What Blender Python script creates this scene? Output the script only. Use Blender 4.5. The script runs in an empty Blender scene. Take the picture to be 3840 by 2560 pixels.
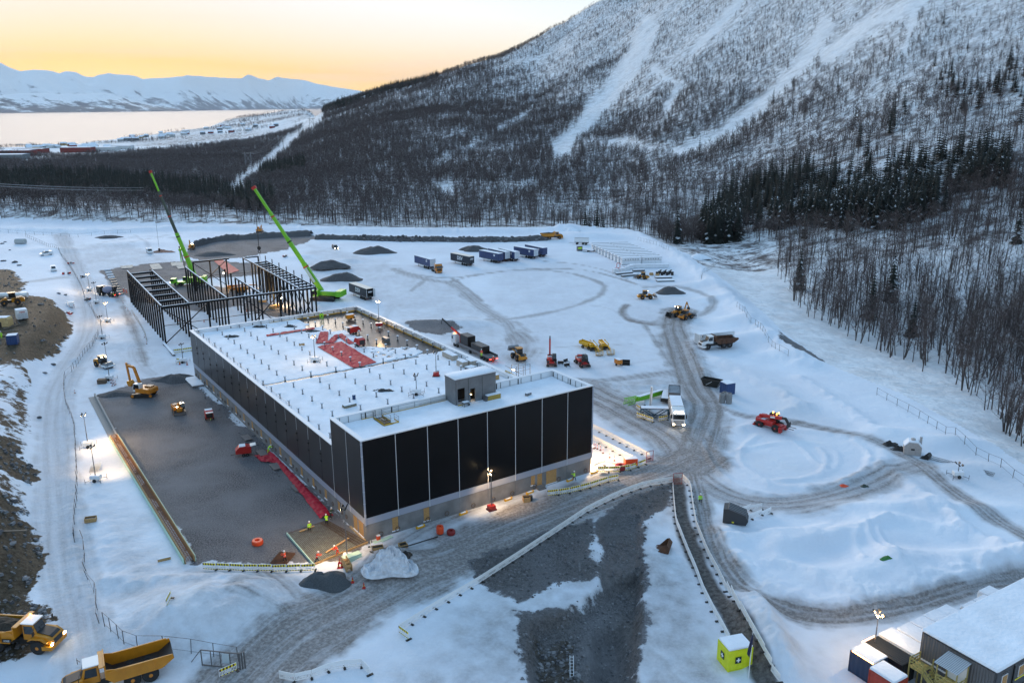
import bpy, bmesh, math, random
import numpy as np
from mathutils import Vector, Matrix
random.seed(7); rng = np.random.default_rng(11)
scene = bpy.context.scene
COL = scene.collection
# ---------------------------------------------------------------- camera
F, PITCH, ROLL, H = 3150.4, math.radians(15.667), math.radians(-0.317), 60.0
cam_d = bpy.data.cameras.new('camera'); cam_d.sensor_width = 36.0; cam_d.lens = 36.0*F/3840.0
cam_d.clip_start = 1.0; cam_d.clip_end = 120000.0
cam = bpy.data.objects.new('camera', cam_d); COL.objects.link(cam)
_fw = np.array([0, math.cos(PITCH), -math.sin(PITCH)]); _r0 = np.array([1.0, 0, 0]); _u0 = np.array([0, math.sin(PITCH), math.cos(PITCH)])
_rt = math.cos(ROLL)*_r0 + math.sin(ROLL)*_u0; _up = -math.sin(ROLL)*_r0 + math.cos(ROLL)*_u0
cam.matrix_world = Matrix(((_rt[0], _up[0], -_fw[0], 0), (_rt[1], _up[1], -_fw[1], 0), (_rt[2], _up[2], -_fw[2], H), (0, 0, 0, 1)))
scene.camera = cam
# ---------------------------------------------------------------- world: dusk sky
SUN_AZ, SUN_EL = -26.0, 0.0          # degrees right of the viewing axis (+Y), degrees above the horizon
w = bpy.data.worlds.new('World'); scene.world = w; w.use_nodes = True
nt = w.node_tree; nt.nodes.clear()
def N(nt, t, **k):
    n = nt.nodes.new(t)
    for a, b in k.items(): setattr(n, a, b)
    return n
sky = N(nt, 'ShaderNodeTexSky', sky_type='NISHITA', sun_disc=False)
sky.sun_elevation = math.radians(SUN_EL); sky.sun_rotation = math.radians(SUN_AZ)
sky.altitude = 120; sky.air_density = 1.0; sky.dust_density = 1.0; sky.ozone_density = 3.0
gam = N(nt, 'ShaderNodeGamma'); gam.inputs[1].default_value = 0.24
bg = N(nt, 'ShaderNodeBackground'); bg.inputs[1].default_value = 0.15
wo = N(nt, 'ShaderNodeOutputWorld')
hsv = N(nt, 'ShaderNodeHueSaturation'); hsv.inputs['Saturation'].default_value = 2.25; hsv.inputs['Hue'].default_value = 0.496
nt.links.new(sky.outputs[0], gam.inputs[0]); nt.links.new(gam.outputs[0], hsv.inputs['Color']); pale = N(nt, 'ShaderNodeMix', data_type='RGBA'); pale.inputs[0].default_value = 0.24; pale.inputs[7].default_value = (1.0, 1.0, 1.04, 1)
nt.links.new(hsv.outputs[0], pale.inputs[6]); # thin rosy cloud veils low over the horizon
tcw = N(nt, 'ShaderNodeTexCoord'); mpw = N(nt, 'ShaderNodeMapping'); mpw.inputs['Scale'].default_value = (2.2, 2.2, 46); nt.links.new(tcw.outputs['Generated'], mpw.inputs['Vector'])
cln = N(nt, 'ShaderNodeTexNoise'); cln.inputs['Scale'].default_value = 1.0; cln.inputs['Detail'].default_value = 6; nt.links.new(mpw.outputs[0], cln.inputs['Vector'])
clm = N(nt, 'ShaderNodeMapRange'); clm.inputs[1].default_value = 0.50; clm.inputs[2].default_value = 0.68; clm.inputs[4].default_value = 0.55; nt.links.new(cln.outputs[0], clm.inputs[0])
sxw = N(nt, 'ShaderNodeSeparateXYZ'); nt.links.new(tcw.outputs['Generated'], sxw.inputs[0])
bnd_ = N(nt, 'ShaderNodeMapRange'); bnd_.inputs[1].default_value = 0.10; bnd_.inputs[2].default_value = 0.035; nt.links.new(sxw.outputs[2], bnd_.inputs[0])
clf = N(nt, 'ShaderNodeMath', operation='MULTIPLY'); nt.links.new(clm.outputs[0], clf.inputs[0]); nt.links.new(bnd_.outputs[0], clf.inputs[1])
clx = N(nt, 'ShaderNodeMix', data_type='RGBA'); clx.inputs[7].default_value = (1.02, 0.72, 0.58, 1); nt.links.new(clf.outputs[0], clx.inputs[0]); nt.links.new(pale.outputs[2], clx.inputs[6])
nt.links.new(clx.outputs[2], bg.inputs[0]); nt.links.new(bg.outputs[0], wo.inputs[0])
# ---------------------------------------------------------------- sun (just under the far ridge: weak, very soft)
sd = bpy.data.lights.new('sun', 'SUN'); sd.energy = 0.24; sd.angle = math.radians(28); sd.color = (1.0, 0.86, 0.7)
so = bpy.data.objects.new('sun', sd); COL.objects.link(so)
_a, _e = math.radians(SUN_AZ), math.radians(14.0)
so.rotation_euler = Vector((-math.sin(_a)*math.cos(_e), -math.cos(_a)*math.cos(_e), -math.sin(_e))).to_track_quat('-Z', 'Y').to_euler()
# ---------------------------------------------------------------- render look
scene.view_settings.view_transform = 'Standard'; scene.view_settings.look = 'None'
scene.view_settings.gamma = 1.0; scene.view_settings.use_curve_mapping = False
scene.view_settings.exposure = 2.90
scene.render.engine = 'CYCLES'
cy = scene.cycles; cy.max_bounces = 4; cy.diffuse_bounces = 3; cy.glossy_bounces = 2; cy.transmission_bounces = 2; cy.volume_bounces = 1; cy.caustics_reflective = False; cy.caustics_refractive = False; cy.use_denoising = True
# ---------------------------------------------------------------- pixels -> places.  'v' coordinates: the photograph scaled to 2352 x 1568
K = 3840.0/2352.0
def ray(vx, vy):
    return _fw + (vx*K-1920)/F*_rt - (vy*K-1280)/F*_up
def onz(vx, vy, z=0.0):
    d = ray(vx, vy); t = (z-H)/d[2]
    return np.array([d[0]*t, d[1]*t, z])
def atr(vx, vy, r):
    d = ray(vx, vy); t = r/math.hypot(d[0], d[1])
    return np.array([d[0]*t, d[1]*t, H+d[2]*t])
def toV(x, y, z):
    x = np.asarray(x, float); y = np.asarray(y, float); z = np.asarray(z, float)-H
    dx = x*_rt[0]+y*_rt[1]+z*_rt[2]; dy = x*_up[0]+y*_up[1]+z*_up[2]; dz = x*_fw[0]+y*_fw[1]+z*_fw[2]
    return (1920+F*dx/dz)/K, (1280-F*dy/dz)/K
# ---------------------------------------------------------------- materials
MATS = {}
def mat(name, col, rough=0.6, metal=0.0, noise=0.0, nscale=4.0, emit=0.0, ecol=None, bump=0.0, bscale=None, spec=0.5, alpha=1.0, trans=0.0):
    if name in MATS: return MATS[name]
    m = bpy.data.materials.new(name); m.use_nodes = True; t = m.node_tree; b = t.nodes['Principled BSDF']
    b.inputs['Base Color'].default_value = (*col, 1); b.inputs['Roughness'].default_value = rough; b.inputs['Metallic'].default_value = metal
    b.inputs['Specular IOR Level'].default_value = spec
    if alpha < 1: b.inputs['Alpha'].default_value = alpha
    if trans > 0: b.inputs['Transmission Weight'].default_value = trans
    if noise > 0 or bump > 0:
        tc = N(t, 'ShaderNodeTexCoord')
        nz = N(t, 'ShaderNodeTexNoise'); nz.inputs['Scale'].default_value = nscale; nz.inputs['Detail'].default_value = 5
        t.links.new(tc.outputs['Object'], nz.inputs['Vector'])
        if noise > 0:
            mx = N(t, 'ShaderNodeMix', data_type='RGBA', blend_type='MULTIPLY'); mx.inputs[0].default_value = 1.0
            mr = N(t, 'ShaderNodeMapRange'); mr.inputs[1].default_value = 0.3; mr.inputs[2].default_value = 0.7
            mr.inputs[3].default_value = 1-noise; mr.inputs[4].default_value = 1+noise*0.6
            t.links.new(nz.outputs[0], mr.inputs[0]); mx.inputs[6].default_value = (*col, 1)
            t.links.new(mr.outputs[0], mx.inputs[7]); t.links.new(mx.outputs[2], b.inputs['Base Color'])
        if bump > 0:
            n2 = nz
            if bscale:
                n2 = N(t, 'ShaderNodeTexNoise'); n2.inputs['Scale'].default_value = bscale; n2.inputs['Detail'].default_value = 6
                t.links.new(tc.outputs['Object'], n2.inputs['Vector'])
            bp = N(t, 'ShaderNodeBump'); bp.inputs['Strength'].default_value = 1.0; bp.inputs['Distance'].default_value = bump
            t.links.new(n2.outputs[0], bp.inputs['Height']); t.links.new(bp.outputs[0], b.inputs['Normal'])
    if emit > 0:
        b.inputs['Emission Color'].default_value = (*(ecol or col), 1); b.inputs['Emission Strength'].default_value = emit
    MATS[name] = m
    return m
SNOW = mat('snow', (0.76, 0.81, 0.89), 0.75, noise=0.11, nscale=0.3, bump=0.12, bscale=2.0, spec=0.2)
# ---------------------------------------------------------------- mesh collector
class MB:
    def __init__(s): s.v = []; s.f = []; s.m = []; s.mats = []
    def mi(s, m):
        if m not in s.mats: s.mats.append(m)
        return s.mats.index(m)
    def add(s, vs, fs, m):
        o = len(s.v); k = s.mi(m); s.v += [tuple(p) for p in vs]
        for f in fs: s.f.append(tuple(o+i for i in f)); s.m.append(k)
        return s
    def box(s, x0, x1, y0, y1, z0, z1, m, M=None):
        vs = [(x0,y0,z0),(x1,y0,z0),(x1,y1,z0),(x0,y1,z0),(x0,y0,z1),(x1,y0,z1),(x1,y1,z1),(x0,y1,z1)]
        if M is not None: vs = [M @ Vector(p) for p in vs]
        return s.add(vs, [(0,3,2,1),(4,5,6,7),(0,1,5,4),(1,2,6,5),(2,3,7,6),(3,0,4,7)], m)
    def cbox(s, c, d, m, rz=0.0, ry=0.0, rx=0.0):
        M = Matrix.Translation(c) @ Matrix.Rotation(rz, 4, 'Z') @ Matrix.Rotation(ry, 4, 'Y') @ Matrix.Rotation(rx, 4, 'X')
        return s.box(-d[0]/2, d[0]/2, -d[1]/2, d[1]/2, -d[2]/2, d[2]/2, m, M)
    def bar(s, p, q, w, m, h=None, up=(0,0,1)):
        p = Vector(p); q = Vector(q); d = q-p; L = d.length
        if L < 1e-6: return s
        d /= L; up = Vector(up)
        if abs(d.dot(up)) > 0.98: up = Vector((1,0,0))
        a = d.cross(up).normalized(); b = a.cross(d).normalized(); h = h or w
        vs = []
        for c in (p, q):
            for i, j in ((-1,-1),(1,-1),(1,1),(-1,1)): vs.append(c + a*(i*w/2) + b*(j*h/2))
        return s.add(vs, [(0,1,2,3),(7,6,5,4),(0,4,5,1),(1,5,6,2),(2,6,7,3),(3,7,4,0)], m)
    def tube(s, p, q, r0, m, r1=None, n=8, caps=True):
        p = Vector(p); q = Vector(q); d = (q-p)
        if d.length < 1e-6: return s
        d.normalize(); up = Vector((0,0,1)) if abs(d.z) < 0.95 else Vector((1,0,0))
        a = d.cross(up).normalized(); b = d.cross(a); r1 = r0 if r1 is None else r1
        vs = []; fs = []
        for c, r in ((p, r0), (q, r1)):
            for i in range(n):
                t = 2*math.pi*i/n; vs.append(c + a*(r*math.cos(t)) + b*(r*math.sin(t)))
        for i in range(n): j = (i+1) % n; fs.append((i, j, n+j, n+i))
        if caps: fs.append(tuple(range(n-1, -1, -1))); fs.append(tuple(range(n, 2*n)))
        return s.add(vs, fs, m)
    def path(s, pts, r, m, n=6):
        for a, b in zip(pts[:-1], pts[1:]): s.tube(a, b, r, m, n=n)
        return s
    def lathe(s, prof, m, c=(0,0,0), axis='Z', n=14):
        vs = []; fs = []
        for r, h in prof:
            for i in range(n):
                t = 2*math.pi*i/n; x, y = r*math.cos(t), r*math.sin(t)
                p = (x, y, h) if axis == 'Z' else ((x, h, y) if axis == 'Y' else (h, x, y))
                vs.append((c[0]+p[0], c[1]+p[1], c[2]+p[2]))
        for k in range(len(prof)-1):
            for i in range(n): j = (i+1) % n; fs.append((k*n+i, k*n+j, (k+1)*n+j, (k+1)*n+i))
        fs.append(tuple(range(n-1, -1, -1))); fs.append(tuple((len(prof)-1)*n+i for i in range(n)))
        return s.add(vs, fs, m)
    def prism(s, poly, y0, y1, m, axis='Y', taper=1.0):
        """polygon in the XZ plane extruded along Y (axis 'Y'), or in XY extruded along Z (axis 'Z')"""
        n = len(poly); vs = []
        for k, d in enumerate((y0, y1)):
            for a, b in poly: vs.append((a, d, b) if axis == 'Y' else ((a, b, d) if axis == 'Z' else (d, a, b)))
        fs = [tuple(range(n)), tuple(range(2*n-1, n-1, -1))] + [(i, n+i, n+(i+1) % n, (i+1) % n) for i in range(n)]
        return s.add(vs, fs, m)
    def torus(s, c, R, r, m, axis='Y', n=16, k=6):
        vs = []; fs = []
        for i in range(n):
            t = 2*math.pi*i/n
            for j in range(k):
                q = 2*math.pi*j/k; rr = R+r*math.cos(q); x, y, z = rr*math.cos(t), r*math.sin(q), rr*math.sin(t)
                p = (x, y, z) if axis == 'Y' else ((x, z, y) if axis == 'Z' else (y, x, z))
                vs.append((c[0]+p[0], c[1]+p[1], c[2]+p[2]))
        for i in range(n):
            for j in range(k): fs.append((i*k+j, ((i+1) % n)*k+j, ((i+1) % n)*k+(j+1) % k, i*k+(j+1) % k))
        return s.add(vs, fs, m)
    def mesh(s, name, smooth=False, bevel=0.0):
        me = bpy.data.meshes.new(name); me.from_pydata(s.v, [], s.f)
        for m in s.mats: me.materials.append(m)
        me.polygons.foreach_set('material_index', s.m)
        bm = bmesh.new(); bm.from_mesh(me); bmesh.ops.recalc_face_normals(bm, faces=bm.faces)
        if bevel > 0: bmesh.ops.bevel(bm, geom=[e for e in bm.edges], offset=bevel, segments=1, affect='EDGES', clamp_overlap=True)
        bm.to_mesh(me); bm.free()
        if smooth: me.polygons.foreach_set('use_smooth', [True]*len(me.polygons))
        me.update(); return me
    def build(s, name, parent=None, smooth=False, bevel=0.0, **tags):
        return obj(name, s.mesh(name, smooth, bevel), parent, **tags)
def obj(name, me, parent=None, loc=None, rz=0.0, label=None, cat=None, group=None, kind=None):
    o = bpy.data.objects.new(name, me); COL.objects.link(o)
    if parent is not None: o.parent = parent
    if loc is not None: o.location = loc
    if rz: o.rotation_euler = (0, 0, rz)
    if label: o['label'] = label
    if cat: o['category'] = cat
    if group: o['group'] = group
    if kind: o['kind'] = kind
    return o
def thing(name, label, cat, loc=(0,0,0), rz=0.0, group=None):
    return obj(name, None, None, loc, rz, label, cat, group)
def dup(src, loc, rz=0.0, label=None, group=None, scale=None):
    def cp(o, par):
        c = o.copy(); COL.objects.link(c); c.parent = par
        for ch in o.children: cp(ch, c)
        return c
    r = cp(src, None); r.location = loc; r.rotation_euler = (0, 0, rz)
    if label: r['label'] = label
    if group: r['group'] = group
    if scale: r.scale = (scale,)*3
    return r
# ================================================================ TERRAIN
def _hash(ix, iy, seed):
    h = (ix.astype(np.int64)*374761393 + iy.astype(np.int64)*668265263 + seed*1442695041) & 0xFFFFFFFF
    h = ((h ^ (h >> 13))*1274126177) & 0xFFFFFFFF
    return ((h ^ (h >> 16)) & 0xFFFFFF)/float(0xFFFFFF)
def vnoise(x, y, seed=0):
    ix = np.floor(x); iy = np.floor(y); fx = x-ix; fy = y-iy
    fx = fx*fx*(3-2*fx); fy = fy*fy*(3-2*fy)
    a = _hash(ix, iy, seed); b = _hash(ix+1, iy, seed); c = _hash(ix, iy+1, seed); d = _hash(ix+1, iy+1, seed)
    return (a*(1-fx)+b*fx)*(1-fy)+(c*(1-fx)+d*fx)*fy
def fbm(x, y, scale, octaves=4, seed=0):
    x = np.asarray(x, float)/scale; y = np.asarray(y, float)/scale; s = np.zeros_like(x); a = 0.5; t = 0
    for i in range(octaves): s += a*vnoise(x, y, seed+i*17); t += a; x = x*2.03+11.3; y = y*2.03+5.7; a *= 0.5
    return s/t*2-1
def sstep(a, b, x): t = np.clip((np.asarray(x, float)-a)/(b-a), 0, 1); return t*t*(3-2*t)
def pdist(x, y, pl):
    """distance to a polyline and the signed side (+ = right of travel)"""
    best = np.full(np.shape(x), 1e9); side = np.zeros(np.shape(x))
    for (ax, ay), (bx, by) in zip(pl[:-1], pl[1:]):
        dx, dy = bx-ax, by-ay; L2 = dx*dx+dy*dy+1e-9
        t = np.clip(((x-ax)*dx+(y-ay)*dy)/L2, 0, 1); qx, qy = x-ax-t*dx, y-ay-t*dy
        d = np.sqrt(qx*qx+qy*qy); k = d < best
        best = np.where(k, d, best); side = np.where(k, np.sign(dy*(x-ax)-dx*(y-ay)), side)
    return best, side
def pparam(x, y, pl):
    """arc length along and signed distance across the nearest piece of a polyline"""
    best = np.full(np.shape(x), 1e9); al = np.zeros(np.shape(x)); ac = np.zeros(np.shape(x)); s0 = 0.0
    for (ax, ay), (bx, by) in zip(pl[:-1], pl[1:]):
        dx, dy = bx-ax, by-ay; L = math.hypot(dx, dy)+1e-9
        t = np.clip(((x-ax)*dx+(y-ay)*dy)/(L*L), 0, 1); qx, qy = x-ax-t*dx, y-ay-t*dy
        d = np.sqrt(qx*qx+qy*qy); k = d < best; best = np.where(k, d, best)
        al = np.where(k, s0+t*L, al); ac = np.where(k, (dy*(x-ax)-dx*(y-ay))/L, ac); s0 += L
    return best, al, ac
def inpoly(x, y, pl):
    r = np.zeros(np.shape(x), bool); n = len(pl)
    for i in range(n):
        (ax, ay), (bx, by) = pl[i], pl[(i+1) % n]
        c = ((ay > y) != (by > y)) & (x < (bx-ax)*(y-ay)/(by-ay+1e-12)+ax); r ^= c
    return r
def VP(pts, z=0.0): return [tuple(onz(a, b, z)[:2]) for a, b in pts]
def smooth(pl, n=2):
    for _ in range(n):
        q = [pl[0]]
        for a, b in zip(pl[:-1], pl[1:]):
            q += [(a[0]*.75+b[0]*.25, a[1]*.75+b[1]*.25), (a[0]*.25+b[0]*.75, a[1]*.25+b[1]*.75)]
        q.append(pl[-1]); pl = q
    return pl
# edge of the built-up plateau (outside = right of travel when walked from far left to near right)
EDGE = VP([(-900,560),(-400,520),(0,508),(240,517),(560,520),(760,524),(1000,528),(1290,524),(1440,537),(1515,570),(1610,632),(1692,705),(1757,772),(1850,840),(2014,907),(2151,985),(2326,1097),(2600,1290),(2900,1560)])
# valley and mountain: (column, [(row, distance) ...]) of the visible ground
TAB = [(-900,[(560,330),(450,640),(415,800),(390,1000),(372,1250),(355,1600),(345,1950),(339,2400)]),
 (0,[(513,440),(450,640),(415,800),(390,1000),(372,1250),(355,1600),(345,1950),(339,2400)]),
 (200,[(518,435),(460,600),(420,780),(395,980),(370,1300),(350,1700),(338,2100),(329,2620)]),
 (400,[(523,430),(470,570),(430,740),(400,930),(375,1200),(350,1600),(330,2000),(312,2500),(303,2900)]),
 (560,[(525,430),(470,560),(430,720),(400,900),(370,1200),(340,1600),(320,2000),(300,2500),(280,3100),(271,3500)]),
 (700,[(527,430),(480,520),(430,680),(380,920),(330,1350),(300,1800),(285,2200),(262,3000),(250,3600)]),
 (748,[(527,435),(480,520),(430,650),(380,850),(310,1300),(262,1900),(254,3000),(249,3600)]),
 (775,[(527,435),(480,520),(430,650),(375,850),(305,1300),(246,1900)]),
 (870,[(527,435),(480,520),(430,640),(350,860),(280,1250),(215,1850)]),
 (1000,[(525,440),(480,520),(420,640),(350,840),(260,1250),(178,1800)]),
 (1150,[(525,440),(480,520),(420,640),(350,840),(250,1250),(128,1800)]),
 (1240,[(525,440),(470,530),(420,640),(350,840),(240,1230),(160,1520),(80,1800)]),
 (1340,[(522,445),(470,540),(410,660),(330,860),(230,1120),(130,1400),(20,1820)]),
 (1400,[(520,450),(470,540),(400,680),(300,920),(200,1150),(100,1400),(-20,1820)]),
 (1700,[(610,350),(560,390),(500,450),(400,560),(300,700),(200,820),(100,960),(0,1120),(-200,1450)]),
 (2000,[(800,240),(650,300),(560,350),(450,420),(350,490),(200,610),(0,800),(-200,1050),(-350,1400)]),
 (2352,[(1000,190),(860,225),(700,280),(500,355),(350,425),(200,510),(0,640),(-200,800),(-450,1100)]),
 (3000,[(1400,140),(1100,180),(800,240),(550,310),(350,390),(150,480),(-100,640),(-400,900)])]
RG = np.exp(np.linspace(math.log(100), math.log(7000), 700))
_az = []; _zt = []
for cx, rows in TAB:
    pts = [atr(cx, yy, r) for yy, r in rows]
    rr = [math.hypot(p[0], p[1]) for p in pts]; zz = [p[2] for p in pts]
    if cx <= 748: rr += [rr[-1]+250, rr[-1]+600, 9000]; zz += [zz[-1]-12 if cx > 450 else -61.5, -75, -90]
    else: rr += [rr[-1]+120, rr[-1]+900, 9000]; zz += [zz[-1]-4, zz[-1]-260, -90]
    z = np.interp(RG, rr, zz); k = np.ones(9)/9
    z = np.convolve(np.pad(z, 4, mode='edge'), k, mode='valid')
    d = ray(cx, rows[0][0]); _az.append(math.atan2(d[0], d[1])); _zt.append(z)
_az = np.array(_az); _zt = np.array(_zt)
_a2 = np.linspace(_az[0], _az[-1], 420)          # resample finely and soften the joins between the columns
_z2 = np.array([np.interp(_a2, _az, _zt[:, j]) for j in range(_zt.shape[1])]).T
_k = np.exp(-np.linspace(-2, 2, 13)**2); _k /= _k.sum()
_z2 = np.array([np.convolve(np.pad(_z2[:, j], 6, mode='edge'), _k, mode='valid') for j in range(_z2.shape[1])]).T
_az, _zt = _a2, _z2
def zhill(x, y):
    r = np.hypot(x, y); a = np.arctan2(x, y)
    fi = np.interp(np.log(np.clip(r, 100, 7000)), np.log(RG), np.arange(700)); ri = np.clip(fi.astype(int), 0, 698); rf = fi-ri
    fa = np.interp(a, _az, np.arange(len(_az))); ai = np.clip(fa.astype(int), 0, len(_az)-2); af = fa-ai
    z = (_zt[ai, ri]*(1-rf)+_zt[ai, ri+1]*rf)*(1-af)+(_zt[ai+1, ri]*(1-rf)+_zt[ai+1, ri+1]*rf)*af
    amp = np.clip(r/1000, 0.25, 2.2)*np.where(a < 0, np.clip(1.1+a*2.2, 0.25, 1), 1)
    return z + amp*(fbm(x, y, 90, 4, 3)*5.0 + fbm(x, y, 22, 3, 9)*1.4)
# ---- roads and tracks (v coordinates), width m, edge softness m, strength, kind 'd' dirty snow / 'g' dark grit
ROADS = [
 ([(470,1700),(560,1568),(650,1480),(800,1390),(1000,1295),(1200,1205),(1400,1130),(1520,1085),(1590,1050)], 12.5, 2.5, 1.0, 'haul_road'),
 ([(840,1330),(880,1270),(960,1215),(1060,1170),(1180,1130)], 5, 2.5, .75, 'd'),
 ([(1590,1070),(1560,1010),(1480,965),(1400,925),(1340,890)], 13, 3, .80, 'haul_road'),
 ([(1585,1060),(1610,990),(1630,935),(1600,900),(1585,860),(1560,800),(1540,740),(1560,715)], 11, 3, .85, 'haul_road'),
 ([(1640,930),(1720,960),(1800,965),(1900,985),(2000,1010),(2090,1050),(2160,1105),(2250,1170),(2352,1228),(2500,1300)], 3.6, 1.3, .78, 'haul_road'),
 ([(1580,1060),(1625,1115),(1700,1150),(1800,1160),(1900,1145),(1990,1115),(2040,1090),(2100,1070)], 7.5, 2.2, .72, 'haul_road'),
 ([(1545,1100),(1560,1120),(1562,1180),(1590,1270),(1640,1360),(1690,1440),(1735,1520),(1770,1600),(1800,1700)], 2.6, .5, 1.0, 'walkway'),
 ([(1595,1085),(1612,1150),(1625,1230),(1660,1310),(1720,1370),(1800,1405),(1900,1425),(2020,1412),(2150,1380),(2260,1345),(2352,1330),(2600,1290)], 3.6, 1.2, .92, 'haul_road'),
 ([(1640,1240),(1680,1310),(1740,1360)], 2, 1, .5, 'd'),
 ([(205,1700),(195,1568),(190,1450),(160,1350),(140,1220),(135,1100),(128,1000),(128,920),(150,860),(195,800),(213,745),(205,690),(185,640),(165,590),(140,540)], 7.5, 1.6, .40, 'haul_road'),
 ([(205,1700),(200,1568),(175,1440),(165,1360)], 4, 1.5, .3, 'd'),
 ([(150,640),(80,655),(0,670),(-60,680)], 7, 2, .3, 'd'),
 ([(300,580),(340,615),(360,650),(230,600),(190,640)], 6, 3, .15, 'd'),
 ([(255,645),(280,700),(300,740),(320,790),(335,840)], 3, 1.5, .55, 'd'),
 ([(350,860),(310,830),(300,800),(330,780)], 4, 2, .3, 'd'),
 ([(905,620),(960,633),(1040,640),(1110,628),(1200,618),(1290,622),(1360,640),(1390,655),(1385,675),(1330,700),(1270,716),(1200,730),(1120,735)], 2.6, 1.2, .62, 'd'),
 ([(905,618),(930,630),(1000,645),(1040,650),(1075,680),(1110,710),(1160,735),(1180,770),(1190,800)], 5.5, 2.2, .6, 'd'),
 ([(1040,640),(1075,665),(1105,690)], 2, .8, .65, 'd'),
 ([(1020,650),(1090,632),(1200,617),(1330,617),(1400,632),(1470,655)], 1.6, .8, .55, 'd'),
 ([(1180,760),(1200,775),(1215,800),(1195,825)], 9, 5, .5, 'd'),
 ([(1130,740),(1165,752),(1180,735),(1210,760)], 3, 2, .4, 'd'),
 ([(1480,660),(1540,655),(1600,668),(1640,690),(1630,715),(1590,730),(1520,745),(1450,735),(1425,715),(1440,700)], 3.0, 1.2, .6, 'd'),
 ([(1440,700),(1425,715),(1440,735),(1490,745),(1545,745)], 2.6, .9, .85, 'd'),
 ([(1480,745),(1510,790),(1535,830),(1560,850)], 2.2, 1.2, .55, 'd'),
 ([(1530,745),(1550,800),(1575,850),(1600,905)], 7, 3, .5, 'd'),
 ([(1330,880),(1400,872),(1480,865),(1560,850)], 4.5, 1.8, .5, 'd'),
 ([(1360,900),(1440,905),(1510,900),(1580,880)], 3, 2, .3, 'd'),
 ([(1410,870),(1460,905),(1540,925)], 1.6, .8, .35, 'd'),
 ([(1250,600),(1320,605),(1390,620),(1440,640)], 1.5, .8, .4, 'd'),
 ([(980,640),(960,655),(945,668)], 2.2, 1.0, .6, 'd'),
 ([(1255,840),(1360,850),(1450,835),(1540,820)], 2, 1, .2, 'd'),
 ([(1190,800),(1230,800),(1330,795),(1450,790)], 1.2, .6, .3, 'd'),
 ([(450,1320),(560,1330),(640,1350),(690,1400),(650,1470)], 6, 3, .35, 'd'),
 ([(600,1310),(680,1380),(700,1430)], 5, 3, .5, 'd'), ([(550,1395),(640,1415)], 5, 3, .75, 'd'), ([(560,1370),(600,1365)], 3, 2, .7, 'd'),
 ([(880,770),(960,790),(1040,800)], 4, 2, .3, 'd'),
]
ROADS += [([(190,575),(260,552),(330,541),(400,546)], 2.2, 1.0, .2, 'd'),([(230,588),(300,562),(350,545),(420,535)], 2.2, 1.0, .2, 'd'),([(310,540),(340,560),(350,590)], 2.2, 1.0, .2, 'd'),([(400,545),(440,575)], 3, 1.5, .25, 'd'),([(1340,700),(1400,705),(1440,735)], 1.2, .6, .2, 'd'),([(1240,760),(1340,745),(1430,740)], 1.0, .5, .16, 'd'),([(1250,780),(1330,770),(1420,775)], 1.0, .5, .14, 'd'),([(1060,700),(960,680),(900,700),(880,740)], 3, 2, .2, 'd'),([(1180,640),(1260,650),(1330,665)], .8, .5, .12, 'd')]
ROADS = [(smooth(VP(p)), w_, e, s*(1.3 if s < .6 and k == 'd' else 1), k) for p, w_, e, s, k in ROADS]
# dark gravel / rock areas and bare soil (v polygons)
GRAVEL = [[(212,918),(250,900),(330,868),(420,860),(445,880),(600,1010),(760,1160),(850,1245),(830,1290),(700,1296),(448,1296),(330,1120),(262,1000)],
 [(440,572),(470,548),(700,535),(735,545),(650,575),(560,590),(470,600),(420,588)],
 [(225,622),(290,612),(420,598),(520,600),(620,608),(600,630),(470,640),(330,650),(300,690),(260,660)],
 [(300,690),(330,650),(470,655),(560,665),(560,700),(470,715)],
 [(560,680),(640,700),(700,720),(640,730),(560,710)],
 [(930,742),(985,738),(1040,745),(1060,755),(1010,770),(960,762)],
 [(1545,1110),(1530,1160),(1490,1200),(1478,1300),(1480,1420),(1470,1500),(1470,1600),(1200,1600),(1195,1480),(1190,1400),(1300,1400),(1372,1340),(1370,1200),(1440,1140)],
 [(1080,1290),(1200,1240),(1360,1190),(1372,1330),(1300,1340),(1250,1360),(1190,1390),(1100,1330)],
 [(1790,760),(1830,790),(1900,830),(1840,820),(1790,790)]]
SOIL = [[(-60,700),(60,705),(130,718),(172,742),(150,780),(130,820),(70,850),(0,880),(-60,900)],
 [(-60,620),(30,620),(60,660),(60,700),(-60,720)],
 [(-60,1180),(60,1170),(105,1250),(100,1310),(60,1370),(0,1420),(-60,1440)],
 [(-60,1040),(30,1040),(90,1090),(70,1120),(-60,1140)],
 [(-60,1400),(60,1380),(110,1400),(60,1500),(-60,1540)],[(1235,1450),(1335,1435),(1350,1500),(1345,1640),(1230,1640)]]  # last polygon: brown trench bottom, its tint also carrying the shade of the depth
GRAVEL = [VP(p) for p in GRAVEL]; SOIL = [VP(p) for p in SOIL]
PIT = VP([(1372,1340),(1480,1290),(1478,1420),(1470,1500),(1475,1640),(1205,1640),(1205,1480),(1215,1420),(1300,1400)])
PIT2 = VP([(1355,1420),(1440,1400),(1455,1500),(1440,1640),(1340,1640),(1350,1500)])
STRIP = VP([(1380,1180),(1478,1180),(1480,1420),(1372,1340)])
# embankment on the left: toe of the slope; uphill lies left of it
TOE = VP([(195,560),(190,640),(185,735),(168,770),(125,850),(98,930),(104,1050),(108,1200),(98,1310),(40,1400),(-40,1440),(-200,1520)])
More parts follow.
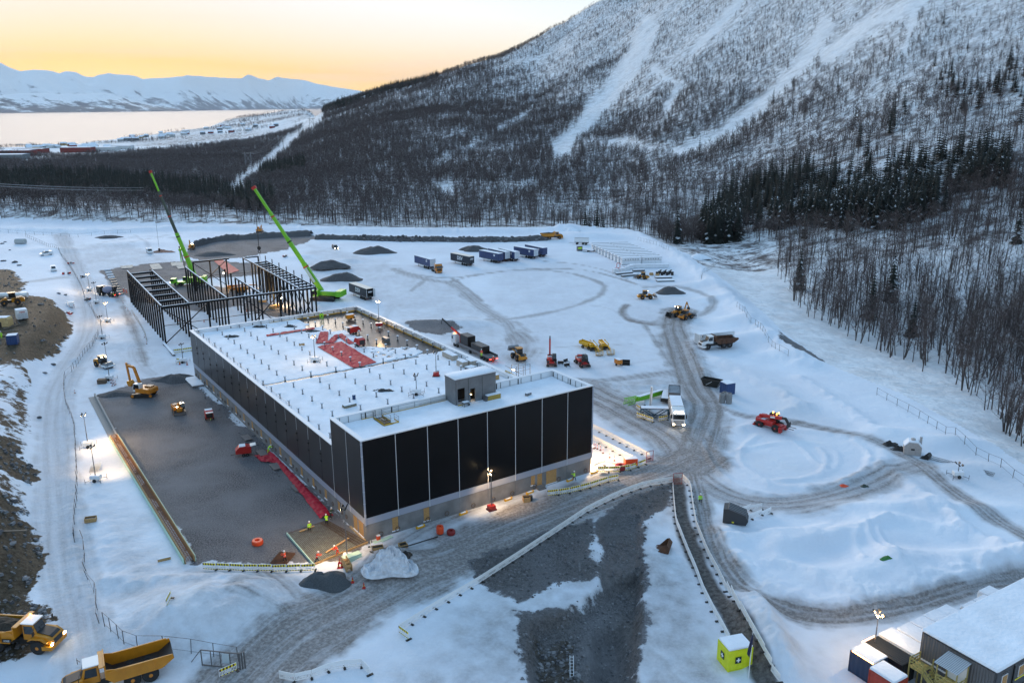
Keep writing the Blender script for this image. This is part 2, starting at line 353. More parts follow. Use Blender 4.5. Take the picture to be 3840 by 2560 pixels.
# mounds: (v x, v y, radius along view-right m, radius along depth m, height m)
MOUNDS = [(470,1408,13,9,2.6),(400,1450,8,6,1.0),(560,1400,7,5,1.0),(905,1300,6,5,2.2),(1700,1200,4,3,.8),
 (1960,1330,9,4,1.6),(1900,1240,14,3,1.1),(2050,1300,6,6,1.8),(2250,1290,14,3.5,1.5),(1790,1265,4,4,1.6),(2130,1170,20,3,.9),
 (2000,1190,9,7,.9),(1740,1440,3,6,1.6),(1775,1500,3,6,1.5),(2180,1020,10,4,1.5),(2060,1000,8,4,1.3),(1640,690,8,5,1.2),(1690,740,8,6,1.8),(1720,780,9,6,1.8),
 (1610,655,9,5,1.3),(1780,820,8,5,1.2),(1360,545,22,8,2.5),(1310,540,14,6,1.5),(1310,527,10,6,3.0),(1605,585,7,6,2.6),(300,560,20,10,1.2),(120,575,18,8,1.2),(570,770,5,3,.9),(655,775,4,3,.8),
 (420,800,7,5,.7),(275,790,8,6,.6),(760,615,9,6,1.6),(800,600,8,5,1.2),(690,590,8,6,1.0),(1080,745,9,6,.8),(1000,742,14,5,1.0),(2230,1080,9,4,1.0),(1480,930,12,5,.5)]
MOUNDS = [(*onz(a, b)[:2], c, d, e) for a, b, c, d, e in MOUNDS]
# narrow berms: (v polyline, width m, height m)
BERMS = [([(1660,1230),(1690,1290),(1750,1340),(1830,1385),(1920,1400),(2040,1385),(2160,1345),(2260,1315),(2352,1290),(2500,1270)], 3.0, .9),
 ([(1625,990),(1660,1060),(1740,1110),(1840,1122),(1940,1108),(2000,1085),(2040,1050),(2010,1020),(1940,1000),(1860,990),(1760,985),(1680,985)], 1.5, .16),
 ([(1680,1040),(1760,1020),(1850,1010),(1920,1030),(1930,1070),(1880,1095)], .7, .10),
 ([(1820,1015),(1850,1035),(1870,1060),(1900,1075)], .6, .14),
 ([(1610,1010),(1640,1075),(1700,1120),(1790,1140)], .7, .10),
 ([(1990,1220),(1995,1250),(2030,1290),(2060,1310)], .7, .22),([(2010,1215),(2020,1250),(2055,1290)], .6, .2),
 ([(1850,1260),(1930,1230),(2010,1205),(2080,1200),(2180,1225)], 2.2, .5),([(2080,1150),(2140,1180),(2220,1230),(2280,1260)], 2.5, .6),
 ([(2010,1060),(2090,1110),(2150,1170),(2230,1230),(2352,1290)], 2.0, .5),
 ([(1700,990),(1780,950),(1860,930)], 1.6, .3),([(1650,830),(1720,860),(1800,900),(1830,940)], 3, .5),
 ([(170,830),(225,770),(228,700),(190,640)], 1.6, .45),([(172,850),(150,920),(158,1000),(165,1150),(175,1300),(215,1420),(290,1500)], 1.5, .4),
 ([(1330,520),(1440,530),(1530,572),(1610,628),(1692,702),(1757,770),(1850,836)], 5, 1.3),([(0,530),(240,535),(420,525),(560,527),(760,530),(1000,534),(1290,530)], 6, 1.6),
 ([(210,1130),(230,1220),(260,1300),(330,1320)], 4, .4),([(1620,860),(1600,830),(1590,790)], 2.5, .5),([(1720,1400),(1760,1470),(1800,1540)], 3.2, 1.3)]
BERMS += [([(1880,1030),(1900,1050),(1895,1080),(1850,1100),(1780,1105)], .8, .16),([(1740,1000),(1700,1030),(1700,1070),(1760,1105)], .8, .14),([(1960,1015),(2000,1040),(1990,1080),(1930,1110)], .8, .16),
 ([(2100,1130),(2160,1160),(2200,1200)], 1.5, .4),([(1980,1300),(1960,1260),(1975,1220),(2040,1200)], .7, .3),([(1700,1250),(1760,1230),(1840,1230),(1900,1215)], 1.6, .5),([(1780,1300),(1850,1320),(1900,1350),(1990,1370)], 2.2, .7),([(1500,1270),(1510,1330)], 1.5, .3),
 ([(250,1340),(330,1350),(420,1345),(520,1350),(600,1360)], 2.2, .6),([(1840,870),(1900,910),(1960,950),(2010,990)], 2.5, .6),([(1700,860),(1780,900),(1860,940)], 1.5, .35),([(1380,880),(1450,890),(1520,885)], 1.2, .2)]
BERMS = [(smooth(VP(p), 1), a, b*(2.0 if b < .25 else 1.25)) for p, a, b in BERMS]
def gz(x, y, detail=True):
    x = np.atleast_1d(np.asarray(x, float)); y = np.atleast_1d(np.asarray(y, float))
    r = np.hypot(x, y)
    near = r < 620
    d, s = pdist(x, y, EDGE); out = np.where(s < 0, d, 0.0)
    z = np.zeros_like(x)
    zh = zhill(x, y)
    # left embankment
    d2, s2 = pdist(x, y, TOE); up = np.where(s2 > 0, d2, 0.0)
    z += (sstep(0, 9, up)*4.6*(1+0.12*fbm(x, y, 9, 3, 5)) + sstep(9, 60, up)*1.5)*(1-sstep(225, 330, y))
    if detail:
        flat = 1.0
        lump = 0.10*fbm(x, y, 14, 3, 21)+0.05*fbm(x, y, 3.0, 3, 22)
        for pl, a, b in BERMS:
            bb = np.array(pl); i = np.where((x > bb[:,0].min()-2*a) & (x < bb[:,0].max()+2*a) & (y > bb[:,1].min()-2*a) & (y < bb[:,1].max()+2*a))[0]
            if not len(i): continue
            q, _ = pdist(x[i], y[i], pl); k = q < 2*a; i = i[k]; q2 = q[k]/a
            z[i] += b*np.exp(-q2*q2*1.6)*(1+0.45*fbm(x[i], y[i], 1.6, 3, 31))
        for mx, my, a, dd, h in MOUNDS:
            i = np.where((np.abs(x-mx) < 2*a) & (np.abs(y-my) < 2*dd))[0]
            if not len(i): continue
            q2 = ((x[i]-mx)/a)**2+((y[i]-my)/dd)**2
            z[i] += h*np.exp(-q2*1.8)*(1+0.18*fbm(x[i], y[i], 3.2, 3, 33))
        for pl, e, h, ns in ((PIT, 1.6, 1.7, .15), (PIT2, 1.8, 1.6, .25), (STRIP, 1.2, .55, .1)):
            i = np.where(inpoly(x, y, pl))[0]
            if not len(i): continue
            dq, _ = pdist(x[i], y[i], pl+[pl[0]]); z[i] -= sstep(0, e, dq)*h*(1+ns*fbm(x[i], y[i], 2.0, 3, 41))
        z += lump*FLAT(x, y)
    wgt = sstep(0, 34, out)
    return z*(1-wgt)+zh*wgt
_C = np.array([-20.971, 108.2]); YB = math.radians(34.328)
_U = np.array([math.cos(YB), math.sin(YB)]); _V = np.array([-math.sin(YB), math.cos(YB)])
def FLAT(x, y):
    """1 on open ground, 0 under the building and the paved works"""
    a = (x-_C[0])*_U[0]+(y-_C[1])*_U[1]; b = (x-_C[0])*_V[0]+(y-_C[1])*_V[1]
    ins = (a > -32) & (a < 43) & (b > -3) & (b < 160)
    return np.where(ins, 0.12, 1.0)
_grid = None
def gz1(x, y):
    if _grid is None: return float(gz(x, y)[0])
    r = math.hypot(x, y); a = math.atan2(x, y); Zt, rows, a0, da = _grid
    j = min(max((a-a0)/da, 0), Zt.shape[1]-1.001); i = min(max(float(np.interp(r, rows, _ridx)), 0), Zt.shape[0]-1.001); i0, j0 = int(i), int(j); fi, fj = i-i0, j-j0
    return float((Zt[i0,j0]*(1-fj)+Zt[i0,j0+1]*fj)*(1-fi)+(Zt[i0+1,j0]*(1-fj)+Zt[i0+1,j0+1]*fj)*fi)
def G(vx, vy, lift=0.0):
    """ground point seen at a pixel"""
    z = 0.0
    for _ in range(6):
        p = onz(vx, vy, z); z = z*0.3+0.7*gz1(p[0], p[1])
    return Vector((p[0], p[1], gz1(p[0], p[1])+lift))
# ---- polar grid: fine where the camera sees fine
az = np.radians(np.linspace(-45, 47, 860))
y_rows = np.arange(2100, 505, -3.0); r_near = 60*1930/(y_rows-243)
r_far = [r_near[-1]]
while r_far[-1] < 5200: r_far.append(r_far[-1]*1.0085)
RR = np.concatenate([r_near, r_far[1:]])
A, Rr = np.meshgrid(az, RR); X = (Rr*np.sin(A)).ravel(); Y = (Rr*np.cos(A)).ravel()
Zg = np.zeros_like(X); site = Rr.ravel() < 640
Zg[site] = gz(X[site], Y[site])
Zg[~site] = zhill(X[~site], Y[~site])
nr, nc = Rr.shape
_grid = (Zg.reshape(nr, nc), RR, float(az[0]), float(az[1]-az[0])); _ridx = np.arange(nr)
# masks
ed, es = pdist(X, Y, EDGE); outside = (es < 0) & (ed > 6) | ~site
dirt = np.zeros_like(X); grav = np.zeros_like(X); soil = np.zeros_like(X); roadid = np.zeros(len(X), int); walk = np.zeros_like(X); ru = X*0.0; rv = Y*0.0; rdom = np.zeros_like(X)
sel = np.where(site & (Rr.ravel() < 520))[0]; xs, ys = X[sel], Y[sel]
nz1 = fbm(xs, ys, 5.0, 4, 51); nz2 = fbm(xs, ys, 1.4, 3, 52)
for pl, w_, e, s, k in ROADS:
    bb = np.array(pl); m = (xs > bb[:,0].min()-w_) & (xs < bb[:,0].max()+w_) & (ys > bb[:,1].min()-w_) & (ys < bb[:,1].max()+w_)
    ii = np.where(m)[0]
    d, al, ac = pparam(xs[ii], ys[ii], pl)
    ed_ = d+nz1[ii]*e*0.8+nz2[ii]*e*0.35
    q = 1-sstep(w_/2-e, w_/2+e*0.6, ed_)
    if w_ > 3.0 and k != 'walkway':     # wheel tracks: darker bands inside wide lanes
        q = q*(0.78+0.30*np.cos(d/w_*2*math.pi*2.2)**2)
    if k == 'walkway':
        walk[sel[ii]] = np.maximum(walk[sel[ii]], q); roadid[sel[ii[q > .5]]] = 2
    else:
        dirt[sel[ii]] = np.maximum(dirt[sel[ii]], q*s)
        g_ = sel[ii]; u = (q*s > rdom[g_]) & (q > .03); rdom[g_[u]] = (q*s)[u]; ru[g_[u]] = al[u]+w_*37; rv[g_[u]] = ac[u]
        if k == 'haul_road': roadid[sel[ii[(q > .45) & (roadid[sel[ii]] != 2)]]] = 1
for arr, polys, e in ((grav, GRAVEL, 2.0), (soil, SOIL, 3.0)):
    for pl in polys:
        bb = np.array(pl); ii = np.where((xs > bb[:,0].min()-5) & (xs < bb[:,0].max()+5) & (ys > bb[:,1].min()-5) & (ys < bb[:,1].max()+5))[0]
        d, _ = pdist(xs[ii], ys[ii], pl+[pl[0]]); sd_ = np.where(inpoly(xs[ii], ys[ii], pl), d, -d)+nz1[ii]*e*0.7+nz2[ii]*e*0.4
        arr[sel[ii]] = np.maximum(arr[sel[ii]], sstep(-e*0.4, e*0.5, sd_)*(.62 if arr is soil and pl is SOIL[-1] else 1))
pl = VP([(-80,860),(60,860),(96,930),(104,1050),(108,1200),(100,1320),(-80,1330)]); ii = np.where(inpoly(xs, ys, pl))[0]
dq, _ = pdist(xs[ii], ys[ii], TOE); st_ = fbm((xs[ii]-ys[ii])*.22, (xs[ii]+ys[ii])*.8, 3.0, 4, 87); soil[sel[ii]] = np.maximum(soil[sel[ii]], sstep(1, 4, dq)*np.clip(.42+.55*st_, 0, 1))
# trodden, gritty snow around the works
TRAMP = [([(940,1470),(1120,1350),(1330,1220),(1480,1130),(1560,1120),(1575,1250),(1640,1380),(1720,1568),(1720,1700),(900,1700),(840,1540)], .50),([(180,560),(300,560),(420,600),(330,720),(430,850),(440,880),(250,900),(200,1000),(160,1000),(150,880),(230,760),(190,650)], .26),
 ([(190,1100),(340,1180),(430,1290),(700,1310),(860,1300),(860,1400),(700,1480),(560,1568),(300,1568),(200,1440)], .36),([(850,1250),(1100,1180),(1360,1100),(1480,1070),(1540,1090),(1300,1170),(1000,1300),(850,1330)], .42),([(1340,870),(1560,840),(1660,930),(1620,1050),(1480,1000),(1340,960)], .46),
 ([(700,560),(900,600),(1050,650),(1250,840),(1100,840),(900,740),(850,700),(700,640)], .26),([(1100,600),(1300,600),(1480,640),(1640,700),(1600,860),(1300,870),(1180,820)], .16),([(300,700),(560,690),(760,700),(760,760),(440,790),(380,780)], .26),([(1590,1090),(1640,1240),(1740,1370),(1900,1440),(2150,1400),(1960,1500),(1900,1600),(1800,1600),(1700,1440),(1610,1300)], .26)]
for pl, s in TRAMP:
    pl = VP(pl); bb = np.array(pl); ii = np.where((xs > bb[:,0].min()-6) & (xs < bb[:,0].max()+6) & (ys > bb[:,1].min()-6) & (ys < bb[:,1].max()+6))[0]
    d, _ = pdist(xs[ii], ys[ii], pl+[pl[0]]); sd_ = np.where(inpoly(xs[ii], ys[ii], pl), d, -d)+nz1[ii]*4
    dirt[sel[ii]] = np.maximum(dirt[sel[ii]], sstep(-3, 6, sd_)*s*(.75+.5*nz1[ii]+.5*nz2[ii]))
# trench gravel darkened to carry the shade of its depth; around the works the snow is trodden
dirt[sel] = np.maximum(dirt[sel], 0.16*sstep(-0.1, 0.5, fbm(xs, ys, 26, 4, 61))*(1-sstep(250, 420, np.hypot(xs, ys))))
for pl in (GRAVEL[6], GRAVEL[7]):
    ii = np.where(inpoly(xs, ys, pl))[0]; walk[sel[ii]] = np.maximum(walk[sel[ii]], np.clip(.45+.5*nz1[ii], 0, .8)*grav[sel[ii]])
roadid[(grav > .5) & (roadid != 2)] = 3; roadid[(soil > .5)] = 4
roadid[outside] = 5
def ground_material(name, hill=False):
    m = bpy.data.materials.new(name); m.use_nodes = True; t = m.node_tree; b = t.nodes['Principled BSDF']
    L = t.links.new
    geo = N(t, 'ShaderNodeNewGeometry')
    def att(n): a = N(t, 'ShaderNodeAttribute'); a.attribute_name = n; return a.outputs['Fac']
    def noise(sc, det=5, rough=.55, vec=None):
        n = N(t, 'ShaderNodeTexNoise'); n.inputs['Scale'].default_value = sc; n.inputs['Detail'].default_value = det; n.inputs['Roughness'].default_value = rough
        L(vec or geo.outputs['Position'], n.inputs['Vector']); return n.outputs[0]
    def mapr(x, a, bb, c=0.0, d=1.0):
        n = N(t, 'ShaderNodeMapRange'); n.inputs[1].default_value = a; n.inputs[2].default_value = bb; n.inputs[3].default_value = c; n.inputs[4].default_value = d
        L(x, n.inputs[0]); return n.outputs[0]
    def mth(op, x, y):
        n = N(t, 'ShaderNodeMath', operation=op, use_clamp=True)
        for i, q in enumerate((x, y)):
            if isinstance(q, float): n.inputs[i].default_value = q
            else: L(q, n.inputs[i])
        return n.outputs[0]
    def mth2(op, x, y):
        n = N(t, 'ShaderNodeMath', operation=op); L(x, n.inputs[0]); n.inputs[1].default_value = y; return n.outputs[0]
    def mix(fac, c1, c2):
        n = N(t, 'ShaderNodeMix', data_type='RGBA'); L(fac, n.inputs[0]) if not isinstance(fac, float) else None
        for i, c in ((6, c1), (7, c2)):
            if isinstance(c, tuple): n.inputs[i].default_value = (*c, 1)
            else: L(c, n.inputs[i])
        return n.outputs[2]
    if not hill:
        snow = mix(noise(0.35, 3), (0.68, 0.745, 0.85), (0.79, 0.83, 0.89))
        snow = mix(mapr(noise(0.06, 3, .6), 0.35, 0.7), snow, (0.66, 0.70, 0.78))
        cxy = N(t, 'ShaderNodeCombineXYZ'); L(mth2('MULTIPLY', att('ru'), 0.07), cxy.inputs[0]); L(mth2('MULTIPLY', att('rv'), 1.5), cxy.inputs[1])
        streak = noise(1.0, 4, .62, cxy.outputs[0])
        speck = mapr(noise(2.3, 4, .7), 0.40, 0.66)
        grit = mix(speck, (0.18, 0.167, 0.165), (0.34, 0.324, 0.322))
        dn = mth('MULTIPLY', att('dirt'), mapr(noise(0.35, 4, .65), 0.25, 0.7, 0.90, 1.28))
        dn = mth('MULTIPLY', dn, mapr(streak, 0.30, 0.66, 0.76, 1.18))
        c = mix(dn, snow, grit)
        stones = mix(mapr(noise(4.5, 4, .75), 0.40, 0.66), (0.045, 0.045, 0.051), (0.27, 0.268, 0.285))
        stones = mix(mapr(noise(0.10, 3, .6), 0.35, 0.65, 0, .8), stones, (0.21, 0.21, 0.225))
        gf = mapr(mth('ADD', att('grav'), mapr(noise(1.2, 4, .7), 0.3, 0.7, -0.36, 0.36)), 0.34, 0.66)
        c = mix(gf, c, stones)
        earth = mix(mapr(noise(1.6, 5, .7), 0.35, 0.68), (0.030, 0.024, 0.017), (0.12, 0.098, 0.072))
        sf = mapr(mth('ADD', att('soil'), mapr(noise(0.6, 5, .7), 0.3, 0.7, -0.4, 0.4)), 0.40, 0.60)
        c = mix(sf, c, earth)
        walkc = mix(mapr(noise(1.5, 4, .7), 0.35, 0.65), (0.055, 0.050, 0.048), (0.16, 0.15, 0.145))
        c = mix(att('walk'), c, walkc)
        rough = mapr(att('dirt'), 0, 1, 0.7, 0.85)
        bh = mth('ADD', mth('MULTIPLY', noise(0.55, 5, .68), 0.75), mth('MULTIPLY', noise(6.0, 3, .7), mth('ADD', mth('MULTIPLY', gf, 0.5), mth('ADD', mth('MULTIPLY', sf, 0.4), 0.10))))
        bd = 0.34
    else:
        snow = mix(noise(0.02, 7), (0.72, 0.76, 0.82), (0.82, 0.84, 0.87))
        under = mth('MAXIMUM', mapr(noise(0.11, 7, .72), 0.44, 0.60), mapr(noise(0.34, 5, .7), 0.52, 0.62))           # scrub and stones poking out of the snow
        sc = mix(att('bare'), (0.80, 0.82, 0.86), (0.10, 0.085, 0.08))
        c = mix(mth('MULTIPLY', under, att('bare')), snow, (0.10, 0.080, 0.076))
        rock = mapr(noise(0.045, 9, .7), 0.60, 0.67)
        c = mix(mth('MULTIPLY', rock, att('rock')), c, (0.10, 0.10, 0.11))
        rough = 0.8; bh = noise(0.08, 8, .65); bd = 2.5
    L(c, b.inputs['Base Color'])
    if isinstance(rough, float): b.inputs['Roughness'].default_value = rough
    else: L(rough, b.inputs['Roughness'])
    b.inputs['Specular IOR Level'].default_value = 0.06
    bp = N(t, 'ShaderNodeBump'); bp.inputs['Strength'].default_value = 1.0; bp.inputs['Distance'].default_value = bd
    L(bh, bp.inputs['Height']); L(bp.outputs[0], b.inputs['Normal'])
    return m
GMAT = ground_material('site_ground'); HMAT = ground_material('hillside', True)
# hillside attributes
bare = np.zeros_like(X); rock = np.zeros_like(X)
hs = np.where(outside)[0]
hvx, hvy = toV(X[hs], Y[hs], Zg[hs])
CLEAR = [([(1490,60),(1470,120),(1420,190),(1370,250),(1330,300),(1290,340)], 34),([(1900,60),(1840,150),(1760,230),(1690,290),(1620,330),(1560,350)], 22),([(2120,0),(1990,60),(1900,130)], 22),
 ([(1240,480),(1330,490),(1420,480)], 12),([(1000,440),(1070,430),(1150,440),(1230,430)], 13),([(1340,330),(1420,330),(1520,345),(1600,350)], 12),([(1700,0),(1650,60),(1590,120)], 14),([(1500,160),(1560,200),(1530,260)], 12),
 ([(2100,40),(2080,120)],8),([(530,445),(560,420),(590,395),(640,350),(690,305),(735,270)], 15),([(500,450),(540,440)], 12),([(1000,380),(1060,350),(1110,330)], 7),([(1150,300),(1220,260)], 7)]
def clearing(vx, vy, gain=1.0):
    c = np.zeros_like(vx)
    for pl, w_ in CLEAR:
        d, _ = pdist(vx, vy, pl); d = d+9*fbm(vx, vy, 30, 3, 71); c = np.maximum(c, 1-sstep(w_*0.35, w_*0.95, d))
    return c*gain
hc = clearing(hvx, hvy)
high = sstep(330, 60, hvy)*sstep(1000, 1300, hvx)
bare[hs] = np.clip((1-hc*.7)*(0.95-0.42*high), 0, 1)*np.where(Rr.ravel()[hs] < 330, 0.25, 1)
rock[hs] = high*0.9*(1-0.5*hc)
town = (np.arctan2(X[hs], Y[hs]) < math.radians(-9)) & (np.hypot(X[hs], Y[hs]) > 1750)
bare[hs] = np.where(town, np.clip(0.55+1.6*fbm(X[hs], Y[hs], 240, 4, 77), .1, 1), bare[hs])
idx = np.arange(nr*nc).reshape(nr, nc)
quad = np.stack([idx[:-1,:-1], idx[1:,:-1], idx[1:,1:], idx[:-1,1:]], -1).reshape(-1, 4)[:, ::-1]
fid = roadid[quad].max(1); fid = np.where((roadid[quad] == 5).all(1), 5, np.where(fid == 5, 0, fid))
fr = Rr.ravel()[quad[:, 0]]; fa_ = np.arctan2(X[quad[:, 0]], Y[quad[:, 0]])
fid = np.where((fid == 5) & (fa_ < math.radians(-13.0)), 6, fid)
def sheet(name, k, material, attrs, label=None):
    q = quad[fid == k]
    used, inv = np.unique(q, return_inverse=True); q = inv.reshape(-1, 4)
    me = bpy.data.meshes.new(name); me.vertices.add(len(used)); me.loops.add(len(q)*4); me.polygons.add(len(q))
    co = np.stack([X[used], Y[used], Zg[used]], 1).astype(np.float32)
    me.vertices.foreach_set('co', co.ravel()); me.loops.foreach_set('vertex_index', q.ravel().astype(np.int32))
    me.polygons.foreach_set('loop_start', (np.arange(len(q))*4).astype(np.int32)); me.polygons.foreach_set('use_smooth', np.ones(len(q), bool))
    for an, arr in attrs.items():
        at = me.attributes.new(an, 'FLOAT', 'POINT'); at.data.foreach_set('value', arr[used].astype(np.float32))
    me.update(calc_edges=True); me.validate(); me.materials.append(material)
    return obj(name, me, kind='structure', label=label)
_at = dict(dirt=dirt, grav=grav, soil=soil, walk=walk, ru=ru, rv=rv)
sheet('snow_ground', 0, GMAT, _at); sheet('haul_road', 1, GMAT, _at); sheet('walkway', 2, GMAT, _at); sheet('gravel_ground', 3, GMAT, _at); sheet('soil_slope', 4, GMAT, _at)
sheet('mountain', 5, HMAT, dict(bare=bare, rock=rock)); sheet('coastal_plain', 6, HMAT, dict(bare=bare, rock=rock))
# ---- fjord
SEA = -60.0
wm = mat('fjord_water', (0.15, 0.165, 0.20), 0.50, bump=1.2, bscale=0.02, spec=0.04)
mb = MB(); R_ = 60000
mb.add([(-R_, 1500, SEA), (12000, 1500, SEA), (R_*.6, R_, SEA), (-R_, R_, SEA)], [(0,1,2,3)], wm); mb.build('sea', kind='structure')
# ---- mountains across the fjord
def far_range(name, prof, shore, depth, seed, rough, a0=-46, a1=18):
    """prof: v silhouette; shore: v y of the waterline; depth: distance behind the shore of the crest"""
    px = np.array([p[0] for p in prof], float); py = np.array([p[1] for p in prof], float)
    aa = np.linspace(px[0], px[-1], 420); n = 46; vs = []
    for x in aa:
        sy = np.interp(x, [p[0] for p in shore], [p[1] for p in shore]); cy = np.interp(x, px, py)
        d = ray(x, sy); ta = -d[2]/math.hypot(d[0], d[1]); r0 = (H-SEA)/ta
        dirx, diry = d[0]/math.hypot(d[0], d[1]), d[1]/math.hypot(d[0], d[1])
        r1 = r0+depth; zc = atr(x, cy, r1)[2]
        for k in range(n+6):
            f = k/n; r = r0-150+(depth+150)*f; z = SEA-15+(zc-SEA+15)*(0.30*f+0.70*f*f) if f <= 1 else zc-(f-1)*depth*0.5
            vs.append((dirx*r, diry*r, z, f))
    vs = np.array(vs); f = vs[:, 3]; amp = np.sin(np.clip(f, 0, 1)*math.pi)**0.8
    rid = 1-np.abs(fbm(vs[:,0], vs[:,1], 2600, 5, seed)); rid2 = 1-np.abs(fbm(vs[:,0], vs[:,1], 800, 4, seed+5))
    vs[:, 2] += amp*rough*((rid-0.75)*1.0+(rid2-0.75)*0.35)
    vs[:, 2] += np.clip(f*2.2-.6, 0, 1)*rough*.10*fbm(vs[:,0], vs[:,1], 420, 4, seed+21)
    m = n+6; q = []
    for i in range(len(aa)-1):
        for k in range(m-1): q.append((i*m+k, (i+1)*m+k, (i+1)*m+k+1, i*m+k+1))
    me = bpy.data.meshes.new(name); me.from_pydata(vs[:, :3].tolist(), [], q); me.polygons.foreach_set('use_smooth', [True]*len(q))
    return me
def far_mat(name, dark, s1, s2, thr):
    m = bpy.data.materials.new(name); m.use_nodes = True; t = m.node_tree; b = t.nodes['Principled BSDF']; L = t.links.new
    g = N(t, 'ShaderNodeNewGeometry'); n = N(t, 'ShaderNodeTexNoise'); n.inputs['Scale'].default_value = s1; n.inputs['Detail'].default_value = 10; n.inputs['Roughness'].default_value = .68
    L(g.outputs['Position'], n.inputs['Vector']); sx = N(t, 'ShaderNodeSeparateXYZ'); L(g.outputs['Position'], sx.inputs[0])
    hz = N(t, 'ShaderNodeMapRange'); hz.inputs[1].default_value = SEA; hz.inputs[2].default_value = s2; hz.inputs[3].default_value = 0.16; hz.inputs[4].default_value = -0.10; L(sx.outputs[2], hz.inputs[0])
    ad = N(t, 'ShaderNodeMath', operation='ADD'); L(n.outputs[0], ad.inputs[0]); L(hz.outputs[0], ad.inputs[1])
    mr = N(t, 'ShaderNodeMapRange'); mr.inputs[1].default_value = thr; mr.inputs[2].default_value = thr+0.10; L(ad.outputs[0], mr.inputs[0])
    mx = N(t, 'ShaderNodeMix', data_type='RGBA'); mx.inputs[6].default_value = (0.80, 0.83, 0.87, 1); mx.inputs[7].default_value = (*dark, 1); L(mr.outputs[0], mx.inputs[0])
    L(mx.outputs[2], b.inputs['Base Color']); b.inputs['Roughness'].default_value = .9
    return m
shore = [(-1300,262),(0,259),(170,257),(420,254.5),(700,250.5),(1000,249.5),(1400,249)]
me = far_range('far_mountains', [(-1300,150),(-800,130),(-300,160),(-60,128),(0,140),(16,142),(40,156),(60,164),(90,161),(115,160),(140,167),(150,168),(165,163),(185,164),(205,176),(224,178),(233,174),(262,168),(280,172),(305,171),(320,175),(338,183),(345,181),(400,178),(440,174),(470,176),(500,178),(540,180),(565,180),(572,174),(578,171),(586,174),(600,180),(620,184),(632,182),(638,177),(650,179),(700,184),(715,187),(730,193),(770,200),(820,207),(860,214),(950,218),(1100,220),(1400,225)], shore, 4200, 3, 420)
me.materials.append(far_mat('far_snow', (0.13, 0.15, 0.19), 0.0016, 900, 0.53)); obj('far_mountains', me, kind='structure')
me = far_range('far_hills', [(-1300,220),(-300,205),(0,219),(60,214),(130,216),(200,216),(240,215),(270,220),(330,236),(380,246),(420,254)], [(x, y+1.5) for x, y in shore], 2600, 8, 160)
me.materials.append(far_mat('far_wood', (0.07, 0.09, 0.12), 0.0016, 420, 0.50)); obj('far_hills', me, kind='structure')
# ================================================================ MAIN BUILDING
W_, L_, LT, ZB, ZK, ZL, ZH = 41.4, 92.6, 10.76, 2.61, 3.67, 11.25, 15.5
BL = thing('warehouse', 'long black clad warehouse with snowy flat roof and concrete base, under construction', 'warehouse', (_C[0], _C[1], 0), YB)
def Bw(a, b, z=0.0):
    p = _C+a*_U+b*_V; return Vector((p[0], p[1], z))
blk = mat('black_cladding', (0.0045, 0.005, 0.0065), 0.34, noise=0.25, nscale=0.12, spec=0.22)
blk_sheen = mat('left_cladding_sheen', (0.030, 0.030, 0.033), 0.36, metal=0.0, noise=0.3, nscale=0.2, spec=0.5)  # same black panels; the sky's sheen on this side is put into the colour
slv = mat('joint_silver', (0.55, 0.58, 0.63), 0.4)
bnd = mat('grey_band', (0.30, 0.33, 0.41), 0.45)
con = mat('precast_concrete', (0.19, 0.19, 0.195), 0.85, noise=0.28, nscale=0.55, bump=0.01)
osb = mat('chipboard', (0.42, 0.24, 0.09), 0.8, noise=0.3, nscale=9.0)
wht = mat('white_liner', (0.74, 0.76, 0.79), 0.6)
mem = mat('wet_membrane', (0.055, 0.053, 0.053), 0.30, noise=0.35, nscale=0.35, bump=0.012, bscale=1.2, spec=0.22)
stl = mat('galvanised', (0.30, 0.31, 0.33), 0.45, metal=0.6)
drk = mat('dark_plastic', (0.012, 0.012, 0.013), 0.6)
yel = mat('toe_board_yellow', (0.62, 0.36, 0.02), 0.6, noise=0.25, nscale=1.5)
NF, NL = 8, 18
fw_, lw_ = W_/NF, L_/NL
# concrete base, band and cladding: one piece per bay
for i in range(NF):
    x0, x1 = i*fw_+.012, (i+1)*fw_-.012
    MB().box(x0, x1, 0.0, .35, -.3, ZB-.004, con).build('base_panel', BL)
    MB().box(x0, x1, -.06, .30, ZB, ZK-.004, bnd).build('trim_band', BL)
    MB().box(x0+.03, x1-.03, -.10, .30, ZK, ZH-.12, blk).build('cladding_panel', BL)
    if i: MB().box(i*fw_-.045, i*fw_+.045, -.13, -.07, ZB+.02, ZH-.14, slv).build('joint_strip', BL)
for i in range(NL):
    y0, y1 = max(i*lw_+.012, .36), (i+1)*lw_-.012
    top = ZH if y0 < LT-1 else ZL
    MB().box(0.0, .35, y0, y1, -.3, ZB-.004, con).build('base_panel', BL)
    MB().box(-.06, .30, y0, y1, ZB, ZK-.004, bnd).build('trim_band', BL)
    if i in (1, 2):
        ya, yb_ = (y0, LT-.02) if i == 1 else (LT+.02, y1)
        MB().box(-.10, .30, ya+.02, yb_-.02, ZK, (ZH if i == 1 else ZL)-.12, blk_sheen).build('cladding_panel', BL)
    else: MB().box(-.10, .30, y0+.03, y1-.03, ZK, top-.12, blk_sheen).build('cladding_panel', BL)
    if i:
        j = MB(); yy = i*lw_ if i != 2 else LT
        if i > 2:
            j.box(-.125, -.07, yy-.03, yy+.03, ZL-2.4, ZL-.14, slv); j.box(-.12, -.07, yy-.045, yy+.045, ZK+.02, ZL-2.4, drk)
            for zz in (ZL-3.0, ZL-4.2): j.box(-.24, -.07, yy-.16, yy+.16, zz-.12, zz+.12, drk)
        else: j.box(-.125, -.07, yy-.035, yy+.035, ZB+.02, (ZL if i == 2 else ZH)-.14, slv)
        j.build('joint_strip', BL)
MB().box(W_-.35, W_, .36, L_, -.3, ZL-.13, con).build('side_wall', BL)
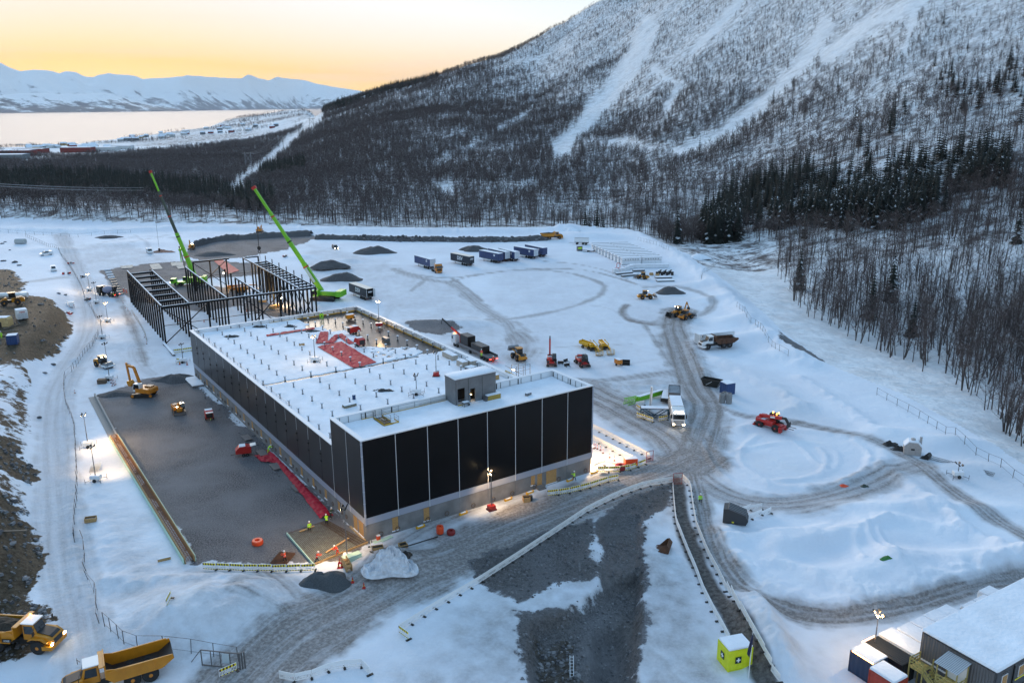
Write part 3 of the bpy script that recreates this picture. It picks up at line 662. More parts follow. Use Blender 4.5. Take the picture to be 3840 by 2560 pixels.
MB().box(.36, W_-.36, L_-.35, L_, -.3, ZL-.13, con).build('rear_wall', BL)
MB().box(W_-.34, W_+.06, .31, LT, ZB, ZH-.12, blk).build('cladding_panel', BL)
for a in (-.17, W_-.06):
    c = MB(); c.box(a, a+.23, -.19, .02, ZB-.02, ZH-.13, bnd)
    for k in range(7): zz = ZB+1.6+k*1.8; c.box(a-.012, a+.242, -.20, .03, zz-.03, zz+.03, slv)
    c.build('corner_trim', BL)
MB().box(.30, W_-.36, LT-.2, LT-.004, ZL-1.0, ZH-.14, wht).build('step_wall', BL)
# roof decks
MB().box(.31, W_-.36, LT, L_-.36, 9.9, 10.22, mem).build('roof_deck', BL)
MB().box(.31, W_-.36, .31, LT-.21, 13.9, 14.22, mem).build('upper_roof_deck', BL)
# parapets: white lining inside, snow on the coping
def parapet(x0, x1, y0, y1, z0, z1):
    MB().box(x0, x1, y0, y1, z0, z1, wht).build('parapet', BL)
    d = .05; s = MB(); s.box(x0-d, x1+d, y0-d, y1+d, z1, z1+.10, mat('coping', (.70,.73,.78), .6)); s.build('coping', BL, bevel=.03)
parapet(-.11, .32, LT+.01, L_, ZL-.115, ZL-.04); parapet(.33, .55, LT+.01, L_-.6, 10.225, ZL-.05)
parapet(.33, W_-.9, L_-.58, L_-.02, 10.225, ZL-.04); parapet(W_-.85, W_+.02, LT+.02, L_-.01, 10.225, ZL-.04)
parapet(-.12, W_+.08, -.13, .34, ZH-.115, ZH-.03); parapet(-.12, .33, .40, LT-.01, ZH-.115, ZH-.03)
parapet(.36, .56, .36, LT-.3, 14.225, ZH-.05)
parapet(W_-.62, W_+.07, .36, LT-.01, 14.225, ZH-.03)
parapet(.60, 14.6, LT-.5, LT-.01, 14.225, ZH-.03); parapet(27.3, W_-.66, LT-.5, LT-.01, 14.225, ZH-.03)
for a in (1.2, 2.6, 4.7, 7.0, 28.2, 30.0, 31.9, 34.2, 36.3, 38.4): MB().box(a-.03, a+.03, LT-.57, LT-.52, 14.25, ZH-.1, drk).build('panel_brace', BL)
for b in (2.0, 3.6, 5.6, 7.2, 8.6): MB().box(W_-.70, W_-.66, b-.03, b+.03, 14.25, ZH-.1, drk).build('panel_brace', BL)
for a in (5.4, 9.8, 29.2, 33.6): MB().box(a-.09, a+.09, LT-.56, LT-.515, 14.4, ZH-.12, drk).build('vent_slot', BL)
for b in (5.0, 9.8): MB().box(W_-.69, W_-.64, b-.09, b+.09, 14.4, ZH-.12, drk).build('vent_slot', BL)
for b in np.arange(15, 90, 8.5): MB().box(W_-.90, W_-.86, b-.1, b+.1, 10.4, 11.0, drk).build('vent_slot', BL)
for a in np.arange(9, 38, 5.1): MB().box(a-.1, a+.1, L_-.63, L_-.59, 10.5, 10.95, drk).build('vent_slot', BL)
# snow on the roof: a rumpled sheet, swept away from the far right corner
def roof_snow(name, x0, x1, y0, y1, z, n, hole=None, seed=1):
    xs_ = np.linspace(x0, x1, int((x1-x0)/n)+1); ys_ = np.linspace(y0, y1, int((y1-y0)/n)+1); XX, YY = np.meshgrid(xs_, ys_)
    f = XX.ravel(); g_ = YY.ravel(); hgt = 0.10+0.05*fbm(f, g_, 7, 3, seed)+0.035*fbm(f, g_, 1.6, 3, seed+1)
    hgt += 0.20*np.exp(-((f-x0)/.8)**2)+0.15*np.exp(-((g_-y0)/.8)**2)+.12*np.exp(-((f-x1)/.8)**2)+.12*np.exp(-((g_-y1)/.8)**2)
    if hole is not None: hgt = np.where(hole(f, g_) > 0, np.minimum(hgt, -0.3), hgt)
    nx_, ny_ = len(xs_), len(ys_); ii = np.arange(nx_*ny_).reshape(ny_, nx_)
    q = np.stack([ii[:-1,:-1], ii[:-1,1:], ii[1:,1:], ii[1:,:-1]], -1).reshape(-1, 4)
    if hole is not None: q = q[(hgt[q] > -.25).any(1)]
    me = bpy.data.meshes.new(name); me.from_pydata(np.stack([f, g_, z+hgt], 1).tolist(), [], q.tolist())
    me.polygons.foreach_set('use_smooth', [True]*len(q)); me.materials.append(SNOW); return obj(name, me, BL)
def _hole(f, g_):
    n_ = fbm(f, g_, 2.2, 3, 90); n2 = fbm(f, g_, .9, 3, 91)
    wet = (f+n_*0.9 > 27.2) & (g_+n_*.8 > 47.6) & ~((f < 30.5) & (g_ > 66) & (g_ < 76))
    wet |= (g_ > 83+n_*3) & (f > 24.6+n_*2)
    patch = (f > 26.3) & (f < 36.5+n_*2) & (g_ > 48.0) & (g_ < 58.5-(f-30)*.8+n_*2.0) & (n2 > -.42)
    seam = (np.abs(g_-46.9+n_*.4) < .42+n2*.25)
    seam &= (f < 34)
    return ((wet & ~patch) | seam).astype(float)
roof_snow('roof_snow', .60, W_-.92, LT+.05, L_-.64, 10.22, .30, _hole, 3)
roof_snow('upper_roof_snow', .62, W_-.7, .40, LT-.58, 14.22, .30, lambda f, g_: ((f > 6.5) & (f < 7.9) & (g_ > 6.0) & (g_ < 10.0)).astype(float), 8)
# ventilation / smoke pipes on their grid
vent = MB(); vent.tube((0,0,0), (0,0,.16), .22, drk, .16, n=10); vent.tube((0,0,.16), (0,0,.98), .125, stl, n=10); vent.box(-.30,.30,-.04,.04,.96,1.02,stl); vent.box(-.04,.04,-.30,.30,.96,1.02,stl)
vent.lathe([(.16,.98),(.30,1.06),(.30,1.08),(.20,1.15),(.05,1.17)], SNOW, n=10); vme = vent.mesh('roof_vent')
for a in (1.64, 5.8, 10.9, 16.0, 21.05, 26.15, 31.15, 36.25, 40.05):
    for b in np.arange(15.57, 92.3, 4.51):
        if a > 24 and b < 20 or (20.0 < b < 28 and a > 37): continue
        obj('roof_vent', vme, BL, (a, min(b, 91.6), 10.24))
# boarded openings in the base
def board(face, a, w, z0, z1, n=1):
    for k in range(n):
        p, q = a+k*w/n+.01, a+(k+1)*w/n-.01
        o = MB()
        if face == 'f': o.box(p, q, -.03, .05, z0, z1, osb)
        else: o.box(-.03, .05, p, q, z0, z1, osb)
        o = o.build('chipboard_panel', BL)
    s = MB()
    (s.box(a-.1, a+w+.1, -.12, .02, z0-.10, z0, SNOW) if face == 'f' else s.box(-.12, .02, a-.1, a+w+.1, z0-.10, z0, SNOW)); s.build('sill', BL)
board('f', fw_*1-1.05, .95, .45, 2.5); board('f', fw_*2-1.05, .95, .45, 2.5); board('f', 28.95, .75, .9, 2.5); board('f', 30.2, .95, .1, 2.5); board('f', 32.0, 2.1, .25, 2.55)
board('l', .9, 1.55, .35, 2.56, 2); board('l', 3.0, 1.25, .35, 2.56)
for i in range(2, 18): board('l', i*lw_-1.05+(.5 if i > 12 else 0), .8, .85, 2.35)
st = MB()
for k in range(3): st.box(30.0, 31.4, -.9+k*.3, -.05, k*.18-.1, (k+1)*.18, con)
st.build('step', BL)
# coils of ducting hung on the wall
hose = mat('duct_brown', (0.10, 0.065, 0.045), 0.7)
for a in (2.2, 4.9, 9.9, 13.2, 17.9, 21.6, 25.2, 29.6, 34.5, 40.2): MB().torus((a, -.14, .62), .34, .055, hose, 'Y').build('hose_coil', BL)
for i in range(1, 18):
    for d in (1.6, 3.3)[:1+(i % 2)]: MB().torus((-.12, i*lw_+d, 1.15), .30, .045, hose, 'X', n=12, k=5).build('hose_coil', BL)
sill = MB(); sill.box(-.28, -.01, .2, 5.4, -.1, .22, mat('timber', (0.42,0.30,0.17), .8, noise=.25, nscale=6)); sill.build('kick_board', BL)
# stair tower on the upper roof
PH = (19.6, 27.2, 7.4, 10.65, 14.2, 18.4)
cc = mat('tower_concrete', (0.16, 0.165, 0.175), .85, noise=.2, nscale=.8)
pw = MB()
x0, x1, y0, y1, z0, z1 = PH
pw.box(x0, x0+.2, y0, y1, z0, z1, cc); pw.box(x1-.2, x1, y0, y1, z0, z1, cc); pw.box(x0+.2, x1-.2, y1-.2, y1, z0, z1, cc)
for a, b, c, d in ((x0+.2, 19.95, z0, z1), (19.95, 21.35, 17.0, z1), (21.35, 22.35, z0, z1), (22.35, 23.25, 16.6, z1), (23.25, x1-.2, z0, z1)): pw.box(a, b, y0, y0+.2, c, d, cc)
tower = pw.build('stair_tower', BL)
MB().box(x0-.05, x1+.05, y0-.05, y1+.05, z1, z1+.12, cc).build('tower_roof', tower)
sn = MB(); sn.box(x0-.1, x1+.1, y0-.1, y1+.1, z1+.12, z1+.42, SNOW); sn.build('tower_snow', tower, bevel=.12, smooth=True)
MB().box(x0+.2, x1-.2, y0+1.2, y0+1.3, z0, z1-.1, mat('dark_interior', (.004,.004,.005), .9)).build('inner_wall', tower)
for a in (22.0, 24.6): MB().box(a-.03, a+.03, y0-.02, y0-.002, z0, z1, drk).build('panel_joint', tower)
MB().tube((x0+.25, y0-.08, z0), (x0+.25, y0-.08, z1-.3), .05, stl).build('downpipe', tower)
r = MB(); r.bar((19.8, y0-.4, 15.3), (21.7, y0-.4, 15.3), .04, stl); r.bar((19.8, y0-.4, 14.3), (19.8, y0-.4, 15.35), .04, stl); r.bar((21.7, y0-.4, 14.3), (21.7, y0-.4, 15.35), .04, stl); r.box(19.8, 21.7, y0-.43, y0-.38, 14.3, 14.55, yel)
r.build('door_rail', tower)
MB().bar((22.55, y0+.9, 15.6), (23.1, y0+.9, 15.2), .07, mat('stair_lamp', (1,.7,.3), .5, emit=3, ecol=(1,.62,.2)), .1).build('lamp_strip', tower)
# guard rails with yellow toe boards
def guard(pts, z, h=1.05, toe=True, name='guard_rail', step=2.4):
    o = MB()
    for (ax, ay), (bx, by) in zip(pts[:-1], pts[1:]):
        L = math.hypot(bx-ax, by-ay); n = max(1, int(L/step))
        for k in range(n+1):
            t = k/n; o.bar((ax+(bx-ax)*t, ay+(by-ay)*t, z), (ax+(bx-ax)*t, ay+(by-ay)*t, z+h+.1), .045, stl)
        o.bar((ax, ay, z+h), (bx, by, z+h), .035, stl); o.bar((ax, ay, z+h*.55), (bx, by, z+h*.55), .03, stl)
    o.build(name, BL)
    if toe:
        t_ = MB()
        for (ax, ay), (bx, by) in zip(pts[:-1], pts[1:]): t_.bar((ax, ay, z+.14), (bx, by, z+.14), .03, yel, .24)
        t_.build('toe_board', BL)
guard([(4.7, 10.12), (6.6, 10.12)], 14.25); guard([(8.0, 10.12), (19.5, 10.12)], 14.25)
guard([(6.6, 10.0), (6.5, 6.1), (8.9, 6.1), (8.9, 7.6)], 14.25, 1.0); guard([(8.0, 10.0), (8.1, 7.2)], 14.25, 1.0)
hs_ = MB(); hs_.box(6.65, 7.85, 6.3, 9.9, 14.10, 14.225, mat('hatch_dark', (.01,.008,.006), .9)); hs_.build('stair_opening', BL)
ld = MB()
for k in range(6): ld.box(6.75, 7.75, 6.6+k*.45, 6.8+k*.45, 14.24+k*.03, 14.28+k*.03, osb)
ld.bar((6.7, 6.3, 15.1), (6.7, 9.6, 14.5), .05, stl); ld.bar((7.8, 6.3, 15.1), (7.8, 9.6, 14.5), .05, stl); ld.build('access_stair', BL)
guard([(W_-1.05, 47), (W_-1.05, L_-.8)], 10.25, 1.15); guard([(18, L_-.78), (W_-1.1, L_-.78)], 10.25, 1.15)
guard([(.75, 30), (.75, L_-.9)], 10.4, 1.15, False)
for b in (58, 66, 84): MB().box(.66, .70, b, b+3.2, 10.45, 10.9, mat('chip_rail', (.45,.33,.15), .8)).build('rail_infill', BL)
# ================================================================ STEEL FRAME
SF = thing('unfinished_hall', 'x', 'steel hall', (_C[0], _C[1], 0), YB)
SF['label'] = 'open black steel frame of an unfinished hall behind the warehouse'
sb = mat('black_steel', (0.006, 0.006, 0.007), 0.5, spec=0.2)
DV = 3.85; V0 = 126.4
def colm(a, b, h=10.0, w_=.40):
    MB().box(a-w_/2, a+w_/2, b-w_/2, b+w_/2, -.2, h, sb).build('column', SF)
def beam(p, q, w_=.30, h=.45, snow=False, name='beam'):
    o = MB(); o.bar(p, q, w_, sb, h)
    if snow: o.bar((p[0], p[1], p[2]+h/2+.03), (q[0], q[1], q[2]+h/2+.03), w_*.9, SNOW, .06)
    o.build(name, SF)
def brace(p, q, w_=.22): MB().bar(p, q, w_, sb).build('brace', SF)
for k in range(16):
    b = V0+k*DV; sh = k*.17
    colm(1.2+sh, b); colm(8.0+sh, b)
    if k < 15 and k % 2 == 0: beam((1.4+sh, b, 9.75), (7.8+sh, b, 9.75), .28, .6, True, 'cross_beam')
beam((1.2, V0, 10.2), (1.2+15*.17, V0+15*DV, 10.2), .32, .4, True); beam((8.0, V0, 10.2), (8.0+14*.17, V0+14*DV, 10.2), .32, .4, True)
beam((1.2+.05, V0, 7.9), (1.2+15*.17, V0+15*DV, 7.9), .16, .2)
for k in range(15): colm(18.0+k*.18, V0+k*DV); 
beam((18.0, V0, 10.2), (18.0+14*.18, V0+14*DV, 10.2), .32, .4, True)
for k in range(1, 8): colm(27.4+k*.15, V0+k*DV)
beam((27.4, V0, 10.2), (27.4+7*.15, V0+7*DV, 10.2), .32, .4, True)
for k in (9, 11, 13): colm(27.6+k*.2, V0+k*DV, 10.4)
for k in range(14):
    b = V0+k*DV; sh = k*.19
    colm(38.4+sh, b); colm(43.2+sh, b); colm(40.9+sh, b, 9.6, .26)
    if k % 1 == 0: beam((38.5+sh, b, 9.8), (43.1+sh, b, 9.8), .26, .42, True, 'cross_beam')
beam((38.4, V0, 10.2), (38.4+13*.19, V0+13*DV, 10.2), .30, .38, True); beam((43.2, V0, 10.25), (43.2+13*.19, V0+13*DV, 10.25), .3, .38, True)
for k in range(1, 14, 2): MB().box(43.2+k*.19-.12, 43.2+k*.19+.12, V0+k*DV-.12, V0+k*DV+.12, 10.2, 11.9, sb).build('column_stub', SF)
beam((1.2, V0-.05, 9.9), (43.2, V0-.05, 9.9), .34, .5, True)
for a in (13.0, 18.0, 22.6, 27.4, 32.6): colm(a, V0)
brace((1.2, V0-.1, 0.2), (13.0, V0-.1, 9.6)); brace((1.2, V0-.1, 9.6), (13.0, V0-.1, .2)); brace((1.2, V0-.15, 5.0), (22.6, V0-.15, 5.0), .14)
brace((22.6, V0-.1, 9.6), (32.6, V0-.1, .2)); brace((22.6, V0-.1, .2), (32.6, V0-.1, 9.6)); brace((22.6, V0-.15, 5.0), (32.6, V0-.15, 5.0), .14)
brace((38.4, V0-.1, .2), (43.2, V0-.1, 9.6)); brace((38.4, V0-.1, 9.6), (43.2, V0-.1, .2))
for k in (1, 3, 5): brace((38.4+k*.2, V0+k*DV, .2), (40.9+k*.2, V0+k*DV, 9.3), .18); brace((40.9+k*.2, V0+k*DV, .2), (38.4+k*.2, V0+k*DV, 9.3), .18)
FB = V0+16.5*DV
for a in (25.3, 30.8, 36.4): colm(a, FB)
beam((25.3, FB, 9.9), (37.4, FB, 9.9), .34, .5, True); brace((25.3, FB, 9.6), (36.4, FB, .3)); brace((25.3, FB, .3), (36.4, FB, 9.6)); brace((25.3, FB, 5.0), (46, FB-4, 5.0), .14)
for a, b in ((41.3, FB-3), (46.5, FB-3)): colm(a, b, 10.3)
beam((41.3, FB-3, 10.1), (46.5, FB-3, 10.1), .3, .4, True); beam((41.3, FB-3, 10.1), (40.9, V0+13*DV, 10.1), .3, .4, True)
# ================================================================ FOREST
bark = mat('birch_bark', (0.075, 0.060, 0.055), 0.9); twig = mat('twig', (0.080, 0.058, 0.055), 0.9); frost = mat('frosted_twig', (0.30, 0.29, 0.31), 0.9)
needle = mat('spruce_needle', (0.010, 0.015, 0.012), 0.85); spark = mat('spruce_bark', (0.05, 0.035, 0.028), 0.9); nsnow = mat('needle_snow', (0.60, 0.64, 0.70), 0.8)
def spike(mb, p, q, r, m, n=3):
    p = Vector(p); q = Vector(q); d = (q-p).normalized(); up = Vector((0,0,1)) if abs(d.z) < .9 else Vector((1,0,0))
    a = d.cross(up).normalized(); b = d.cross(a)
    vs = [p+a*(r*math.cos(2*math.pi*i/n))+b*(r*math.sin(2*math.pi*i/n)) for i in range(n)]+[q]
    mb.add(vs, [(i, (i+1) % n, n) for i in range(n)], m)
def sliver(mb, p, q, r, m, R):
    p = Vector(p); q = Vector(q); d = (q-p); a = d.cross(Vector((R.uniform(-1,1), R.uniform(-1,1), R.uniform(-1,1)))).normalized()*r
    mb.add([p-a, p+a, q], [(0,1,2)], m)
def birch(seed, h=9.0, nb=18, nt=5, tw=.05):
    R = random.Random(seed); t = MB(); c = MB()
    lean = Vector((R.uniform(-.12,.12), R.uniform(-.12,.12), 1)); stems = 1 if R.random() < .6 else 2
    for s_ in range(stems):
        l2 = lean+Vector((R.uniform(-.2,.2), R.uniform(-.2,.2), 0))*s_; hh = h*R.uniform(.85, 1.05); p = Vector((0,0,-.4)); prev = p; r0 = .13
        mid = p+l2*hh*.5; top = p+l2*hh+Vector((R.uniform(-.4,.4), R.uniform(-.4,.4), 0))
        t.tube(p, mid, r0, bark, r0*.65, n=5, caps=False); spike(t, mid, top, r0*.65, bark, 4)
        for k in range(nb//stems):
            f = R.uniform(.22, .97); b0 = (p.lerp(mid, f*2) if f < .5 else mid.lerp(top, f*2-1)); an = R.uniform(0, 6.28)
            ln = hh*(.33*(1-f)+.12)*R.uniform(.7, 1.2); dr = Vector((math.cos(an), math.sin(an), R.uniform(.7, 1.6))).normalized()
            e = b0+dr*ln; spike(c, b0, e, .035*(1.3-f), twig)
            for j in range(nt):
                g0 = b0.lerp(e, R.uniform(.3, 1.0)); a2 = an+R.uniform(-1.2, 1.2)
                sliver(c, g0, g0+Vector((math.cos(a2), math.sin(a2), R.uniform(.1, 1.5))).normalized()*ln*R.uniform(.3, .6), tw, twig if R.random() < .86 else frost, R)
    return t, c
def spruce(seed, h=11.0, tiers=13, nb=8, snow=.10):
    R = random.Random(seed); t = MB(); c = MB(); spike(t, (0,0,-.4), (0,0,h*.98), .16, spark, 5)
    for k in range(tiers):
        f = k/(tiers-1); z = h*(.07+.90*f); rad = (h*.17)*(1-f)**.85+.12
        for j in range(nb if f < .75 else nb-3):
            an = j*6.283/nb+R.uniform(-.3,.3)+k; rr = rad*R.uniform(.7, 1.15); wd = rr*R.uniform(.28,.42)
            x, y = math.cos(an), math.sin(an); px, py = -y, x; dz = -rr*R.uniform(.25, .5)
            m = nsnow if R.random() < snow else needle
            c.add([(x*.05, y*.05, z+.25), (x*rr*.6+px*wd, y*rr*.6+py*wd, z+dz*.5), (x*rr, y*rr, z+dz), (x*rr*.6-px*wd, y*rr*.6-py*wd, z+dz*.5)], [(0,1,2),(0,2,3)], m)
    return t, c
def merged(pair, name):
    a, b = pair; o = MB()
    for s_ in (a, b):
        for m in s_.mats: o.mi(m)
        off = len(o.v); o.v += s_.v
        for f, k in zip(s_.f, s_.m): o.f.append(tuple(i+off for i in f)); o.m.append(o.mats.index(s_.mats[k]))
    me = bpy.data.meshes.new(name); me.from_pydata(o.v, [], o.f)
    for m in o.mats: me.materials.append(m)
    me.polygons.foreach_set('material_index', o.m); return me
def rawmesh(mb, name):
    me = bpy.data.meshes.new(name); me.from_pydata(mb.v, [], mb.f)
    for m in mb.mats: me.materials.append(m)
    me.polygons.foreach_set('material_index', mb.m); return me
# ---- where trees stand
def scatter(n, r0, r1, a0, a1, seed):
    R = np.random.default_rng(seed); a = np.radians(R.uniform(a0, a1, n)); r = np.sqrt(R.uniform(r0*r0, r1*r1, n)); return r*np.sin(a), r*np.cos(a)
def keep_outside(x, y, m=9.0):
    d, s = pdist(x, y, EDGE); return (s < 0) & (d > m)
px_, py_ = [], []
for n_, r0, r1, a0, a1, sd_ in ((26000, 150, 420, 8, 40, 1), (34000, 380, 800, -40, 40, 2), (56000, 750, 1300, -38, 24, 3), (60000, 1250, 2000, -36, 10, 4), (16000, 1900, 3600, -36, -9, 5)):
    x, y = scatter(n_, r0, r1, a0, a1, sd_); px_.append(x); py_.append(y)
tx = np.concatenate(px_); ty = np.concatenate(py_)
k_ = keep_outside(tx, ty); tx, ty = tx[k_], ty[k_]
tr_ = np.hypot(tx, ty); ta_ = np.degrees(np.arctan2(tx, ty))
tz = np.where(tr_ < 620, gz(tx, ty, False), zhill(tx, ty))
tvx, tvy = toV(tx, ty, tz)
# keep: visible window, not in clearings, ragged density, town kept open, a snowy bank along the plateau
den = 0.62+0.55*fbm(tx, ty, 70, 3, 101)+0.30*fbm(tx, ty, 18, 2, 102)
den -= 1.0*clearing(tvx, tvy)
den -= 0.22*sstep(330, 60, tvy)*sstep(1050, 1350, tvx)*(0.6+0.8*sstep(-.2, .3, fbm(tx, ty, 200, 3, 103)))   # thinner high up
_tl = np.interp(tvx, [-300, 0, 150, 300, 450, 600, 700, 740], [382, 380, 372, 355, 338, 320, 292, 268])
den -= 1.1*((tvy < _tl) & (tvx < 742) & (fbm(tx, ty, 170, 3, 104) > -0.12))
stream = [(1780,640),(1850,725),(1990,800),(2110,850),(2190,880),(2300,990),(2420,1080),(2600,1200)]
_ds, _ss = pdist(tvx, tvy, stream)
bank = (tvx > 1560) & (_ss < 0) & (tvy > 560)
den = np.where(bank, -1, den)
den = np.where((tr_ < 420) & (tvx > 1700), den*.34, den)
den = np.where((tvx > 620) & (tvx < 1350) & (tvy > 230) & (tvy < 520), den+.10, den)
den = np.where((tvx > 1300) & (tvx < 1780) & (tvy > 560) & (tr_ < 420), den-0.35, den)
rv = rng.uniform(0, 1, len(tx)); kp = (rv < den) & (tvx > -260) & (tvx < 2620) & (tvy > -60)
tx, ty, tz, tr_, tvx, tvy = (q[kp] for q in (tx, ty, tz, tr_, tvx, tvy))
# spruce or birch
SPZ = [([(1650,520),(1720,470),(1830,440),(1950,440),(2060,420),(2170,400),(2280,385)], 50, .9),([(1750,500),(1850,490),(1950,500),(2050,500),(2120,480)], 34, .7),
 ([(-100,440),(100,430),(250,430),(330,440),(420,450),(520,455),(610,470)], 24, .8),([(0,420),(120,415),(160,425)], 12, .85),([(600,400),(650,395),(690,385)], 14, .75),([(745,252),(800,240),(900,208),(1000,178)], 7, .6),
 ([(1340,530),(1400,535),(1470,548),(1540,570),(1600,590)], 9, .5),([(2040,320),(2060,270),(2100,240)], 14, .25),([(2150,180),(2230,240),(2300,200),(2352,150)], 30, .3),([(2330,130),(2352,260)], 26, .4),([(1980,330),(2000,350)], 14, .5),([(480,330),(520,325),(600,310),(640,300)], 6, .5),([(330,312),(400,296)], 8, .3)]
ps = np.zeros_like(tx)
for pl, w_, p in SPZ:
    d, _ = pdist(tvx, tvy, pl); ps = np.maximum(ps, p*(1-sstep(w_*.55, w_*1.1, d)))
ps = np.maximum(ps, 0.004*(tvx > 1300))
isp = rng.uniform(0, 1, len(tx)) < ps
# ---- the nearest ones are things of their own
BV = [birch(s, 9.5, 22, 7, .028) for s in range(6)]; BV = [(rawmesh(a, 'trunk'), rawmesh(b, 'crown')) for a, b in BV]
SV = [spruce(s, 11.5, 17, 10, .05) for s in range(4)]; SV = [(rawmesh(a, 'trunk'), rawmesh(b, 'crown')) for a, b in SV]
vis = (tvx > -10) & (tvx < 2362) & (tvy > 0)
def individuals(sel_, variants, name, label, group, smin, smax, limit):
    order = sel_[np.argsort(tr_[sel_])][:limit]
    for i in order:
        R = random.Random(int(i)); v = R.choice(variants)
        t = thing(name, label, 'tree', (tx[i], ty[i], tz[i]), R.uniform(0, 6.28), group); t.scale = (R.uniform(smin, smax),)*3
        obj('trunk', v[0], t); obj('crown', v[1], t)
    return order
nb_ = individuals(np.where(~isp & vis)[0], BV, 'birch_tree', 'leafless brown birch at the near edge of the wood beyond the snowy bank', 'birches along the near edge of the wood', .85, 1.3, 300)
ns_ = individuals(np.where(isp & vis)[0], SV, 'spruce_tree', 'dark green spruce in the nearer part of the wood beyond the site', 'spruces in the nearer wood', .9, 1.6, 300)
used_ = np.zeros(len(tx), bool); used_[nb_] = True; used_[ns_] = True
# ---- the rest: one mass of birch, one of spruce
def mass(name, label, idx_, protos, smin, smax, nnear=0):
    me = bpy.data.meshes.new(name); n = len(idx_); me.vertices.add(n)
    me.vertices.foreach_set('co', np.stack([tx[idx_], ty[idx_], tz[idx_]], 1).astype(np.float32).ravel())
    sc = rng.uniform(smin, smax, n)*np.where(tr_[idx_] > 1250, 1.12, 1.0)*(1-.42*sstep(330, 60, tvy[idx_])*sstep(1050, 1350, tvx[idx_]))
    for an, arr in (('sc', sc), ('ro', rng.uniform(0, 6.283, n)), ('pk', np.where(tr_[idx_] < 520, rng.integers(0, nnear, n), rng.integers(nnear, len(protos), n)).astype(float) if nnear else rng.integers(0, len(protos), n).astype(float))):
        at = me.attributes.new(an, 'FLOAT', 'POINT'); at.data.foreach_set('value', arr.astype(np.float32))
    o = obj(name, me, label=label, kind='stuff', cat='forest')
    ng = bpy.data.node_groups.new(name+'_scatter', 'GeometryNodeTree'); ng.interface.new_socket('Geometry', in_out='INPUT', socket_type='NodeSocketGeometry'); ng.interface.new_socket('Geometry', in_out='OUTPUT', socket_type='NodeSocketGeometry')
    gi = N(ng, 'NodeGroupInput'); go = N(ng, 'NodeGroupOutput'); ip = N(ng, 'GeometryNodeInstanceOnPoints'); L = ng.links.new
    gt = N(ng, 'GeometryNodeGeometryToInstance')
    for p in reversed(protos):
        oi = N(ng, 'GeometryNodeObjectInfo'); oi.inputs[0].default_value = p; L(oi.outputs['Geometry'], gt.inputs[0])
    def na(n_): a = N(ng, 'GeometryNodeInputNamedAttribute', data_type='FLOAT'); a.inputs[0].default_value = n_; return a.outputs[0]
    fi = N(ng, 'FunctionNodeFloatToInt'); L(na('pk'), fi.inputs[0]); cx = N(ng, 'ShaderNodeCombineXYZ'); L(na('ro'), cx.inputs[2])
    cs = N(ng, 'ShaderNodeCombineXYZ')
    for i in range(3): L(na('sc'), cs.inputs[i])
    L(gi.outputs[0], ip.inputs['Points']); L(gt.outputs[0], ip.inputs['Instance']); ip.inputs['Pick Instance'].default_value = True
    L(fi.outputs[0], ip.inputs['Instance Index']); L(cx.outputs[0], ip.inputs['Rotation']); L(cs.outputs[0], ip.inputs['Scale']); L(ip.outputs[0], go.inputs[0])
    md = o.modifiers.new('scatter', 'NODES'); md.node_group = ng
    return o
def proto(pair, name): return bpy.data.objects.new(name, merged(pair, name))       # never linked to the scene
PB = [proto(birch(80+s, 9.8, 18, 6, .035), 'birch_mass') for s in range(4)]+[proto(birch(40+s, 9.0, 17, 5, .09), 'birch_mass') for s in range(5)]; PS = [proto(spruce(60+s, 11.0, 12, 7, .025), 'spruce_mass') for s in range(3)]
mass('birch_forest', 'brown leafless birch forest covering the valley and the mountainside', np.where(~used_ & ~isp)[0], PB, .7, 1.1, 4)
mass('spruce_forest', 'dark spruce stands standing within the birch forest', np.where(~used_ & isp)[0], PS, .8, 1.4)
print('TREES', len(tx), isp.sum())
# ================================================================ KIT: paints, vehicles, small plant
PY = mat('plant_yellow', (0.52, 0.21, 0.010), 0.42, noise=.12, nscale=1.5); PO = mat('plant_orange', (0.55, 0.19, 0.012), 0.45, noise=.15, nscale=1.5)
LY = mat('lift_yellow', (0.66, 0.36, 0.01), 0.42); RD = mat('machine_red', (0.42, 0.018, 0.015), 0.4); WHT = mat('vehicle_white', (0.72, 0.74, 0.76), 0.35)
BLK = mat('machine_black', (0.014, 0.014, 0.015), 0.5); GRY = mat('machine_grey', (0.12, 0.12, 0.125), 0.55); RUB = mat('tyre_rubber', (0.016, 0.016, 0.017), 0.85)
GLS = mat('dark_glass', (0.012, 0.016, 0.020), 0.06, spec=.8); GRN = mat('crane_green', (0.16, 0.48, 0.02), 0.4); STE = mat('bare_steel', (0.22, 0.22, 0.23), 0.4, metal=.7)
NAV = mat('tarp_navy', (0.035, 0.055, 0.15), 0.5, noise=.15, nscale=.8); DTP = mat('tarp_dark', (0.018, 0.023, 0.036), 0.5, noise=.2, nscale=.8); RST = mat('rusty_steel', (0.10, 0.045, 0.025), 0.8, noise=.4, nscale=2)
LED = mat('lit_lamp', (1, .9, .7), .4, emit=7, ecol=(1, .80, .48)); AMB = mat('amber_beacon', (1, .4, .05), .4, emit=4, ecol=(1, .33, .03)); TAIL = mat('tail_lamp', (.8, .03, .02), .4, emit=1.2, ecol=(1, .05, .03))
ROCK = mat('crushed_rock', (0.055, 0.055, 0.060), .9, noise=.6, nscale=2.5, bump=.15, bscale=2.5); WOOD = mat('sawn_wood', (0.45, 0.28, 0.12), .8, noise=.25, nscale=5)
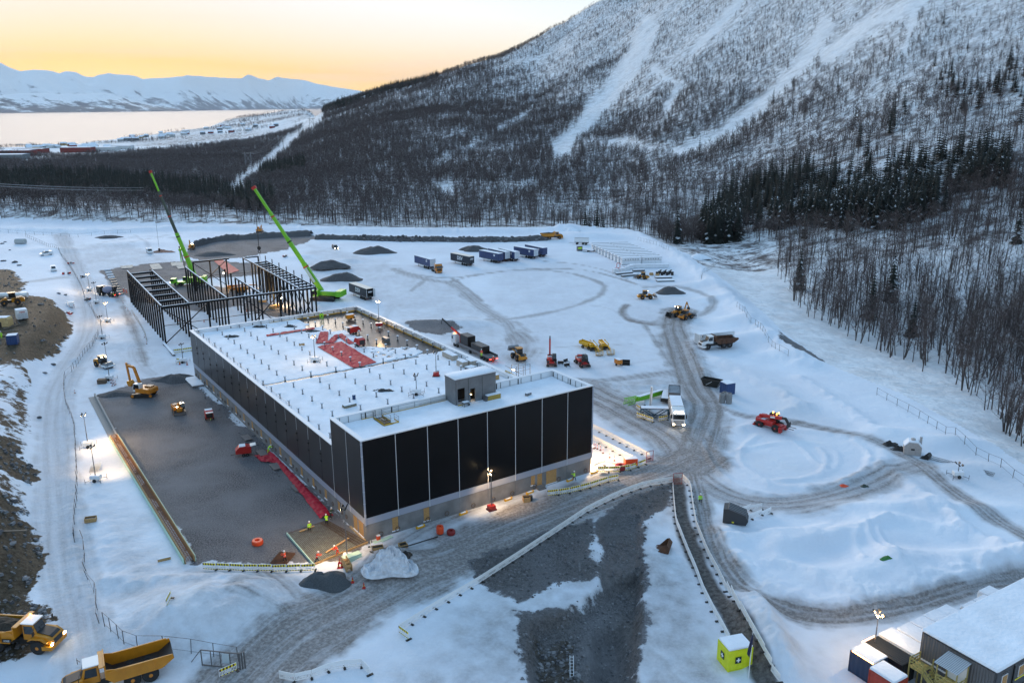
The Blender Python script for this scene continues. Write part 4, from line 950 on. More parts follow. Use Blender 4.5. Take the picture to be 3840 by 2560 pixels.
class T:
    """a thing with named parts, built facing +X, standing on z = 0"""
    def __init__(s, name, label, cat, loc, rz=0.0, group=None, scale=1.0):
        s.o = thing(name, label, cat, loc, rz, group); s.o.scale = (scale,)*3; s.q = []
    def p(s, name, parent=None, **k):
        m = MB(); s.q.append((name, m, parent, k)); return m
    def wheel(s, x, y, r, w_, rim, tyre=RUB, name='wheel'):
        m = MB(); m.lathe([(r*.55,-w_*.5),(r*.93,-w_*.5),(r,-w_*.33),(r,w_*.33),(r*.93,w_*.5),(r*.55,w_*.5)], tyre, (x, y, r), 'Y', 16)
        o = m.build(name, s.o, smooth=False)
        k = MB(); k.lathe([(r*.1,-w_*.53),(r*.54,-w_*.44),(r*.56,-w_*.42),(r*.56,w_*.42),(r*.54,w_*.44),(r*.1,w_*.53)], rim, (x, y, r), 'Y', 12); k.build('rim', o)
    def done(s, bevel=0.0):
        made = {}
        for name, m, parent, k in s.q:
            if not m.v: continue
            b = k.pop('bevel', bevel); o = m.build(name, made[id(parent)] if parent is not None else s.o, bevel=b, **k); made[id(m)] = o
        return s.o
def heading(fv, rv):
    a = G(*fv); b = G(*rv); return (a+b)/2, math.atan2(a.y-b.y, a.x-b.x)
def text_mesh(txt, size, material, bold=.0):
    c = bpy.data.curves.new('lettering', 'FONT'); c.body = txt; c.size = size; c.align_x = 'CENTER'; c.align_y = 'CENTER'; c.extrude = .004; c.offset = bold
    o = bpy.data.objects.new('lettering', c); me = bpy.data.meshes.new_from_object(o); me.materials.clear(); me.materials.append(material)
    bpy.data.objects.remove(o); return me
def letter(par, txt, size, material, loc, rot, bold=0.0, name='lettering'):
    o = obj(name, text_mesh(txt, size, material, bold), par); o.location = loc; o.rotation_euler = rot; return o
RX = math.pi/2
# ---------------------------------------------------------------- vehicles
def hauler(label, loc, rz, body, cabc, load=False, sc=1.0, tag=None, beacon=False, group='articulated dump trucks'):
    t = T('dump_truck', label, 'dump truck', loc, rz, group, sc)
    for x in (3.6, -1.3, -3.1):
        for y in (-1.1, 1.1): t.wheel(x, y, .86, .68, PO if body is not RST else GRY)
    c = t.p('chassis'); c.box(-4.6, 1.6, -.42, .42, .8, 1.25, BLK); c.box(1.0, 2.3, -.6, .6, .8, 1.6, BLK); c.box(2.3, 4.9, -.7, .7, .75, 1.35, BLK); c.box(4.2, 5.35, -1.45, 1.45, .65, 1.15, cabc)
    h = t.p('bonnet', bevel=.08); h.prism([(3.3,1.35),(5.3,1.15),(5.35,1.85),(4.9,2.15),(3.3,2.45)], -1.15, 1.15, cabc)
    h2 = t.p('bonnet_grille', h); h2.prism([(3.5,2.44),(4.9,2.18),(5.2,2.0),(5.2,2.06),(4.9,2.25),(3.5,2.5)], -.75, .75, BLK); h2.box(5.34, 5.42, -.8, .8, 1.25, 1.8, BLK)
    for s_ in (-1, 1):
        f = t.p('fender'); f.prism([(2.6,1.7),(3.1,1.95),(4.3,1.95),(4.9,1.5),(4.9,1.7),(4.35,2.1),(3.0,2.1),(2.55,1.8)], s_*1.45-.3*(s_ > 0), s_*1.45+.3*(s_ < 0), cabc)
        l = t.p('headlight'); l.box(5.33, 5.40, s_*1.15-.16, s_*1.15+.16, 1.25, 1.45, LED if beacon else WHT)
        m = t.p('mirror'); m.bar((3.4, s_*1.0, 3.3), (3.7, s_*1.75, 3.2), .05, BLK); m.box(3.66, 3.72, s_*1.75-.14, s_*1.75+.14, 2.7, 3.3, BLK)
    cab = t.p('cab', bevel=.06); cab.prism([(1.7,1.5),(3.35,1.5),(3.45,2.4),(3.1,3.55),(1.75,3.55)], -.85, .85, cabc)
    g = t.p('cab_window', cab); g.prism([(1.95,2.3),(3.2,2.3),(2.98,3.3),(1.95,3.3)], -.88, .88, GLS); g.prism([(3.42,2.42),(3.47,2.45),(3.16,3.42),(3.10,3.42)], -.75, .75, GLS)
    r = t.p('cab_roof', cab); r.box(1.65, 3.2, -.92, .92, 3.55, 3.66, WHT)
    b = t.p('dump_body')
    prof = [(-5.4,2.45),(-4.2,1.45),(.4,1.35),(1.15,2.0),(1.15,3.15),(-5.3,2.85)]
    out = [(-1.5,1.0),(-1.62,1.62)]
    for s_ in (-1, 1):
        b.prism([(-5.6,2.35),(-4.3,1.5),(.5,1.4),(1.2,2.1),(1.2,3.2),(.2,2.95),(-5.5,2.85)], s_*1.62-.09*(s_ > 0), s_*1.62+.09*(s_ < 0), body)
        b.box(-5.2, 1.0, s_*1.66-.06, s_*1.66+.06, 2.72, 2.92, body)
        for x in (-3.6, -2.0, -.5): b.box(x-.08, x+.08, s_*1.66-.08, s_*1.66+.08, 1.6, 2.75, body)
    b.box(1.1, 1.22, -1.6, 1.6, 2.0, 3.75 if not load else 3.6, body); b.box(1.2, 1.7, -1.6, 1.6, 3.5, 3.62, body)
    b.prism([(-5.6,2.35),(-4.3,1.5),(.5,1.4),(1.1,2.0),(1.1,2.15),(.45,1.55),(-4.25,1.65),(-5.55,2.48)], -1.53, 1.53, BLK if not load else RST)
    if load:
        ld = MB(); R = random.Random(4); n = 14
        vs = []; fs = []
        for i in range(n+1):
            for j in range(9):
                x = -5.0+6.0*i/n; y = -1.5+3*j/8; e = math.sin(math.pi*i/n)**.5*math.sin(math.pi*j/8)**.5 if 0 < i < n and 0 < j < 8 else 0
                vs.append((x, y, 2.55+.75*e+R.uniform(-.08,.08)))
        for i in range(n):
            for j in range(8): fs.append((i*9+j, (i+1)*9+j, (i+1)*9+j+1, i*9+j+1))
        ld.add(vs, fs, mat('wet_earth', (.035,.028,.02), .9, noise=.5, nscale=4, bump=.08)); ld.build('load', t.o)
    if tag:
        o = t.o
        p = MB(); p.box(-.2, .9, -1.79, -1.73, 1.7, 2.1, BLK); pl = p.build('name_plate', o); letter(o, tag, .34, WHT, (.35, -1.80, 1.9), (RX, 0, 0))
    if beacon: a = t.p('beacon'); a.tube((1.9,.6,3.66), (1.9,.6,3.95), .09, AMB)
    return t.done()
def loader(label, loc, rz, col, sc=1.0, lift=0.0, lit=False, bucket=True, snowload=False):
    t = T('wheel_loader', label, 'wheel loader', loc, rz, 'wheel loaders', sc)
    for x in (1.55, -1.55):
        for y in (-1.0, 1.0): t.wheel(x, y, .78, .6, col)
    b = t.p('rear_body', bevel=.07); b.prism([(-3.2,.95),(-2.9,.7),(-.2,.7),(-.2,1.9),(-2.6,1.95),(-3.2,1.6)], -.85, .85, col); b.prism([(-3.35,1.0),(-3.2,.75),(-2.9,.75),(-2.9,1.45),(-3.35,1.45)], -1.15, 1.15, col)
    k = t.p('engine_grille', b); k.prism([(-3.1,1.62),(-2.6,1.96),(-1.1,1.93),(-1.1,1.99),(-2.62,2.03),(-3.16,1.66)], -.6, .6, BLK)
    f = t.p('front_frame'); f.box(-.2, 1.9, -.5, .5, .6, 1.35, BLK); f.prism([(.7,1.3),(1.6,1.3),(1.3,2.1),(.9,2.1)], -.45, .45, col)
    c = t.p('cab', bevel=.05); c.prism([(-1.35,1.9),(.35,1.9),(.3,3.2),(-1.2,3.2)], -.72, .72, BLK)
    g = t.p('cab_window', c); g.prism([(-1.1,2.2),(.25,2.15),(.2,3.05),(-1.05,3.05)], -.75, .75, GLS); g.box(.33, .37, -.6, .6, 2.1, 3.05, GLS)
    r = t.p('cab_roof', c); r.box(-1.35, .5, -.82, .82, 3.2, 3.33, col)
    if lit:
        for s_ in (-1, 1): l = t.p('work_lamp', c); l.box(.48, .55, s_*.6-.1, s_*.6+.1, 3.15, 3.3, LED)
    a = t.p('lift_arm'); z1 = .8+lift
    for s_ in (-.42, .42): a.bar((1.0, s_, 1.95), (2.3, s_, 1.25+lift*.6), .16, col, .32); a.bar((2.3, s_, 1.25+lift*.6), (3.0, s_, z1), .16, col, .28)
    a.bar((1.1, 0, 1.6), (2.7, 0, z1+.5), .12, STE)
    for s_ in (-1, 1):
        m = t.p('mudguard'); m.prism([(-2.4,1.55),(-1.9,1.75),(-1.2,1.75),(-.75,1.5),(-.75,1.6),(-1.15,1.87),(-1.95,1.87),(-2.4,1.65)], s_*1.0-.3, s_*1.0+.3, BLK)
    if bucket:
        u = t.p('bucket'); u.prism([(3.0,z1-.3),(4.2,z1-.45),(4.25,z1-.4),(3.15,z1-.18),(3.05,z1+.45),(3.5,z1+.85),(3.45,z1+.92),(2.95,z1+.55)], -1.4, 1.4, STE if not lit else BLK)
        for s_ in (-1.42, 1.38): u.prism([(3.0,z1-.3),(4.2,z1-.45),(3.5,z1+.85),(2.95,z1+.5)], s_, s_+.04, STE)
        if snowload: q = t.p('snow_load', u); q.prism([(3.1,z1-.2),(4.1,z1-.35),(3.9,z1+.3),(3.4,z1+.8),(3.1,z1+.5)], -1.3, 1.3, SNOW)
    else:
        for s_ in (-.6, .6): u = t.p('fork'); u.box(3.0, 4.3, s_-.06, s_+.06, z1-.3, z1-.22, BLK)
        u = t.p('carriage'); u.box(2.9, 3.0, -1.0, 1.0, z1-.3, z1+.6, BLK)
    return t.done()
def excavator(label, loc, rz, col, cabc, sc=1.0, swing=0.0, bm=(2.6, 3.6, -1.9), lit=False, group='excavators', bucketm=None, blade=False):
    """bm: boom tip (dx, dz) from the pivot and stick drop"""
    t = T('excavator', label, 'excavator', loc, rz, group, sc)
    for s_ in (-1, 1):
        k = t.p('track'); k.prism([(-2.2,.35),(-1.95,.05),(1.95,.05),(2.2,.35),(2.2,.55),(1.95,.85),(-1.95,.85),(-2.2,.55)], s_*1.2-.3, s_*1.2+.3, BLK)
        for x in (-1.8, 1.8): w_ = t.p('sprocket', k); w_.lathe([(.3,-.32),(.3,.32)], col, (x, s_*1.2, .45), 'Y', 10)
    u = t.p('undercarriage'); u.box(-1.4, 1.4, -.9, .9, .35, .8, GRY); u.tube((0,0,.8), (0,0,1.05), .7, BLK)
    if blade: b = t.p('dozer_blade'); b.box(2.3, 2.45, -1.4, 1.4, .15, .75, GRY); b.bar((1.4,0,.4), (2.35,0,.4), .3, GRY)
    M = Matrix.Rotation(swing, 4, 'Z')
    def rot(mb): mb.v = [tuple(M @ Vector(p)) for p in mb.v]
    parts = []
    h = t.p('house', bevel=.06); h.box(-2.5, .9, -1.35, 1.35, 1.05, 2.0, col); h.prism([(-2.6,1.05),(-2.2,1.05),(-2.2,2.1),(-2.5,2.0)], -1.3, 1.3, col); h.box(-2.0, -.4, -1.2, .1, 2.0, 2.25, BLK); parts.append(h)
    w = t.p('counterweight', h); w.prism([(-2.75,1.15),(-2.5,1.0),(-2.5,2.1),(-2.75,1.9)], -1.2, 1.2, col); parts.append(w)
    c = t.p('cab', bevel=.04); c.prism([(-.3,1.2),(1.45,1.2),(1.5,1.9),(1.2,2.95),(-.3,2.95)], .3, 1.3, cabc); parts.append(c)
    g = t.p('cab_window', c); g.prism([(-.1,1.7),(1.38,1.7),(1.1,2.8),(-.1,2.8)], .27, 1.33, GLS); g.prism([(1.46,1.4),(1.52,1.9),(1.24,2.85),(1.18,2.85)], .4, 1.2, GLS); parts.append(g)
    if lit:
        for y in (.4, 1.1): l = t.p('work_lamp', c); l.box(1.18, 1.28, y-.12, y+.12, 2.92, 3.08, LED); parts.append(l)
        l = t.p('work_lamp', h); l.box(.85, .95, -.7, -.4, 1.95, 2.1, LED); parts.append(l)
    dx, dz, drop = bm; p0 = Vector((.5, -.2, 1.6)); kn = p0+Vector((dx*.45, 0, dz*.95)); tip = p0+Vector((dx, 0, dz)); end = tip+Vector((-.35 if drop < -1 else .6, 0, drop))
    b = t.p('boom'); b.bar(p0, kn, .34, col, .55); b.bar(kn, tip, .32, col, .48); b.bar(p0+Vector((.4,.0,-.1)), p0.lerp(kn, .75)+Vector((.25,0,-.2)), .13, STE); parts.append(b)
    s_ = t.p('stick', b); s_.bar(tip+(tip-end).normalized()*.6, end, .26, col, .38); s_.bar(kn.lerp(tip, .4)+Vector((0,0,.35)), tip+(tip-end).normalized()*.5, .12, STE); parts.append(s_)
    k = t.p('bucket', s_); e = end; k.prism([(e.x-.25,e.z+.25),(e.x+.3,e.z+.2),(e.x+.35,e.z-.35),(e.x+.05,e.z-.85),(e.x-.55,e.z-.9),(e.x-.75,e.z-.5),(e.x-.5,e.z-.1)], -.75, .45, bucketm or col); parts.append(k)
    for q in parts: rot(q)
    return t.done()
def trailer(label, rn, fn, rf, side, front_txt=None, emblem=False, doorm=None, L=13.2, group='box trailers parked in the yard', sc=1.0, roofc=None, opened=False, sc_txt=1.5):
    """curtain-sided semi-trailer from its near rear corner, near front corner and far rear corner on the ground"""
    a, b, c = G(*rn), G(*fn), G(*rf); hd = math.atan2(b.y-a.y, b.x-a.x); sd = 1 if (Vector((-math.sin(hd), math.cos(hd), 0)).dot(c-a) > 0) else -1
    hv = Vector((math.cos(hd), math.sin(hd), 0)); sv = Vector((-math.sin(hd), math.cos(hd), 0))*sd; W = 2.5
    t = T('box_trailer', label, 'trailer', (a+hv*(L/2*sc)+sv*(W/2*sc)), hd, group, sc)
    h = L/2
    if opened:
        bx = t.p('box_body'); bx.box(-h, h, -1.25, -1.2, 1.2, 3.95, side); bx.box(-h, h, 1.2, 1.25, 1.2, 3.95, side); bx.box(h-.06, h, -1.2, 1.2, 1.2, 3.95, side)
        bx.box(-h, h, -1.2, 1.2, 1.15, 1.28, GRY); fr = t.p('door_frame'); 
        for y in (-1.25, 1.15): fr.box(-h-.03, -h+.12, y, y+.1, 1.2, 3.95, WHT)
        fr.box(-h-.03, -h+.12, -1.25, 1.25, 3.85, 3.97, BLK); r_ = t.p('roof_cover'); r_.box(-h, h, -1.25, 1.25, 3.95, 4.03, roofc or SNOW)
        dd = t.p('door'); dd.box(-h-1.15, -h, -1.30*sd*-1-.03, -1.30*sd*-1+.03, 1.25, 3.9, WHT)
    else:
        bx = t.p('box_body'); bx.box(-h, h, -1.25, 1.25, 1.2, 3.95, side); r_ = t.p('roof_cover'); r_.box(-h+.02, h-.02, -1.23, 1.23, 3.95, 4.04, roofc or SNOW)
        dr = t.p('rear_door')
        for y in (-1.2, .02): dr.box(-h-.04, -h, y, y+1.18, 1.3, 3.85, doorm or side)
        for y in (-.75, -.3, .3, .75): lr = t.p('lock_rod', dr); lr.box(-h-.07, -h-.04, y-.02, y+.02, 1.35, 3.8, STE)
        ft = t.p('front_wall'); ft.box(h, h+.05, -1.22, 1.22, 1.25, 3.9, doorm or WHT)
    tr = t.p('side_rail')
    for y in (-1.27, 1.25): tr.box(-h, h, y, y+.02, 1.14, 1.28, GRY); tr.box(-h, h, y, y+.02, 3.85, 3.97, GRY)
    c_ = t.p('chassis'); c_.box(-h, h-.3, -.5, -.35, .85, 1.15, BLK); c_.box(-h, h-.3, .35, .5, .85, 1.15, BLK); c_.box(-h-.02, -h+.1, -1.2, 1.2, .55, .75, BLK); c_.box(-1.5, 1.5, -1.15, -1.1, .5, 1.0, WHT); c_.box(-1.5, 1.5, 1.1, 1.15, .5, 1.0, WHT)
    for y in (-.9, .9): g = t.p('landing_leg'); g.bar((h-2.6, y, 0), (h-2.6, y, 1.0), .12, STE); g.box(h-2.8, h-2.4, y-.15, y+.15, 0, .06, STE)
    for x in (-h+2.0, -h+3.3, -h+4.6):
        for y in (-1.05, 1.05): t.wheel(x, y, .5, .38, GRY)
    for y in (-1.0, 1.0): l = t.p('tail_light'); l.box(-h-.05, -h-.02, y-.15, y+.15, .58, .7, TAIL if False else RD)
    o = t.done()
    lw = mat('lettering_white', (.8, .82, .85), .6)
    if front_txt:
        for s_ in (-1, 1): letter(o, front_txt, 1.9*sc_txt/1.5, lw, (0.6*s_*0-1.2*s_*(-1)*0, s_*1.262, 2.6), (RX, 0, 0 if s_ < 0 else math.pi), .035)
        letter(o, front_txt, .8, lw, (-h-.075, 0, 2.9), (RX, 0, -RX), .02)
    if emblem:
        for s_ in (-1, 1):
            e = MB(); e.lathe([(.48,0),(.48,.02)], lw, (0,0,0), 'Y', 18); e2 = e.build('emblem', o); e2.location = (-h+2.6, s_*1.26 if s_ > 0 else -1.28, 3.1)
            f = MB(); f.box(-.28,.28,-.01,.03,-.06,.06,NAV); f.box(-.06,.06,-.01,.03,-.28,.28,RD); f2 = f.build('emblem_mark', e2)
            f2.location = (0, 0.0 if s_ > 0 else -.012, 0)
    return o
def tractor(label, fv, rv, col, snow=True, deck=False):
    c, hd = heading(fv, rv); t = T('truck_tractor', label, 'truck', c, hd, None)
    for x, r in ((2.3,.52), (-1.1,.52), (-2.4,.52)):
        for y in (-1.05, 1.05): t.wheel(x, y, r, .42, GRY)
    f = t.p('chassis'); f.box(-3.4, 3.0, -.45, .45, .6, .95, BLK); f.box(-3.2, .8, -1.15, 1.15, .98, 1.08, GRY); f.tube((-1.6,0,1.08), (-1.6,0,1.25), .5, STE)
    cab = t.p('cab', bevel=.06); cab.prism([(1.2,.9),(3.35,.9),(3.4,1.9),(3.2,3.0),(2.9,3.5),(1.2,3.6)], -1.22, 1.22, col)
    g = t.p('windscreen', cab); g.prism([(3.38,1.95),(3.44,1.95),(3.25,2.9),(3.18,2.9)], -1.1, 1.1, GLS); g.box(2.3, 3.1, -1.24, 1.24, 2.0, 2.8, GLS)
    gr = t.p('grille', cab); gr.box(3.36, 3.44, -.9, .9, 1.1, 1.75, BLK)
    b = t.p('bumper'); b.box(3.1, 3.5, -1.22, 1.22, .35, .85, col)
    for y in (-1, 1): h = t.p('headlight', b); h.box(3.49, 3.53, y*.95-.2, y*.95+.2, .55, .75, WHT)
    for y in (-1, 1): m = t.p('mirror'); m.box(3.2, 3.3, y*1.4-.1, y*1.4+.1, 2.0, 2.8, BLK)
    cr = t.p('loader_crane'); cr.tube((.7,0,1.1), (.7,0,2.6), .22, RD); cr.bar((.7,0,2.6), (-.2,.6,3.3), .22, BLK); cr.bar((-.2,.6,3.3), (.9,-.6,3.0), .2, RD)
    if snow: s_ = t.p('roof_snow'); s_.box(1.3, 2.9, -1.1, 1.1, 3.58, 3.68, SNOW)
    return t.done()
def car(label, fv, rv, col, kind='pickup', lit=False, name='car', snow=True):
    c, hd = heading(fv, rv); t = T(name, label, {'pickup': 'pickup', 'van': 'van', 'suv': 'car'}[kind], c, hd, 'cars on the site')
    L = 2.6 if kind != 'suv' else 2.3
    for x in (L-.95, -L+1.0):
        for y in (-.78, .78): t.wheel(x, y, .36, .25, GRY)
    b = t.p('body', bevel=.05)
    if kind == 'van': b.prism([(-L,.35),(L,.35),(L,.95),(L-.5,1.15),(L-1.1,1.95),(-L,1.98)], -.93, .93, col)
    else: b.prism([(-L,.38),(L,.38),(L,.85),(L-.9,1.05),(-L,1.08)], -.92, .92, col)
    if kind != 'van':
        x0 = -L+.15 if kind == 'suv' else -.95
        k = t.p('cabin', bevel=.06); k.prism([(x0,1.05),(L-1.1,1.05),(L-1.75,1.72),(x0+.15,1.78)], -.78, .78, col)
        g = t.p('window', k); g.prism([(x0+.2,1.12),(L-1.3,1.12),(L-1.8,1.62),(x0+.25,1.64)], -.81, .81, GLS); g.prism([(L-1.12,1.08),(L-1.05,1.08),(L-1.7,1.72),(L-1.77,1.70)], -.66, .66, GLS)
        if kind == 'pickup': q = t.p('canopy', bevel=.05); q.prism([(-L+.05,1.05),(-1.0,1.05),(-1.0,1.75),(-L+.2,1.7)], -.82, .82, WHT if col is not BLK else BLK)
    else:
        g = t.p('window'); g.prism([(L-1.5,1.15),(L-.62,1.15),(L-1.1,1.75),(L-1.5,1.78)], -.95, .95, GLS); g.prism([(L-.52,1.12),(L-.46,1.14),(L-1.05,1.9),(L-1.12,1.88)], -.8, .8, GLS); g.box(-L+.4, L-1.7, -.95, .95, 1.25, 1.72, GLS)
    for y in (-.62, .62):
        h = t.p('headlight'); h.box(L-.01, L+.03, y-.17, y+.17, .62, .78, LED if lit else WHT); q = t.p('tail_light'); q.box(-L-.02, -L+.01, y-.1, y+.1, .7, .95, RD)
    if snow: s_ = t.p('roof_snow'); s_.box(-1.0 if kind != 'van' else -L+.1, .4 if kind != 'van' else L-1.3, -.7, .7, 1.78 if kind != 'van' else 1.98, 1.86 if kind != 'van' else 2.06, SNOW)
    return t.done()
def telehandler(label, loc, rz, boom=(3.2, 1.2), up=False, sc=1.0, rotating=False, fork=True, lit=False):
    t = T('telehandler', label, 'telehandler', loc, rz, 'telehandlers', sc)
    for x in (1.5, -1.5):
        for y in (-1.0, 1.0): t.wheel(x, y, .66, .46, GRY if not rotating else RD)
    c = t.p('chassis', bevel=.05); c.box(-2.4, 2.4, -.65, .65, .55, 1.15, RD); c.box(-2.6, -2.0, -1.15, 1.15, .5, .9, BLK); c.box(2.0, 2.6, -1.15, 1.15, .5, .95, RD if rotating else BLK)
    for x in (-2.5, 2.5):
        for y in (-1, 1): s_ = t.p('stabiliser'); s_.box(x-.2, x+.2, y*1.0-.35, y*1.0+.35, .15, .6, RD if rotating else BLK)
    h = t.p('upper_body', bevel=.05); h.box(-2.1, 1.0, -1.15, .2, 1.2, 1.75, RD); h.prism([(-2.4,1.2),(-1.2,1.2),(-1.2,2.1),(-2.2,2.0)], -1.1, 1.1, RD if rotating else BLK)
    k = t.p('cab', bevel=.05); k.prism([(-.4,1.15),(1.25,1.15),(1.35,1.8),(.9,2.75),(-.4,2.75)], .15, 1.15, BLK)
    g = t.p('cab_window', k); g.prism([(-.2,1.6),(1.2,1.6),(.85,2.62),(-.2,2.62)], .12, 1.18, GLS); g.prism([(1.27,1.25),(1.37,1.8),(.96,2.7),(.9,2.7)], .25, 1.05, GLS)
    b = t.p('boom'); p0 = Vector((-1.9,-.45,2.1)); q0 = p0+Vector((boom[0],0,boom[1])); b.bar(p0, q0, .42, RD, .5); d = (q0-p0).normalized(); b.bar(q0, q0+d*.7, .3, BLK, .36)
    e = q0+d*.6
    if not up: a = t.p('boom_head', b); a.bar(e, e+Vector((.7,0,-.9)), .35, BLK); a.box(e.x+.6, e.x+.75, -1.1, .2, e.z-1.5, e.z-.6, BLK)
    if fork and not up:
        for y in (-.95, .0): f = t.p('fork'); f.box(e.x+.75, e.x+1.9, y-.05, y+.05, e.z-1.5, e.z-1.42, BLK)
    if lit:
        for y in (.3, 1.0): l = t.p('work_lamp', k); l.box(.88, .98, y-.08, y+.08, 2.75, 2.9, AMB)
        l = t.p('beacon', k); l.tube((.1,.6,2.75), (.1,.6,3.0), .07, AMB)
    if rotating: n = t.p('name_plate', b); n.cbox(p0.lerp(q0, .6)+Vector((0,-.23,0)), (.9,.02,.3), WHT, ry=-math.atan2(boom[1], boom[0]))
    s_ = t.p('snow_cap'); s_.box(-2.1, -.5, -1.1, .1, 1.75, 1.85, SNOW)
    return t.done()
def boomlift(label, loc, rz, ext=5.5):
    t = T('boom_lift', label, 'boom lift', loc, rz, 'parked boom lifts')
    for x in (1.1, -1.1):
        for y in (-.9, .9): t.wheel(x, y, .42, .34, LY)
    c = t.p('chassis'); c.box(-1.6, 1.6, -.6, .6, .4, .8, BLK); c.box(-1.3, 1.3, -.9, .9, .55, .7, LY)
    u = t.p('turntable', bevel=.05); u.box(-2.3, .9, -.95, .95, .9, 1.65, LY); u.prism([(-2.7,1.0),(-2.2,.9),(-2.2,1.9),(-2.6,1.8)], -.9, .9, LY)
    b = t.p('boom'); b.bar((-2.2,0,1.9), (ext*.6,0,1.75), .32, LY, .42); b.bar((ext*.55,0,1.75), (ext,0,1.55), .24, LY, .3)
    s_ = t.p('boom_snow'); s_.bar((-2.2,0,2.14), (ext*.6,0,1.99), .28, SNOW, .08)
    k = t.p('basket'); x0 = ext+.2
    for z in (.35, .85, 1.4):
        for p, q in (((x0,-.9,z),(x0,.9,z)), ((x0+.9,-.9,z),(x0+.9,.9,z)), ((x0,-.9,z),(x0+.9,-.9,z)), ((x0,.9,z),(x0+.9,.9,z))): k.bar(p, q, .05, LY)
    for x in (x0, x0+.9):
        for y in (-.9, 0, .9): k.bar((x,y,.3), (x,y,1.4), .05, LY)
    k.box(x0, x0+.9, -.9, .9, .28, .34, STE); k.bar((ext-.1,0,1.5), (x0+.05,0,.8), .14, LY)
    return t.done()
def corrugated(mb, x0, x1, y, z0, z1, m, axis='x', n=None, amp=.035, out=1):
    n = n or max(6, int((x1-x0)/.28)); pts = []
    for i in range(n+1):
        x = x0+(x1-x0)*i/n; d = amp*out if (i % 2) else 0.0; pts.append((x, y+d))
    vs = []
    for a, b in pts: vs += [((a, b, z0) if axis == 'x' else (b, a, z0)), ((a, b, z1) if axis == 'x' else (b, a, z1))]
    mb.add(vs, [(2*i, 2*i+2, 2*i+3, 2*i+1) for i in range(n)], m)
def container(label, loc, rz, L, col, W=2.44, HH=2.59, snow=.16, name='shipping_container', group=None, doors=True, frame=None, z0=0.0):
    t = T(name, label, 'container', loc, rz, group); h, w = L/2, W/2; frame = frame or col
    bd = t.p('wall'); bd.box(-h+.1, h-.1, -w+.1, w-.1, z0+.1, z0+HH-.06, col)
    corrugated(bd, -h+.12, h-.12, -w+.04, z0+.15, z0+HH-.12, col, 'x', out=-1); corrugated(bd, -h+.12, h-.12, w-.04, z0+.15, z0+HH-.12, col, 'x')
    corrugated(bd, -w+.12, w-.12, h-.04, z0+.15, z0+HH-.12, col, 'y')
    if not doors: corrugated(bd, -w+.12, w-.12, -h+.04, z0+.15, z0+HH-.12, col, 'y', out=-1)
    f = t.p('frame')
    for x in (-h, h-.12):
        for y in (-w, w-.12): f.box(x, x+.12, y, y+.12, z0, z0+HH, frame)
    for y in (-w, w-.1):
        for z in (z0+.02, z0+HH-.12): f.box(-h+.12, h-.12, y, y+.1, z, z+.1, frame)
    for x in (-h, h-.1):
        for z in (z0+.02, z0+HH-.12): f.box(x, x+.1, -w+.12, w-.12, z, z+.1, frame)
    if doors:
        for y in (-w+.12, .01):
            d = t.p('door'); d.box(-h+.01, -h+.06, y, y+w-.13, z0+.14, z0+HH-.14, col)
            for yy in (.3, .8): lb = t.p('lock_bar', d); lb.tube((-h-.01, y+yy*(w-.13), z0+.12), (-h-.01, y+yy*(w-.13), z0+HH-.12), .025, STE, n=5)
    t.p('roof').box(-h+.06, h-.06, -w+.06, w-.06, z0+HH-.05, z0+HH-.012, col)
    o = t.done()
    if snow > 0: s_ = MB(); s_.box(-h+.03, h-.03, -w+.03, w-.03, z0+HH-.01, z0+HH+snow, SNOW); s_.build('roof_snow', o, bevel=.07)
    return o
def lamp(par, kind, loc, energy, target=None, spot=1.2, size=.25, col=(1, .64, .30)):
    d = bpy.data.lights.new('tower_light', kind); d.energy = energy; d.color = col
    if kind == 'SPOT': d.spot_size = spot; d.spot_blend = .9
    d.shadow_soft_size = size
    o = bpy.data.objects.new('light', d); COL.objects.link(o); o.location = loc
    if target is not None: o.rotation_euler = (Vector(target)-Vector(loc)).to_track_quat('-Z', 'Y').to_euler()
    return o
def lighttower(label, base, rz, h=7.5, lit=0, aim=None, trailer_=True, col=None, energy=900, group='mobile light towers', red=False):
    base = Vector(base); t = T('light_tower', label, 'light tower', base, rz, group)
    bc = RD if red else (col or WHT)
    if trailer_:
        c = t.p('trailer', bevel=.04); c.box(-.8, .8, -.5, .5, .45, 1.1, bc); s_ = t.p('trailer_snow', c); s_.box(-.78, .78, -.48, .48, 1.1, 1.16, SNOW)
        f = t.p('outrigger'); 
        for x, y in ((-1.3,-1.1),(1.3,-1.1),(-1.3,1.1),(1.3,1.1)): f.bar((x*.5,y*.4,.4), (x,y,.35), .07, STE); f.bar((x,y,0), (x,y,.9), .06, STE)
        for y in (-.62, .62): t.wheel(0, y, .3, .18, GRY)
    else: c = t.p('trailer', bevel=.03); c.box(-.55, .55, -.45, .45, .2, .8, bc); c.box(-.7, .7, -.6, .6, .0, .2, BLK)
    m = t.p('mast'); m.tube((0,0,.6), (0,0,h*.45), .09, STE, n=6); m.tube((0,0,h*.4), (0,0,h*.75), .07, STE, n=6); m.tube((0,0,h*.7), (0,0,h), .05, STE, n=6)
    a = t.p('cross_arm', m); a.bar((0,-.55,h), (0,.55,h), .06, BLK)
    k = 0
    for y in (-.5, .5):
        for x in (-.22, .22):
            l = t.p('lamp_head', m); on = k < lit; k += 1
            l.cbox((x*1.3, y, h+.22), (.14, .42, .34), BLK, ry=.5 if x > 0 else -.5); l.cbox((x*1.3+(.075 if x > 0 else -.075), y, h+.19), (.015, .36, .28), LED if on else GRY, ry=.5 if x > 0 else -.5)
    o = t.done()
    if lit: lamp(o, 'SPOT' if aim is not None else 'POINT', base+Vector((0,0,h+.05)) if aim is None else base+Vector((0,0,h+.1))+(Vector(aim)-base).normalized()*.6, energy, aim, 2.2)
    return o
